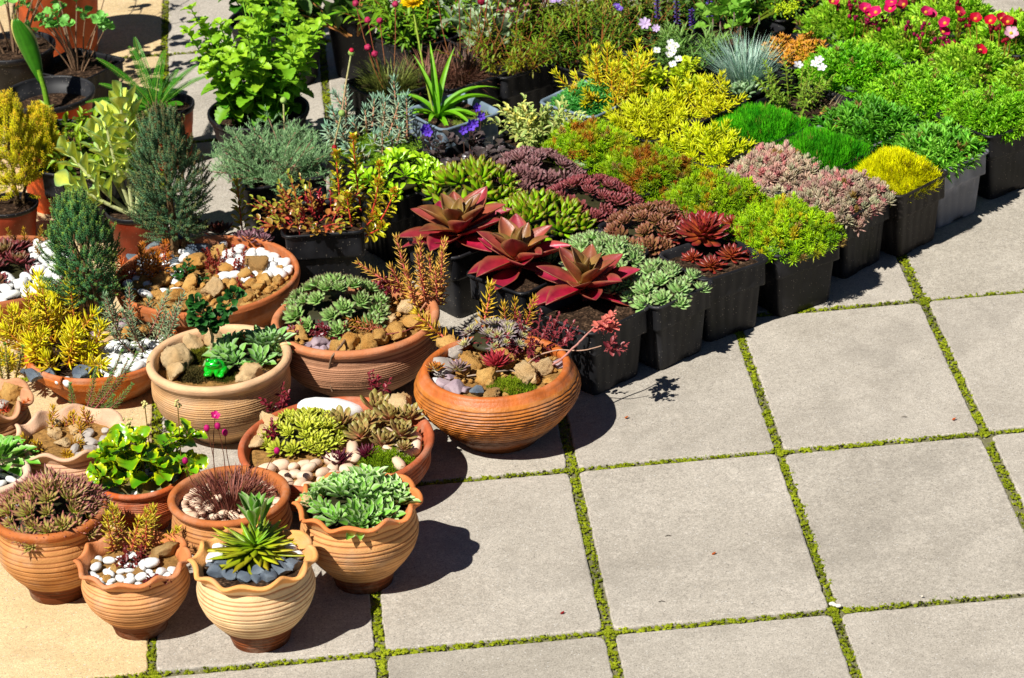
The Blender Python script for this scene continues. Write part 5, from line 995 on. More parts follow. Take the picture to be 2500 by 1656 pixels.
twig('bare_stem', P, [(810, 770, .015), (788, 800, .030), (768, 822, .032), (760, 850, -.005), (762, 880, -.035), (768, 905, -.06)], 'bare knobbly stem hanging down over the front of the brown bowl', .0028)
twig('bare_stem', P, [(985, 700, .04), (960, 735, .02), (940, 745, .012)], 'pale bare stem at the right of the brown bowl', .002, S(190, 130, 96))
twig('bare_stem', P, [(862, 775, .02), (905, 772, .024), (940, 765, .026), (975, 745, .03)], 'thin reddish runner over the tuff rocks of the brown bowl', .0014, S(130, 60, 56))
# --- T15
P = POT['T15']
for (u, v, r, k, l) in [(1020, 845, .034, 'grey', 'large pale grey stone at the left of the glossy bowl'), (1050, 815, .028, 'grey', 'grey stone behind the orange rock'), (1082, 842, .036, 'tuff', 'broad orange tuff rock in the middle of the glossy bowl'), (1040, 800, .028, 'tuff', 'upright tuff rock at the back left of the glossy bowl'), (1130, 868, .028, 'tuff', 'tuff rock in front of the middle one'), (1160, 835, .030, 'tuff', 'tuff rock under the purple sedum'), (1215, 865, .030, 'tuffpale', 'pale tuff rock at the right front of the glossy bowl'), (1250, 850, .028, 'tuffpale', 'pale tuff rock near the right rim of the glossy bowl'), (1232, 878, .016, 'tuffpale', 'small pale crumb at the right front rim of the glossy bowl'), (1210, 790, .026, 'tuff', 'tuff rock at the back rim of the glossy bowl'), (1140, 790, .026, 'tuff', 'tuff rock at the back middle of the glossy bowl'), (1105, 905, .022, 'slate', 'dark slate rock at the front rim of the glossy bowl'), (1135, 912, .020, 'brown', 'brown block at the front rim beside the moss'), (1245, 800, .022, 'tuff', 'tuff rock at the right back of the glossy bowl')]:
    rk(P, k, u, v, r, l, z=.4)
for (u, v, r) in [(1050, 895, .026), (1025, 885, .018), (1078, 900, .016), (1040, 872, .016)]: rk(P, 'mauve', u, v, r, 'mauve flat stone at the front left of the glossy bowl', group='mauve stones in the glossy bowl')
stones(P, 'tuff', 60, .006, .013, Z_ALL, 'small sandy gravel bit in the glossy bowl', 'sandy gravel bits in the glossy bowl', dense=.8)
rk(P, 'mauve', 1295, 840, .022, 'mauve stone against the right rim of the glossy bowl'); rk(P, 'white', 1003, 885, .016, 'white pebble under the small rosette at the left of the glossy bowl')
cushion('moss_patch', dict(P, r=.052, z=P['z']-.002), 520, .014, 1, 'bright green moss strip at the front of the glossy bowl', S(84, 110, 14), S(140, 158, 28), kind='blade', ll=.006, wr=.3, per=7, cat='moss', sq=False, off=off(P, 1185, 900), mat=M_MOSS)
rosette_mat('lilac_sedum', P, 16, .020, .022, .40, 'lilac grey flowering sedum with yellow centres in the glossy bowl', F_SEDS, S(205, 200, 140), S(146, 124, 140), nl=30, pw=.6, wr=.3, sq=False, off=off(P, 1145, 805), cat='sedum', rs=(.8, 1.2), zadd=.022, min_d=.02, ci=S(215, 210, 110))
bush('wine_red_sedum', P, 'mass of wine red round leaved sedum at the right of the glossy bowl', 44, .055, 1.1, F_OVAL, .010, .7, 11, S(96, 30, 38), S(138, 52, 56), cat='sedum', mat=M_SUCC, off=off(P, 1225, 815), base_r=.38, stc=S(150, 60, 66), rad=.001, el=.6, zoff=.01)
bush('wine_red_sedum', P, 'wine red sedum branch arching out over the right rim with a pink tip', 7, .04, 1.2, F_OVAL, .015, .75, 8, S(190, 70, 70), S(226, 130, 110), cat='sedum', mat=M_SUCC, off=(G(1385, 745, P['z']+.075)[0]-P['c'][0], G(1385, 745, P['z']+.075)[1]-P['c'][1]), base_r=.10, stc=S(190, 90, 90), rad=.001, el=.6, zoff=.060)
bush('wine_red_sedum', P, 'dark red sedum sprig hanging below the arching pink branch', 5, .04, 1.3, F_OVAL, .012, .7, 9, S(110, 34, 44), S(160, 76, 76), cat='sedum', mat=M_SUCC, off=(G(1385, 800, P['z']+.035)[0]-P['c'][0], G(1385, 800, P['z']+.035)[1]-P['c'][1]), base_r=.10, stc=S(150, 70, 70), rad=.001, el=.6, zoff=.03, azr=(-.6, .4))
twig('bare_stem', P, [(1230, 862, .005), (1290, 838, .02), (1330, 800, .04), (1360, 770, .06), (1385, 745, .072)], 'pink brown stem reaching right out of the glossy bowl', .0024, S(190, 130, 118))
twig('bare_stem', P, [(1200, 860, .01), (1240, 822, .02), (1290, 808, .028), (1345, 812, .03), (1390, 800, .035)], 'thin pale stem crossing the right rim of the glossy bowl', .0016, S(196, 156, 130))
twig('bare_stem', P, [(1080, 870, .012), (1140, 860, .022), (1185, 855, .016), (1210, 875, .006)], 'grey bare twig over the middle rocks of the glossy bowl', .0018, S(160, 140, 120))
for (u, v, s, c0, c1, l, n) in [(1150, 868, .036, S(170, 50, 60), S(160, 38, 46), 'bright crimson rosette at the front of the glossy bowl', 34), (1060, 880, .026, S(150, 140, 80), S(150, 116, 130), 'pale mauve rosette standing on the mauve stone', 26), (1008, 880, .022, S(180, 160, 40), S(190, 100, 40), 'small yellow and orange rosette at the left rim of the glossy bowl', 26)]:
    o_ = off(P, u, v); t = empty('rosette_plant', (P['c'][0]+o_[0], P['c'][1]+o_[1], P['z']+.022), 0, label=l, cat='rosette plant'); mb = MB(); rosette(mb, (0, 0, 0), s, n, fat_wl('spoon', .42, nl=6, ns=5, bend=.4, thick=.35) if s < .03 else F_SEMPP, c0, c1, wr=.36, lift=.25); mb.obj('rosette', M_SUCC, t)
shoots('coppery_sedum', P, 'two thick orange and yellow sedum shoots at the back of the glossy bowl', [(1065, 800), (1105, 782)], .105, F_SED, .027, .2, 46, S(214, 100, 70), S(216, 180, 40), tip=S(220, 190, 40), out=[(2.8, 1.0), (.5, .45)], jl=.1, sc=S(220, 110, 90), rad=.003, curl=-.3)
shoots('coppery_sedum', P, 'red and yellow sedum shoots at the right back of the glossy bowl', [(1190, 782), (1205, 775), (1175, 790)], .085, F_SED, .020, .2, 46, S(170, 50, 60), S(216, 180, 40), tip=S(210, 170, 40), out=[(1.2, .25), (.4, .45), (1.8, .2)], jl=.2, sc=S(170, 60, 66), rad=.002)
# --- T16
P = POT['T16']
rk(P, 'white', 765, 938, .046, 'one very large flat white pebble at the back of the red bowl', z=.3, sq=(1.35, .8, .75), rz=.05, i=0)
rosette_mat('lime_houseleek', P, 34, .021, .026, .42, 'lime yellow mat of small houseleeks in the red bowl', F_SEMP, S(196, 216, 30), S(196, 200, 60), nl=24, wr=.42, sq=False, off=off(P, 705, 1005, .01), rs=(.8, 1.4), ce=S(196, 190, 100), ew=4, ea=.4, zadd=.010)
t = empty('bronze_houseleek', (P['c'][0]+off(P, 870, 975)[0], P['c'][1]+off(P, 870, 975)[1], P['z']+.012), 0, label='group of large bronze green houseleeks with red bases at the right of the red bowl', cat='houseleek')
b0 = off(P, 870, 975)
for (u, v, s) in [(788, 985, .042), (835, 1015, .038), (885, 1025, .036), (925, 1012, .038), (868, 950, .042), (905, 970, .042), (945, 972, .034), (850, 985, .03), (935, 1045, .02)]:
    o_ = off(P, u, v, .015); mb = MB(); rosette(mb, (o_[0]-b0[0], o_[1]-b0[1], rng.uniform(0, .01)), s*.95, 26, fat_wl('agave', .46, nl=8, ns=6, bend=.4, thick=.28), S(236, 130, 118), S(150, 150, 70), pw=.55, wr=.46, el0=1.4, el1=.25, ce=S(160, 84, 76), ew=5, ea=.5, lift=.25, ax=(rng.normal(0, .15), -.15, 1)); mb.obj('rosette', M_SUCC, t)
for (u, v, r, k, l) in [(625, 980, .030, 'tuffpale', 'pale tuff rock at the left rim of the red bowl'), (610, 1000, .024, 'tuffpale', 'second pale tuff rock below the left one'), (595, 1025, .022, 'tuffpale', 'lowest pale tuff rock at the left rim of the red bowl'), (925, 948, .040, 'tuffpale', 'flat pale tuff slab at the right back of the red bowl'), (650, 958, .014, 'mauve', 'small mauve pebble at the left back of the red bowl')]: rk(P, k, u, v, r, l, z=.45)
stones(P, 'pink', 44, .013, .022, lambda x, y: y < -.25 and x < .15, 'pinkish beige pebble at the left front of the red bowl', 'pinkish pebbles at the front of the red bowl', dense=.72, lay=.5)
stones(P, 'pink', 14, .013, .020, lambda x, y: x > .6 and -.6 < y < .3, 'pinkish beige pebble at the right of the red bowl', 'pinkish pebbles at the right of the red bowl', dense=.8, lay=.5)
for u, v in [(815, 1035), (818, 1058)]: rk(P, 'pink', u, v, .018, 'beige pebble between the lime and bronze houseleeks', group='beige pebbles between the houseleeks')
cushion('moss_patch', dict(P, r=.055, z=P['z']-.002), 620, .016, 1, 'bright green moss patch at the right front of the red bowl', S(84, 120, 10), S(140, 170, 24), kind='blade', ll=.006, wr=.3, per=7, cat='moss', sq=False, off=off(P, 890, 1070), mat=M_MOSS)
for (u, v, s, l) in [(782, 1078, .03, 'dark purple spiky houseleek at the front of the red bowl'), (850, 1062, .026, 'small dark purple houseleek beside the moss patch'), (640, 935, .02, 'dark red sprig with a pale tip at the left back rim of the red bowl'), (648, 1010, .018, 'dark red leafy sprig leaning on the pale tuff rocks'), (868, 905, .020, 'small red sprig rising behind the bronze houseleeks')]:
    if s > .025: o_ = off(P, u, v); t = empty('houseleek', (P['c'][0]+o_[0], P['c'][1]+o_[1], P['z']+.01), 0, label=l, cat='houseleek'); mb = MB(); rosette(mb, (0, 0, 0), s, 34, F_SEMPP, S(90, 20, 40), S(92, 22, 44), wr=.32); mb.obj('rosette', M_SUCC, t)
    else: bush('red_stonecrop', P, l, 4, .05, .4, F_OVAL, .012, .7, 12, S(96, 20, 36), S(140, 34, 50), cat='stonecrop', mat=M_SUCC, off=off(P, u, v+20), base_r=.05, stc=S(150, 60, 60), rad=.0012, el=.5, zoff=.004)

# ================================================================== what grows in the plastic pots
def atp(P, u, v, dz=0.0):
    p = G(u, v, P['z']+dz); return (p[0]-P['c'][0], p[1]-P['c'][1])
# wine red giant rosettes (front slanting row)
def giant(P, u, v, r, n, label, seed, H=.05):
    o_ = atp(P, u, v, H); t = empty('giant_rosette', (P['c'][0]+o_[0], P['c'][1]+o_[1], P['z']-.002), 0, label=label, cat='rosette plant', group='large wine red rosettes')
    q = np.random.default_rng(seed); i = np.arange(n); f = (i+.5)/n; az = i*2.39996+q.uniform(0, 6.28)+q.normal(0, .12, n); el = 1.35-1.5*f**.8+q.normal(0, .13, n); L = r*(.42+.62*np.clip(f*1.6, 0, 1)**.8)*(1+q.normal(0, .06, n))
    for k in range(n):
        mb = MB(); d = np.array([[math.cos(el[k])*math.cos(az[k]), math.cos(el[k])*math.sin(az[k]), math.sin(el[k])]]); st = [[math.cos(az[k])*.006*f[k], math.sin(az[k])*.006*f[k], .016+H*.55*(1-f[k])]]
        g = np.clip(1-f[k]*1.7, 0, 1); g = np.clip(1.25-f[k]*1.9, 0, 1); c0 = S(196, 14, 50)*(1-g)+S(160, 170, 50)*g; c1 = S(188, 50, 82)*(1-g*.6)+S(140, 130, 56)*g*.6
        inst(mb, flat_wl('point', .42, nl=15, nw=7, bend=.15+q.uniform(-.35, .25), cup=q.uniform(.2, .42)), st, d, L[k], L[k]*q.uniform(.43, .52), c0*q.uniform(.8, 1.15), c1*q.uniform(.8, 1.15), up=(0, 0, 1), ce=S(150, 120, 60), ew=12, ea=.5, pw=.8, var=.05)
        a = mb.obj('leaf', M_GIANT, t); m = a.modifiers.new('flesh', 'SOLIDIFY'); m.thickness = .0013; m.offset = 0
    mb = MB(); tube(mb, [[0, 0, -.02], [0, 0, .02], [0, 0, .03]], [.009, .008, .004], S(120, 60, 50)); mb.obj('stem', M_STEM, t)
M_GIANT = material('waxy_red_leaf', rough=.36, spec=.5, n_scale=40, n_amt=.28, bump=.2, b_scale=120, trans=.28)
giant(BP['A0'], 1350, 640, .112, 24, 'nearest wine red giant rosette, in the pot beside the brown bowl', 1)
giant(BP['A1'], 1195, 575, .110, 23, 'middle one of three wine red giant rosettes', 2, H=.055)
giant(BP['A2'], 1055, 510, .124, 26, 'rearmost wine red giant rosette with wide spread leaves', 5, H=.06)
# pale green houseleeks
for k, l, n in (('B0', 'pale green houseleeks with dark tips in the second front edge pot', 26), ('B1', 'pale green dark tipped houseleeks behind the front ones', 30)):
    rosette_mat('houseleek', BP[k], n-4, .026, .024, 1.02, l, T_SEMPO, S(168, 212, 124), S(92, 36, 58), nl=24, pw=4.5, wr=.50, el0=1.4, el1=.2, inner=.55, zadd=.006, rs=(.8, 1.25), min_d=.029, cat='houseleek', group='pale green houseleek clumps')
# fingers
for k, l in (('B2', 'nearer clump of bright green finger shaped leaves with brown tips'), ('B3', 'farther clump of bright green finger shaped leaves with brown tips')):
    rosette_mat('finger_succulent', BP[k], 20, .034, .045, 1.10, l, F_FINGS, S(150, 205, 16), S(120, 66, 30), nl=11, pw=2.6, wr=.34, el0=1.5, el1=.35, inner=.75, lift=.1, zadd=.010, rs=(.8, 1.15), min_d=.033, cat='finger leaved succulent', base=.3)
# dark reds
P = BP['C0']; t = empty('houseleek', (P['c'][0], P['c'][1], P['z']), 0, label='one large and several small shiny dark red houseleeks in the third front edge pot', cat='houseleek')
for (u, v, r, dz) in [(1625, 545, .058, .03), (1545, 555, .030, .012), (1560, 520, .028, .016), (1690, 520, .026, .014), (1715, 548, .034, .012), (1690, 595, .034, .004), (1645, 618, .030, .002), (1738, 590, .022, 0), (1600, 600, .024, .0), (1670, 500, .02, .012), (1735, 520, .02, .012)]:
    x, y = atp(P, u, v, dz); mb = MB(); rosette(mb, (x, y, dz), r, 60 if r > .04 else 32, fat_wl('agave', .36, nl=8, ns=6, bend=.35, thick=.3), S(224, 126, 44), S(128, 14, 36), wr=.33, el0=1.3, el1=.0, ce=S(196, 60, 80), ew=6, ea=.6, pw=.75, lift=.25, ax=(rng.normal(0, .1), -.2, 1)); mb.obj('rosette', M_GIANT, t)
for k, l, c0, c1, ce, n, r, nl in (('C1', 'brown and green downy houseleeks behind the shiny dark red ones', S(160, 150, 50), S(120, 58, 52), S(186, 120, 100), 24, .026, 30), ('C2', 'dark red downy houseleeks, third pot back from the front edge', S(130, 100, 50), S(120, 22, 44), S(190, 110, 116), 24, .026, 32), ('C3', 'greyish purple cobwebby houseleeks in the fourth pot back', S(120, 88, 70), S(116, 66, 78), S(176, 140, 130), 24, .027, 36)):
    rosette_mat('houseleek', BP[k], n, r, .038, 1.06, l, fat_wl('spoon', .44, nl=7, ns=5, bend=.4, thick=.35), c0, c1, nl=nl, wr=.44, ce=ce, ew=3, ea=.65, el0=1.42, el1=.2, inner=.5, zadd=.01, min_d=.028, rs=(.8, 1.2), group='downy dark houseleek clumps')
# green needle cushions D row
F_SEDS4 = fat_wl('lance', .24, nl=3, ns=4, bend=.2, thick=.9)
for k, l, pt, cp in (('D0', 'nearest big green needle leaved sedum cushion with golden edges', .42, S(205, 170, 30)), ('D1', 'second green sedum cushion, right of the shiny red houseleeks', .3, S(200, 140, 26)), ('D2', 'third sedum cushion mottled green and rust', .02, S(178, 104, 30)), ('D3', 'rearmost green and rusty sedum cushion of its row', .08, S(180, 112, 30))):
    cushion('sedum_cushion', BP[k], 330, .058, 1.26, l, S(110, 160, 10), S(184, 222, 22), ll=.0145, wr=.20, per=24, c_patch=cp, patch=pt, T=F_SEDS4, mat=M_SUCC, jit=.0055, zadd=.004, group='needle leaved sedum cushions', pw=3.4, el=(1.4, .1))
for k, l in (('E0', 'grey pink sedum cushion nearest the front edge'), ('E1', 'pink tipped grey sedum cushion behind the front one')):
    cushion('sedum_cushion', BP[k], 210, .046, 1.22, l, S(205, 150, 142), S(190, 190, 150), ll=.0165, wr=.32, per=26, c_patch=S(216, 128, 130), patch=.40, T=F_SEDS, mat=M_SUCC, jit=.005, zadd=.006, group='grey pink sedum cushions', pw=2.4, el=(1.4, .2))
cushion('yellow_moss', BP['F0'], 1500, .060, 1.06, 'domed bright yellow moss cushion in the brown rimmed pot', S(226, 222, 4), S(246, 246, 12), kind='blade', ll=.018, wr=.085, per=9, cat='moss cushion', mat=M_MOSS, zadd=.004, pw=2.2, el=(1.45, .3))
for k, l in (('F1', 'nearer dark green mossy turf'), ('F2', 'farther dark green mossy turf')):
    cushion('green_moss', BP[k], 1500, .036, 1.26, l, S(30, 130, 10), S(96, 200, 20), kind='blade', ll=.020, wr=.085, per=9, cat='moss cushion', mat=M_MOSS, zadd=.002, pw=3, el=(1.4, .2), group='dark green mossy turf')
F_SEDL = flat_wl('lance', .26, nl=5, nw=3, bend=-.3, cup=.4)
for k, l, n, h, c0, c1, ll, rch in (('G0', 'starry mid green rosettes in the light grey pot', 130, .036, S(76, 160, 20), S(146, 210, 66), .026, 1.10), ('G1', 'glossy green starry cushion behind the light grey pot', 150, .034, S(60, 142, 16), S(126, 196, 50), .026, 1.26),
    ('H0', 'fine green cushion filling the big black pot at the right', 300, .040, S(112, 190, 10), S(170, 226, 44), .019, 1.14), ('H1', 'green cushion left of the big black pot', 300, .040, S(112, 188, 12), S(172, 226, 46), .019, 1.34), ('H2', 'bright green cushion beneath the red saxifrage flowers', 280, .048, S(100, 192, 10), S(160, 230, 36), .020, 1.34), ('I0', 'green cushion at the right picture edge', 300, .048, S(120, 182, 16), S(178, 216, 44), .019, 1.3)):
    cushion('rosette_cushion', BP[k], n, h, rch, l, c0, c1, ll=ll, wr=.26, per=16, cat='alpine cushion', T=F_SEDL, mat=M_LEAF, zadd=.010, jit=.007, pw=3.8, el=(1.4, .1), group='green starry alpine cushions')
# yellow needle sedums
def sedum_bed(P, label, n, L, c_lo, c_hi, tip, T=F_SED, ll=.026, wr=.16, spread=.95, name='yellow_sedum', tilt=.9, nleaf=34, group=None, cat='sedum', sc=None, jl=.35, zoff=0, mat=None):
    t = empty(name, (P['c'][0], P['c'][1], P['z']+zoff), 0, label=label, cat=cat, group=group); Pt, N = dome_points(P, n, spread, .0, True)
    for p in Pt:
        q = math.hypot(p[0], p[1])/P['r']; lf, st = MB(), MB(); Ls = L*rng.uniform(1-jl, 1+jl)*(1.1-.3*q); shoot(lf, st, p*[.75, .75, 1]-[0, 0, .004], math.atan2(p[1], p[0])+rng.normal(0, .5), tilt*q+rng.normal(0, .15), Ls, T, ll, wr, max(10, int(nleaf*Ls/L)), c_lo, c_hi, tip, rng.uniform(-.5, .2), .0019, sc, tipn=12)
        a = lf.obj('shoot', mat or M_SUCC, t); st.obj('stem', M_STEM, a)
sedum_bed(BP['E2'], 'brightest yellow needle leaved sedum overhanging its pot', 44, .052, S(176, 200, 8), S(212, 232, 14), S(240, 244, 24), group='yellow needle leaved sedums', tilt=1.25, spread=1.1)
sedum_bed(BP['E3'], 'second yellow needle leaved sedum, with orange lower leaves', 42, .056, S(190, 184, 12), S(212, 228, 16), S(238, 240, 34), group='yellow needle leaved sedums', tilt=1.25, spread=1.1)
sedum_bed(BP['F3'], 'yellow sedum shoots left of the blue fescue', 22, .060, S(204, 190, 10), S(230, 234, 16), S(240, 240, 30), group='yellow needle leaved sedums')
sedum_bed(dict(BP['F4'], c=np.array([.66, .90, 0])), 'taller orange yellow sedum with bronze stems behind the variegated shrublet', 24, .110, S(210, 140, 24), S(226, 220, 24), S(238, 232, 36), group='yellow needle leaved sedums', tilt=.7)
# E4 pot: green cushion with orange shoots
cushion('rosette_cushion', BP['E4'], 130, .036, .92, 'fresh green rosettes in the blue grey pot', S(60, 160, 50), S(120, 205, 100), ll=.018, wr=.28, per=16, cat='alpine cushion', T=F_SEDL, mat=M_LEAF, zadd=.004, pw=2.6, el=(1.4, .1))
sedum_bed(dict(BP['E4'], r=.05), 'a few yellow orange sedum shoots among the fresh green rosettes', 6, .055, S(220, 120, 30), S(238, 206, 30), S(238, 190, 50), tilt=.9)
# blue fescue
grass('blue_fescue', BP['G3'], 'silvery blue fescue grass tuft', 520, .125, .75, .0024, S(140, 190, 165), S(205, 230, 208), base_r=.35, curl=.35, Lmin=.6)
grass('blue_fescue', BP['G3'], 'low bluish blades spreading at the foot of the fescue', 120, .09, 1.4, .0024, S(110, 150, 130), S(170, 200, 180), base_r=.4, curl=.2)
rosette_mat('woolly_rosette', dict(BP['G3'], r=.04), 3, .045, .0, .6, 'grey green striped rosette in front of the blue fescue', flat_wl('spoon', .3, nl=8, nw=5, bend=.2, cup=.4), S(60, 110, 40), S(100, 140, 80), nl=20, wr=.3, ce=S(170, 195, 150), ew=5, off=(-.03, -.075), zadd=.01, cat='rosette plant')
# phlox in the half empty pot
P = BP['G2']
t, ends = bush('white_phlox', P, 'sparse small leaved phlox with white starry flowers in a half bare pot', 34, .085, .55, F_LANCE, .016, .26, 22, S(88, 130, 30), S(160, 196, 60), cat='phlox', off=(-.02, .02), base_r=.7, stc=S(130, 130, 50), rad=.0010, mode='pair', el=.35, s0=.12)
for (u, v) in [(1845, 152), (1893, 140), (1900, 158), (1885, 148)]:
    p = G(u, v, P['z']+.085); flower(t, (p[0]-P['c'][0]+.02, p[1]-P['c'][1]-.02, .085), .013, (rng.normal(0, .2), -.4, .8), 5, S(245, 240, 250, .9), S(200, 190, 120), el=.15, wr=.7, cr=.12)
grass('dry_herb', P, 'dry straw coloured stems at the right of the white phlox', 40, .05, 1.3, .0016, S(150, 120, 90), S(190, 170, 130), base_r=.6, off=(.03, -.01), cat='dry herb')
for i, (dx, dy) in enumerate([(-.02, -.055), (.03, -.045), (.045, -.02), (-.045, -.04)]): stone('tuff', P['c'][0]+dx, P['c'][1]+dy, P['z']+.002, .009, 'small brown crumb on the bare soil of the phlox pot', 'brown crumbs on the bare soil of the phlox pot')
# orange tipped sedum
sedum_bed(BP['H3'], 'stubby yellow sedum with orange tips behind the white phlox', 34, .035, S(200, 190, 30), S(236, 210, 40), S(232, 140, 60), T=F_SEDS, ll=.018, wr=.36, nleaf=16, tilt=.4, name='orange_tipped_sedum')
# mossy saxifrages with red flowers
def saxifrage(P, label, n, spots, col, ctr, single=None, h=.06, zc=.02):
    t = empty('saxifrage', (P['c'][0], P['c'][1], P['z']), 0, label=label, cat='saxifrage', group='flowering mossy saxifrages')
    cushion('x', P, n, h, 1.2, None, S(140, 208, 20), S(200, 238, 70), ll=.028, wr=.30, per=13, T=F_LOBE, mat=M_LEAF, pw=2.2, el=(1.35, .1), parent=t, part='cushion', zadd=zc*.2)
    for (u, v, hh, kind) in spots:
        p = G(u, v, P['z']+hh); q = np.array([p[0]-P['c'][0], p[1]-P['c'][1], hh]); f = np.array([q[0]*.8, q[1]*.8-.004, .02]); st = MB(); s = np.linspace(0, 1, 6)[:, None]; tube(st, f*(1-s)+q*s+np.array([.004, 0, 0])*np.sin(s*3.1), .0011, S(150, 110, 40), 5); so = st.obj('stalk', M_STEM, t)
        if kind == 'w': flower(so, q, .0195, (0, -.6, .75), 5, S(252, 225, 235, .9), S(220, 210, 40), colt=S(240, 150, 190), wr=.8)
        elif kind == 'f': flower(so, q, .0180, (rng.normal(0, .3), -.5, .8), 5, np.asarray(col)*rng.uniform(.85, 1.1), ctr, wr=.95, el=.35, cr=.25)
        else:
            m = MB()
            for _ in range(5): ball(m, q+rng.normal(0, .0055, 3), rng.uniform(.0035, .0055), np.asarray(col)*rng.uniform(.3, .6), ICO1, (1, 1, 1.2))
            m.obj('bud_cluster', M_PETAL, so)
F_LOBE = flat_wl('petal', .5, nl=7, nw=5, bend=.1, cup=.3, ser=.10)
MG = S(222, 20, 105); YL = S(235, 190, 60)
saxifrage(BP['I3'], 'mossy saxifrage with magenta flowers at the left of the flowering group', 150, [(2010, 35, .10, 'f'), (2025, 30, .11, 'f'), (2000, 22, .11, 'f'), (2040, 45, .09, 'b'), (2005, 48, .085, 'b'), (2020, 62, .07, 'b'), (1975, 45, .08, 'b'), (2150, 35, .1, 'f')], MG, YL)
saxifrage(BP['I2'], 'mossy saxifrage with magenta flowers in the middle of the flowering group', 160, [(2058, 22, .11, 'f'), (2062, 8, .12, 'f'), (2140, 30, .11, 'f'), (2185, 55, .10, 'f'), (2125, 85, .075, 'b'), (2130, 60, .09, 'b'), (2165, 92, .07, 'b'), (2180, 75, .08, 'f'), (2100, 60, .09, 'b'), (2200, 100, .06, 'b'), (2185, 95, .07, 'b')], MG, YL)
saxifrage(BP['I1'], 'mossy saxifrage with one pink and white flower on a tall stalk', 160, [(2337, 78, .11, 'w'), (2262, 128, .06, 'b'), (2255, 45, .10, 'f'), (2240, 62, .09, 'b'), (2290, 50, .10, 'f'), (2310, 66, .10, 'b'), (2330, 52, .10, 'f'), (2265, 118, .07, 'f'), (2215, 110, .06, 'b'), (2295, 70, .09, 'b'), (2325, 100, .08, 'b')], S(205, 10, 50), YL)
saxifrage(BP['J0'], 'wine red saxifrage at the right rear corner', 150, [(2315, 45, .09, 'f'), (2345, 60, .09, 'b'), (2300, 62, .08, 'b'), (2320, 58, .09, 'f')], S(190, 12, 50), YL)
saxifrage(BP['J1'], 'saxifrage with dark red buds rising before the bare paving', 140, [(2212, 10, .10, 'b'), (2215, 30, .09, 'f'), (2220, 42, .08, 'b'), (2235, 55, .08, 'b')], S(200, 15, 60), YL)
saxifrage(BP['J2'], 'rear saxifrage with magenta flowers near the top edge', 140, [(2058, 5, .10, 'f'), (2090, 12, .08, 'f'), (2050, 15, .08, 'b'), (1960, 15, .08, 'b'), (1985, 10, .08, 'b'), (1940, 12, .08, 'b'), (1925, 5, .09, 'f')], S(190, 12, 70), YL)
P = BP['J1']
t, e = bush('grey_bud_herb', P, 'thin stalks with pale green star buds against the bare paving', 9, .13, .35, F_NARROW, .02, .2, 8, S(120, 150, 70), S(170, 195, 110), cat='herb', off=(.03, .03), base_r=.5, rad=.0012, tipn=12, tmin=.1)
# yellow green spoon leaved + rock cress
P = BP['F4']
t, e = bush('white_rock_cress', P, 'lime spoon leaved plant with a cluster of white four petalled flowers', 26, .055, .8, F_SPOON, .028, .45, 10, S(150, 180, 14), S(205, 222, 30), cat='rock cress', base_r=.7, off=(.05, .0), zoff=.01, rad=.0016)
for (u, v) in [(1550, 100), (1558, 122), (1545, 128), (1518, 118), (1562, 108), (1555, 150), (1568, 138), (1548, 112)]:
    p = G(u, v, P['z']+.085); flower(t, (p[0]-P['c'][0]-.05, p[1]-P['c'][1], .075), .0105, (rng.normal(0, .3), -.5, .8), 4, S(250, 250, 248, .9), S(200, 210, 60), el=.2, wr=.95, cr=.18)
bush('spoon_herb', BP['F3'], 'lime green spoon leaved herb between the two yellow sedums', 24, .05, .9, F_SPOON, .026, .45, 10, S(160, 190, 14), S(210, 224, 30), cat='herb', base_r=.8, off=(-.06, .06), zoff=.005)
# narrow leaved herbs
for k, l, n, L, c0, c1, T, ll, o2 in (('F5', 'bushy narrow leaved green plant behind the tall yellow sedum', 46, .13, S(60, 96, 18), S(140, 178, 34), F_NARROW, .026, (0, 0)), ('bl8', 'narrow leaved green bush turning orange at the base', 46, .13, S(150, 130, 24), S(120, 172, 30), F_NARROW, .024, (0, 0)), ('G5', 'dark green tangled phlox with lavender flowers', 34, .10, S(40, 70, 20), S(110, 146, 40), F_LANCE, .026, (0, 0)),
    ('I4', 'tangled mid green herb at the top edge', 40, .12, S(60, 110, 24), S(130, 176, 40), F_LANCE, .026, (0, 0)), ('bl12', 'upright bright green herb at the top edge behind the thrift', 30, .16, S(70, 130, 20), S(150, 196, 40), F_LANCE, .04, (0, 0))):
    P = BP[k]; tt, e = bush('narrow_leaved_herb', P, l, n, L, .9, T, ll, .16 if T is F_NARROW else .24, 20, c0, c1, cat='herb', base_r=.8, stc=S(150, 90, 40), rad=.0013, el=.45, s0=.12)
    if k == 'F5':
        for (u, v) in [(1432, 22), (1425, 15)]: p = G(u, v, P['z']+.10); flower(tt, (p[0]-P['c'][0], p[1]-P['c'][1], .10), .010, (0, -.4, .8), 5, S(130, 90, 200), S(200, 190, 240))
    if k == 'bl8':
        for (u, v) in [(1290, 2), (1278, 3)]: p = G(u, v, P['z']+.13); flower(tt, (p[0]-P['c'][0], p[1]-P['c'][1], .13), .010, (0, -.4, .8), 5, S(200, 170, 225), S(200, 190, 240))
    if k == 'G5':
        for (u, v, r) in [(1490, 55, .0165), (1516, 66, .011)]: p = G(u, v, P['z']+.10); flower(tt, (p[0]-P['c'][0], p[1]-P['c'][1], .10), r, (0, -.75, .6), 7, S(225, 200, 240, .9), S(240, 225, 240), wr=.55, el=.1, cr=.1)
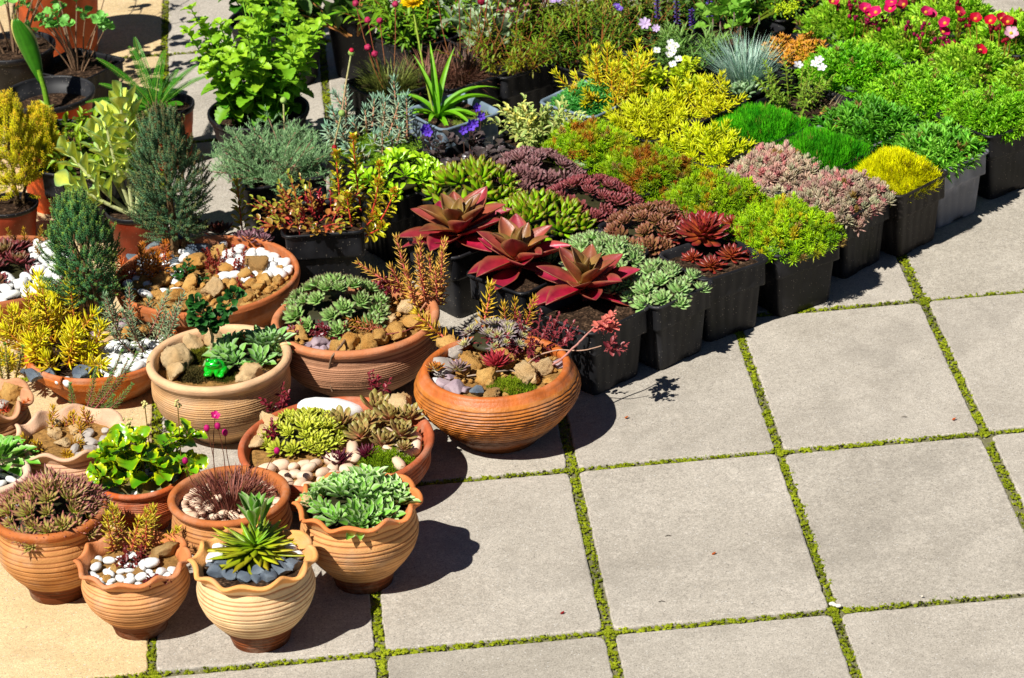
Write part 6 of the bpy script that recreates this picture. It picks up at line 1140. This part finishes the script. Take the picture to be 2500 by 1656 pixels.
# pinks with spiky buds
P = BP['G4']
tt, e = bush('alpine_pink', P, 'grey green pink with upright purple tipped buds', 44, .075, .6, F_NARROW, .034, .12, 16, S(84, 130, 50), S(140, 180, 84), cat='pink', base_r=.8, rad=.0014, el=.7, off=(0, -.01))
for (u, v) in [(1697, 28), (1648, 42), (1665, 50), (1755, 35), (1712, 60)]:
    p = G(u+0, v, P['z']+.13); q = np.array([p[0]-P['c'][0], p[1]-P['c'][1]+.01, .13]); mb = MB(); tube(mb, [[q[0]*.8, q[1]*.8, .03], [q[0]*.95, q[1]*.95, .09], q-[0, 0, .012]], .0011, S(120, 160, 90)); tube(mb, [q-[0, 0, .022], q-[0, 0, .01], q], [.0022, .0026, .0006], S(120, 150, 90), 6, S(150, 80, 110)); mb.obj('bud_stalk', M_STEM, tt)
# lady's mantle
P = BP['H4']
tt, e = bush('lady_mantle', P, 'pale green pleated round leaves with lime flower froth', 15, .085, .75, F_ROUND, .050, .95, 3, S(92, 160, 40), S(150, 205, 70), cat='lady mantle', base_r=.4, rad=.0015, s0=.8, stc=S(140, 100, 60), el=.1)
mb = MB()
for (u, v) in [(1815, 15), (1830, 20), (1800, 22), (1840, 10), (1822, 28)]:
    p = G(u, v, P['z']+.12)
    for _ in range(30): ball(mb, np.array([p[0]-P['c'][0], p[1]-P['c'][1], .12])+rng.normal(0, .006, 3), .0024, S(200, 225, 30), ICO1)
    tube(mb, [[0, 0, .01], [(p[0]-P['c'][0])*.8, (p[1]-P['c'][1])*.8, .11]], .001, S(130, 150, 40))
mb.obj('flower_froth', M_PETAL, tt)
# bugle
P = BP['H5']
tt, e = bush('bronze_bugle', P, 'bronze leaved bugle with violet blue flower spikes', 22, .05, 1.1, F_OVAL, .035, .5, 7, S(60, 56, 26), S(110, 100, 44), cat='bugle', base_r=.7, mat=M_GLOSS, el=.3)
for (u, v, h) in [(1565, 40, .13), (1640, 30, .12), (1520, 30, .11), (1600, 60, .08)]:
    p = G(u, v, P['z']+h*.5); x, y = p[0]-P['c'][0], p[1]-P['c'][1]; mb = MB(); tube(mb, [[x, y, 0], [x, y, h]], .0016, S(90, 60, 60))
    K = 46; a = np.arange(K)*2.4; z = np.linspace(h*.35, h, K); inst(mb, F_OVAL, np.stack([np.full(K, x), np.full(K, y), z], 1), np.stack([np.cos(a), np.sin(a), np.full(K, .4)], 1), .009, .005, S(90, 50, 90), S(96, 80, 190), var=.25); mb.obj('flower_spike', M_PETAL, tt)
# big purple leaves
tt, e = bush('coral_bells', dict(BP['G5'], c=np.array([.50, 1.38, 0])), 'few rounded purple brown leaves behind the orange based bush', 9, .10, .9, F_ROUND, .055, .85, 2, S(110, 40, 54), S(176, 110, 110), cat='coral bells', base_r=.2, s0=.9, rad=.0016, stc=S(120, 60, 60), mat=M_GLOSS, el=.1)
# --- left group
P = BP['bl1']
t = shoots('blue_grey_sedum', P, 'thick blue green pencil leaved sedum with tan lower leaves', [(u, v) for u, v in [(790, 330), (815, 345), (840, 330), (865, 345), (890, 330), (915, 340), (940, 330), (800, 310), (830, 305), (860, 300), (890, 300), (920, 305), (825, 360), (855, 370), (885, 365), (910, 360), (780, 345), (850, 320), (880, 318)]], .088, F_BLUE, .026, .19, 34, S(196, 150, 92), S(150, 190, 150), tip=S(165, 208, 178), tilt=.55, sc=S(196, 140, 110), rad=.0026, jl=.4)
cushion('green_sedum', dict(P, r=.10), 90, .010, 1, 'small bright green sedum sprigs at the front of the pencil leaved sedum', S(120, 170, 30), S(160, 200, 50), ll=.012, wr=.2, per=18, T=F_SEDS4, mat=M_SUCC, off=(0, -.01), zadd=.006)
P = BP['bl2']
t = empty('strap_leaved_plant', (P['c'][0]+atp(P, 1012, 272)[0], P['c'][1]+atp(P, 1012, 272)[1], P['z']-.004), 0, label='arching bright green strap leaves with one yellow flower on a tall stalk', cat='bulb plant')
mb = MB(); A = [(-.3, .9, .11), (.2, .5, .15), (.45, .9, .17), (-.9, .8, .12), (2.6, .5, .12), (1.6, .25, .16), (2.1, .3, .14), (3.4, .6, .09), (4.4, .6, .08), (-.1, 1.2, .13), (.6, 1.1, .10), (5.4, .7, .10), (1.0, .35, .15), (2.9, .9, .08), (.1, 1.3, .10), (5.0, 1.0, .07)]
for az, tl, L in A: inst(mb, F_STRAP if tl > .45 else F_STRAPU, [[.004*math.cos(az), .004*math.sin(az), 0]], [[math.sin(tl)*math.cos(az), math.sin(tl)*math.sin(az), math.cos(tl)]], L*1.15, .016, S(104, 180, 14), S(140, 204, 34), var=.06)
mb.obj('leaves', M_LEAF, t)
h = .235; q = G(952, 5, P['z']+h)-np.array([*(np.array(t.location)[:2]), P['z']]); mb = MB(); tube(mb, [[-.008, 0, 0], [q[0]*.5-.006, q[1]*.5, h*.5], q], [.0030, .0026, .0022], S(140, 160, 50), 7); so = mb.obj('stalk', M_STEM, t)
for k in range(2): flower(so, q+[0, 0, .004*k], .030-.006*k, (0, -.25, .95), 13, S(250, 215, 10, .9), S(235, 180, 10), el=.1+.3*k, wr=.42, cr=.25)
cushion('grit_weed', dict(P, r=.05), 60, .004, 1, 'tiny pale weed on the bare soil of the blue grey pot', S(130, 150, 50), S(180, 190, 90), ll=.008, wr=.25, per=8, T=F_SEDS4, off=(.035, -.02), zadd=.002, cat='weed')
P = BP['bl3']
tt, e = bush('dark_violet', P, 'dark purple brown leaved violet with violet blue flowers', 30, .060, 1.05, F_BROAD, .034, .80, 3, S(42, 34, 36), S(88, 76, 72), cat='violet', base_r=.6, s0=.7, rad=.0012, stc=S(80, 50, 50), mat=M_GLOSS, el=.1, zoff=.004)
for (u, v) in [(1100, 248), (1085, 285), (1095, 285), (985, 295), (975, 300), (1070, 300), (1110, 268), (990, 305), (1088, 292)]:
    p = G(u, v, P['z']+.075); q = (p[0]-P['c'][0], p[1]-P['c'][1], .07); f = flower(tt, q, .0125, (rng.normal(0, .3), -.8, .3), 5, S(110, 70, 215), S(90, 40, 160), wr=.7, el=.3); mb = MB(); tube(mb, [[q[0]*.7, q[1]*.7, 0], [q[0], q[1], .05], q], .0009, S(90, 60, 50), 4); mb.obj('stalk', M_STEM, tt)
P = BP['bl4']
bush('variegated_shrublet', P, 'small cream edged variegated shrublet', 44, .085, .8, F_OVAL, .021, .46, 16, S(110, 150, 60), S(150, 180, 90), cat='shrublet', base_r=.55, ce=S(240, 236, 140), ew=3, ea=.95, rad=.0014, stc=S(190, 190, 110), el=.4, zoff=.002)
bush('variegated_shrublet', P, 'two all yellow shoots of the cream edged shrublet', 3, .10, .7, F_OVAL, .026, .5, 9, S(236, 226, 90), S(245, 238, 130), cat='shrublet', base_r=.4, rad=.0015, stc=S(220, 210, 120), el=.5, azr=(2.8, 3.6))
P = BP['bl5']
rosette_mat('lime_stonecrop', P, 16, .036, .030, 1.05, 'lime green spoon leaved stonecrop heads beside the dark violet', flat_wl('spoon', .42, nl=8, nw=5, bend=.35, cup=.4), S(150, 205, 20), S(176, 220, 40), nl=15, wr=.42, el0=1.3, el1=.1, zadd=.030, off=(.02, .01), cat='stonecrop', mat=M_GLOSS)
def spike_sedum(P, label, items, c_lo, c_hi, tip):
    t = empty('orange_topped_stonecrop', (P['c'][0], P['c'][1], P['z']), 0, label=label, cat='stonecrop')
    for (u, v, h, az, tl) in items:
        p = G(u, v, P['z']); q = (p[0]-P['c'][0], p[1]-P['c'][1], -.004); lf, st = MB(), MB(); sp = shoot(lf, st, q, az, tl, h, flat_wl('spoon', .42, nl=7, nw=5, bend=.1, cup=.35), .024, .42, int(h*330), c_lo, c_hi, None, -.2, .0024, S(210, 70, 50), tipn=10)
        a = lf.obj('shoot', M_GLOSS, t); st.obj('stem', M_STEM, a); mb = MB(); K = 46; d = norm(rng.normal(0, 1, (K, 3))+[0, 0, 1.2]); inst(mb, F_SEDS4, np.repeat(sp[-1][None], K, 0)+d*.004, d, .010, .0028, tip, tip*1.1, var=.2); mb.obj('flower_head', M_PETAL, a)
P = BP['bl6']
spike_sedum(P, 'orange topped stonecrop spikes rising between the black pots', [(790, 505, .15, 1.7, .12), (835, 490, .17, 1.9, .15), (850, 520, .10, .2, .4), (830, 530, .06, -.6, .9), (815, 525, .07, 2, .3), (860, 500, .12, .1, .3), (845, 540, .07, -1.0, 1.1), (870, 520, .09, -.2, .6)], S(176, 150, 30), S(196, 206, 30), S(214, 140, 30))
bush('creeping_red_sedum', P, 'creeping red stemmed sedum with scalloped green and red leaves', 26, .085, 1.35, F_OVAL, .018, .62, 12, S(176, 70, 50), S(150, 160, 50), cat='stonecrop', base_r=.75, rad=.0016, stc=S(180, 50, 50), mat=M_GLOSS, el=.7, off=(-.02, 0), zoff=.008, curl=.2)
bush('creeping_red_sedum', P, 'upright crimson shoots among the creeping sedum', 7, .055, .6, F_OVAL, .016, .4, 12, S(150, 30, 44), S(176, 40, 56), cat='stonecrop', base_r=.7, rad=.0018, stc=S(170, 40, 50), mat=M_GLOSS, el=1.0, off=(-.01, .02))
t = empty('leafy_stonecrop', (G(560, 520, .1)[0], G(560, 520, .1)[1], 0), 0, label='single green stonecrop shoot with red stem beside the tall black pot', cat='stonecrop')
lf, st = MB(), MB(); shoot(lf, st, (0, 0, 0), 1.8, .05, .19, flat_wl('spoon', .42, nl=7, nw=5, bend=.1, cup=.35), .026, .42, 44, S(130, 170, 30), S(190, 205, 40), S(206, 170, 40), 0, .0026, S(210, 100, 60), s0=.3); a = lf.obj('shoot', M_GLOSS, t); st.obj('stem', M_STEM, a)
# grey ferny plant
P = BP['bl7']
def ferny(P, label, n, L, c0, c1, off_=(0, 0)):
    t = empty('ferny_pasque_flower', (P['c'][0]+off_[0], P['c'][1]+off_[1], P['z']), 0, label=label, cat='ferny herb'); lf, st = MB(), MB()
    for i in range(n):
        az = rng.uniform(0, 6.28); sp = spine(np.array([.03*math.cos(az), .03*math.sin(az), 0]), az+rng.normal(0, .3), .5+.9*rng.random(), L*rng.uniform(.6, 1.25), rng.uniform(0, .9), 9, .4); tube(st, sp, .0011, S(150, 110, 90), 4)
        for j in range(2, 9):
            for sgn in (-1, 1, 0):
                d = norm((sp[j]-sp[j-1])[None])[0]; sd = norm(np.cross(d, [0, 0, 1])[None])[0]*sgn; b = norm((d*.5+sd+rng.normal(0, .4, 3)+[0, 0, .4])[None])[0]; ln = .026*(1 if sgn else 1.1)
                K = 13; q = np.linspace(.15, 1, K); pos = sp[j]+b*ln*q[:, None]; s2 = norm(np.cross(b, [0, 0, 1])[None])[0]; D = norm(b*.75+s2[None]*((-1.0)**np.arange(K))[:, None]*.9+rng.normal(0, .3, (K, 3))); inst(lf, BLADE, pos, D, .0085, .0013, c0, c1, var=.15)
                tube(lf, [sp[j], sp[j]+b*ln], .0005, c0, 3)
    lf.obj('foliage', M_NEEDLE, t); st.obj('stems', M_STEM, t); return t
t = ferny(P, 'grey green ferny leaved plant with red flower buds drooping over its tall pot', 62, .105, S(110, 156, 96), S(176, 206, 150))
for (u, v, h, r) in [(575, 383, -.005, .0125), (773, 343, .05, .007)]: p = G(u, v, P['z']+h); mb = MB(); q = np.array([p[0]-P['c'][0], p[1]-P['c'][1], h]); ball(mb, q, r, S(176, 20, 34), ICO2, (.9, .9, 1.15)); ball(mb, q-[0, 0, r*.7], r*.7, S(110, 140, 70), ICO1); mb.obj('bud', M_PETAL, t)
for (u, v, h) in [(812, 122, .16), (655, 232, .12), (790, 262, .12)]:
    p = G(u, v, P['z']+h); q = np.array([p[0]-P['c'][0], p[1]-P['c'][1], h]); mb = MB(); tube(mb, [[q[0]*.8, q[1]*.8, .02], [q[0]*.9, q[1]*.9, h*.6], q], .0022, S(190, 140, 120), 6, S(170, 180, 110)); ball(mb, q, .008, S(150, 180, 90), ICO2); 
    if u == 812: ball(mb, q+[.001, -.002, .006], .006, S(190, 20, 60), ICO2)
    mb.obj('flower_stalk', M_STEM, t)
# thrift tufts
grass('thrift_tuft', BP['bl10'], 'dark olive thrift tuft with pink bud stalks', 560, .085, 1.35, .0027, S(66, 80, 20), S(130, 140, 60), base_r=.5, curl=.6, cat='thrift')
grass('thrift_tuft', BP['bl9'], 'brown purple grassy thrift tuft', 560, .085, 1.4, .0025, S(84, 50, 34), S(150, 110, 90), base_r=.5, curl=.6, cat='thrift')
grass('thrift_tuft', dict(BP['bl9'], c=np.array([.24, 1.12, 0])), 'brown grassy tuft between the thrift and the yellow flower stalk', 420, .085, 1.4, .0025, S(90, 50, 34), S(150, 104, 84), base_r=.6, curl=.6, cat='thrift')
def bud_stalks(P, label, items, col, r):
    t = empty('bud_stalks', (P['c'][0], P['c'][1], P['z']), 0, label=label, cat='flower stalks')
    for (u, v, h) in items:
        p = G(u, v, P['z']+h); q = np.array([p[0]-P['c'][0], p[1]-P['c'][1], h]); mb = MB(); tube(mb, [[q[0]*.35, q[1]*.35, 0], [q[0]*.8, q[1]*.8, h*.55], q], .0011, S(130, 96, 40), 5, S(150, 60, 50)); a = mb.obj('stalk', M_STEM, t); m = MB(); V, F = ICO3; m.add(q+V*r*(1+.13*np.sign(snoise(V, 14, rng, 4)))[:, None], None, F, col); m.obj('bud', M_PETAL, a)
bud_stalks(BP['bl10'], 'pink globe buds on stalks above the olive thrift', [(822, 8, .17), (850, 47, .14), (878, 48, .13), (914, 10, .16), (850, 110, .10), (866, 125, .09)], S(196, 50, 96), .0075)
bud_stalks(BP['bl9'], 'crimson globe buds on long brown stalks above the brown tuft', [(1113, 4, .19), (1060, -20, .20), (1090, -30, .2), (1160, -30, .21), (1010, -10, .18), (1215, -40, .2), (1180, -20, .2), (1130, -25, .2)], S(160, 30, 60), .0085)
# silver leaves
P = BP['bl11']
bush('silver_leaved_plant', P, 'felty silver green leaved plant at the top edge', 20, .10, .9, flat_wl('oval', .5, nl=12, nw=5, bend=-.4, cup=.3, ser=.12, wave=.05), .055, .46, 9, S(136, 164, 110), S(196, 212, 176), cat='silver leaved plant', base_r=.5, el=.4, rad=.003, stc=S(170, 190, 140))
# oval leaved
P = RP['r10']
t, e = bush('oval_leaved_plant', P, 'plant with a few large smooth oval leaves low beside the green bush', 7, .15, 1.5, F_OVAL, .085, .48, 5, S(60, 104, 36), S(116, 150, 70), cat='broad leaved plant', base_r=.3, el=.5, rad=.003, stc=S(190, 130, 70), mat=M_LEAF, s0=.3, off=(0, -.06), zoff=-.02, azr=(2.6, 6.6))
t = empty('strap_leaved_plant', (P['c'][0]+.08, P['c'][1]-.06, .12), 0, label='bright green arching strap leaf clump at the top behind the pink buds', cat='bulb plant'); mb = MB()
for az, tl, L in [(3.5, .5, .22), (1.6, .2, .2), (1.2, .35, .18), (.5, .7, .16), (2.6, .35, .2), (.1, .9, .14), (4.4, .7, .1), (2, .1, .17)]: inst(mb, F_STRAP if tl > .45 else F_STRAPU, [[0, 0, 0]], [[math.sin(tl)*math.cos(az), math.sin(tl)*math.sin(az), math.cos(tl)]], L, .017, S(86, 160, 20), S(120, 190, 40), var=.06)
mb.obj('leaves', M_LEAF, t)
# green leafy bushes
bush('leafy_bush', RP['r8'], 'tall bright green bush with toothed leaves in the big black pot', 44, .235, .46, F_BROAD, .040, .72, 15, S(84, 156, 24), S(160, 206, 44), cat='leafy bush', base_r=.55, rad=.0026, stc=S(120, 180, 40), s0=.15, el=.35, curl=.15, droop=.1, tipn=5)
bush('leafy_bush', RP['r9'], 'second bright green toothed bush at the top edge', 22, .22, .6, F_BROAD, .044, .72, 12, S(60, 130, 20), S(128, 180, 34), cat='leafy bush', base_r=.5, rad=.0024, stc=S(120, 180, 40), el=.35, curl=.15, tipn=5)
# fern
P = RP['r7']
t = empty('feathery_fern', (P['c'][0], P['c'][1], P['z']), 0, label='feathery green yarrow like fronds in the small round pot', cat='fern')
for i, (az, tl, L) in enumerate([(3.3, 1.0, .17), (2.7, .55, .19), (2.9, .8, .15), (2.2, .3, .17), (1.2, .3, .15), (.4, .6, .15), (.1, .8, .16), (5.5, .9, .1), (3.7, 1.2, .14), (4.2, 1.2, .11), (1.8, .5, .2), (3.1, 1.25, .17), (.8, .6, .12), (3.9, .9, .12)]):
    lf = MB(); sp = spine(np.array([-.02, 0, 0]), az, tl, L, .6, 14, .1); tube(lf, sp, np.linspace(.0018, .0006, 14), S(130, 160, 50), 5)
    K = 34; f = np.linspace(.12, .99, K); idx = f*13; i0 = np.clip(idx.astype(int), 0, 12); fr = (idx-i0)[:, None]; pos = sp[i0]*(1-fr)+sp[i0+1]*fr; d = norm(np.gradient(sp, axis=0))[i0]; sd = norm(np.cross(d, [0, 0, 1])); ln = .017*np.sin(PI*(f*.85+.12))**.7
    for sg in (-1, 1):
        D = norm(sd*sg+d*.45+[0, 0, .25]); inst(lf, F_NARROW, pos, D, ln, .0030, S(50, 130, 20), S(96, 176, 36), var=.12)
        for z in (.4, .75):
            for s2 in (-1, 1): inst(lf, BLADE, pos+D*(ln*z)[:, None], norm(D*.7+d*s2+[0, 0, .2]), ln*.35, .0018, S(60, 140, 24), S(110, 186, 40), var=.12)
    lf.obj('frond', M_LEAF, t)
# hosta
P = RP['r1']; t = empty('hosta_shoot', (P['c'][0]-.005, P['c'][1]-.01, P['z']-.004), 0, label='single rolled hosta leaf with a pale yellow margin', cat='hosta')
mb = MB(); sp = np.array([[0, 0, 0], [-.004, 0, .06], [-.012, 0, .11]]); tube(mb, sp, [.0075, .0065, .006], S(120, 170, 40), 9); mb.obj('stem', M_STEM, t)
mb = MB(); nl, nw = 22, 15; tt_ = np.linspace(0, 1, nl); V = np.zeros((nl, nw, 3)); C = np.zeros((nl, nw, 3))
for i, q in enumerate(tt_):
    wid = .034*math.sin(PI*min(1, q*.93+.05)**.9)**.8+.003; wrap = 5.0*(1-q)**.8+.9; rad = max(.0035, wid*2/wrap*1.15)
    cx, cz = -.010-.040*q**1.2, .075+.165*q
    for j in range(nw):
        a = (j/(nw-1)-.5)*wrap; V[i, j] = (cx+rad*math.sin(a)*1.0, -rad*math.cos(a)*.8+rad*.5, cz+.010*math.sin(q*9+j)*abs(j/(nw-1)-.5))
        e = abs(j/(nw-1)-.5)*2; k = np.clip((e-.72)/.1, 0, 1); C[i, j] = S(56, 128, 20)*(1-k)*(1+.18*math.sin(j*2.4))+S(222, 220, 130)*k
mb.add(V.reshape(-1, 3), grid_quads(nl, nw), None, C.reshape(-1, 3)); a = mb.obj('leaf', M_LEAF, t); m = a.modifiers.new('thickness', 'SOLIDIFY'); m.thickness = .0012
# columbines
for k, P, l, n, tgt in (('a', RP['r2'], 'columbine with grey green lobed leaves on thin stems at the left edge', 9, None), ('b', BP['bl13'], 'thin purple stemmed columbine in the shallow square pot', 8, None)):
    t, e = bush('columbine', P, l, n*2, .24 if k == 'a' else .20, .6, F_ROUND, .038, .95, 3, S(70, 150, 70), S(130, 200, 90), cat='columbine', base_r=.25, s0=.88, rad=.0022, stc=S(140, 110, 84), el=.2, tipn=3, up=(0, 0, 1))
for (du, dv) in ((0, 0),):
    t, e = bush('columbine', RP['r4'], 'drooping lobed leaves in the big orange pot', 14, .20, 1.0, F_ROUND, .045, .95, 3, S(70, 150, 40), S(140, 200, 60), cat='columbine', base_r=.8, s0=.8, rad=.002, stc=S(150, 110, 70), el=.2, tipn=3, curl=.9)
# astilbe leaves
for P, l in ((BP['bl14'], 'toothed yellow green leaves crowding the black square pot'), (RP['r5'], 'dark toothed leaves inside the black rimmed orange pot')):
    bush('toothed_leaf_plant', P, l, 20, .075, 1.1, flat_wl('lance', .42, nl=12, nw=5, bend=-.6, cup=.3, ser=.12), .036, .42, 7, S(60, 110, 16), S(150, 180, 30), cat='broad leaved plant', base_r=.6, s0=.5, rad=.0015, el=.1, stc=S(140, 110, 60))
# maple-like sprig at the left edge
t = empty('star_leaf_sprig', (G(0, 300, .1)[0], G(0, 300, .1)[1], 0), 0, label='pale star shaped leaves entering at the left edge', cat='leafy sprig'); mb = MB(); tube(mb, [[-.03, 0, 0], [-.02, 0, .12], [.004, 0, .17]], .002, S(150, 110, 60))
for (x, z) in ((.012, .175), (.02, .15), (-.02, .18)):
    for a in np.linspace(-1.2, 1.2, 5): inst(mb, F_LANCE, [[x, 0, z]], [[math.cos(a+.3), -.3, math.sin(a+.3)]], .034, .011, S(120, 160, 40), S(196, 206, 110), var=.08)
mb.obj('leaves', M_LEAF, t)
# golden conifer
P = RP['r12']
t = conifer('golden_conifer', P, 40, 470, 'golden yellow feathery conifer at the left edge', .06, .205, .072, [(0, 0, 0, .006), (.012, 0, .4, .004)], S(226, 224, 10, 1), S(250, 238, 30, 1), S(250, 200, 40, 1), n=420, seed=9, nl=.0105, blen=.044)
conifer('golden_conifer', dict(P, c=P['c']+np.array([.075, .02, 0])), 110, 450, 'smaller golden conifer branch cluster leaning over the black square pot', .10, .13, .050, [(0, 0, 0, .004)], S(226, 224, 10, 1), S(250, 238, 30, 1), S(250, 200, 40, 1), n=300, seed=12, nl=.0105, blen=.038)
# variegated stonecrop
P = RP['r6']
t = empty('variegated_stonecrop', (P['c'][0]-.012, P['c'][1], P['z']-.004), 0, label='tall stonecrop with large grey green leaves marked creamy yellow', cat='stonecrop')
FV = flat_wl('spoon', .60, nl=12, nw=7, bend=.1, cup=.22, ser=.02)
for (az, tl, L, x) in [(1.7, .04, .27, 0), (2.9, .80, .19, -.004), (2.6, .50, .19, 0), (.4, .30, .20, .006), (.9, .16, .25, .01), (2.8, .26, .23, 0), (3.3, 1.0, .14, -.006)]:
    lf, st = MB(), MB(); sp = spine(np.array([x, 0, 0]), az, tl, L, -.2, 10, .05); tube(st, sp, np.linspace(.0052, .003, 10), S(196, 200, 140), 8)
    n_ = int(L*52)+4; f = np.linspace(.34, 1, n_); idx = f*9; i0 = np.clip(idx.astype(int), 0, 8); fr = (idx-i0)[:, None]; pos = sp[i0]*(1-fr)+sp[i0+1]*fr; a = np.arange(n_)*2.1+az; d = norm(np.gradient(sp, axis=0))[i0]; X = norm(np.cross(d, [.3, .9, .1])); Y = np.cross(d, X); e = .35+.85*f**2
    D = (X*np.cos(a)[:, None]+Y*np.sin(a)[:, None])*np.cos(e)[:, None]+d*np.sin(e)[:, None]
    inst(lf, FV, pos, D, .072*(1-.5*(f-.28)**2)*rng.uniform(.75, 1.05, n_), .044*rng.uniform(.8, 1.05, n_), S(246, 246, 96), S(226, 236, 96), ce=S(150, 200, 130), ew=2.2, ea=.9, up=d.mean(0), var=.06)
    s_ = st.obj('stem', M_STEM, t); lf.obj('leaves', M_LEAF, s_)

# back row along the top of the view
for k, u, v, l, n, L, T, ll, c0, c1 in (('t1', 1010, 30, 'dense mid green herb in the last row behind the brown tufts', 40, .13, F_LANCE, .030, S(70, 120, 20), S(150, 190, 40)), ('t2', 1280, 45, 'olive green herb in the last row behind the orange based bush', 46, .13, F_NARROW, .028, S(80, 110, 20), S(150, 180, 40)),
    ('t3', 1390, 30, 'yellow green herb in the last row left of the bugle', 46, .12, F_LANCE, .024, S(110, 120, 30), S(170, 180, 60)), ('t4', 1640, 15, 'dark green herb in the last row behind the spiky buds', 40, .10, F_LANCE, .026, S(40, 84, 20), S(96, 140, 36)), ('t5', 1760, 10, 'leafy herb in the last row behind the lady mantle', 40, .12, F_LANCE, .030, S(60, 120, 24), S(140, 190, 44)), ('t6', 1150, 5, 'grass green herb at the top edge beside the silver leaves', 40, .14, F_NARROW, .030, S(80, 130, 24), S(150, 196, 44))):
    extra_pot(k, u, v, 34, 'black pot of the '+l, half=.08); bush('green_herb', BP[k], l, n, L, .95, T, ll, .2, 20, c0, c1, cat='herb', base_r=.9, rad=.0013, el=.45, s0=.12, stc=S(130, 90, 40))
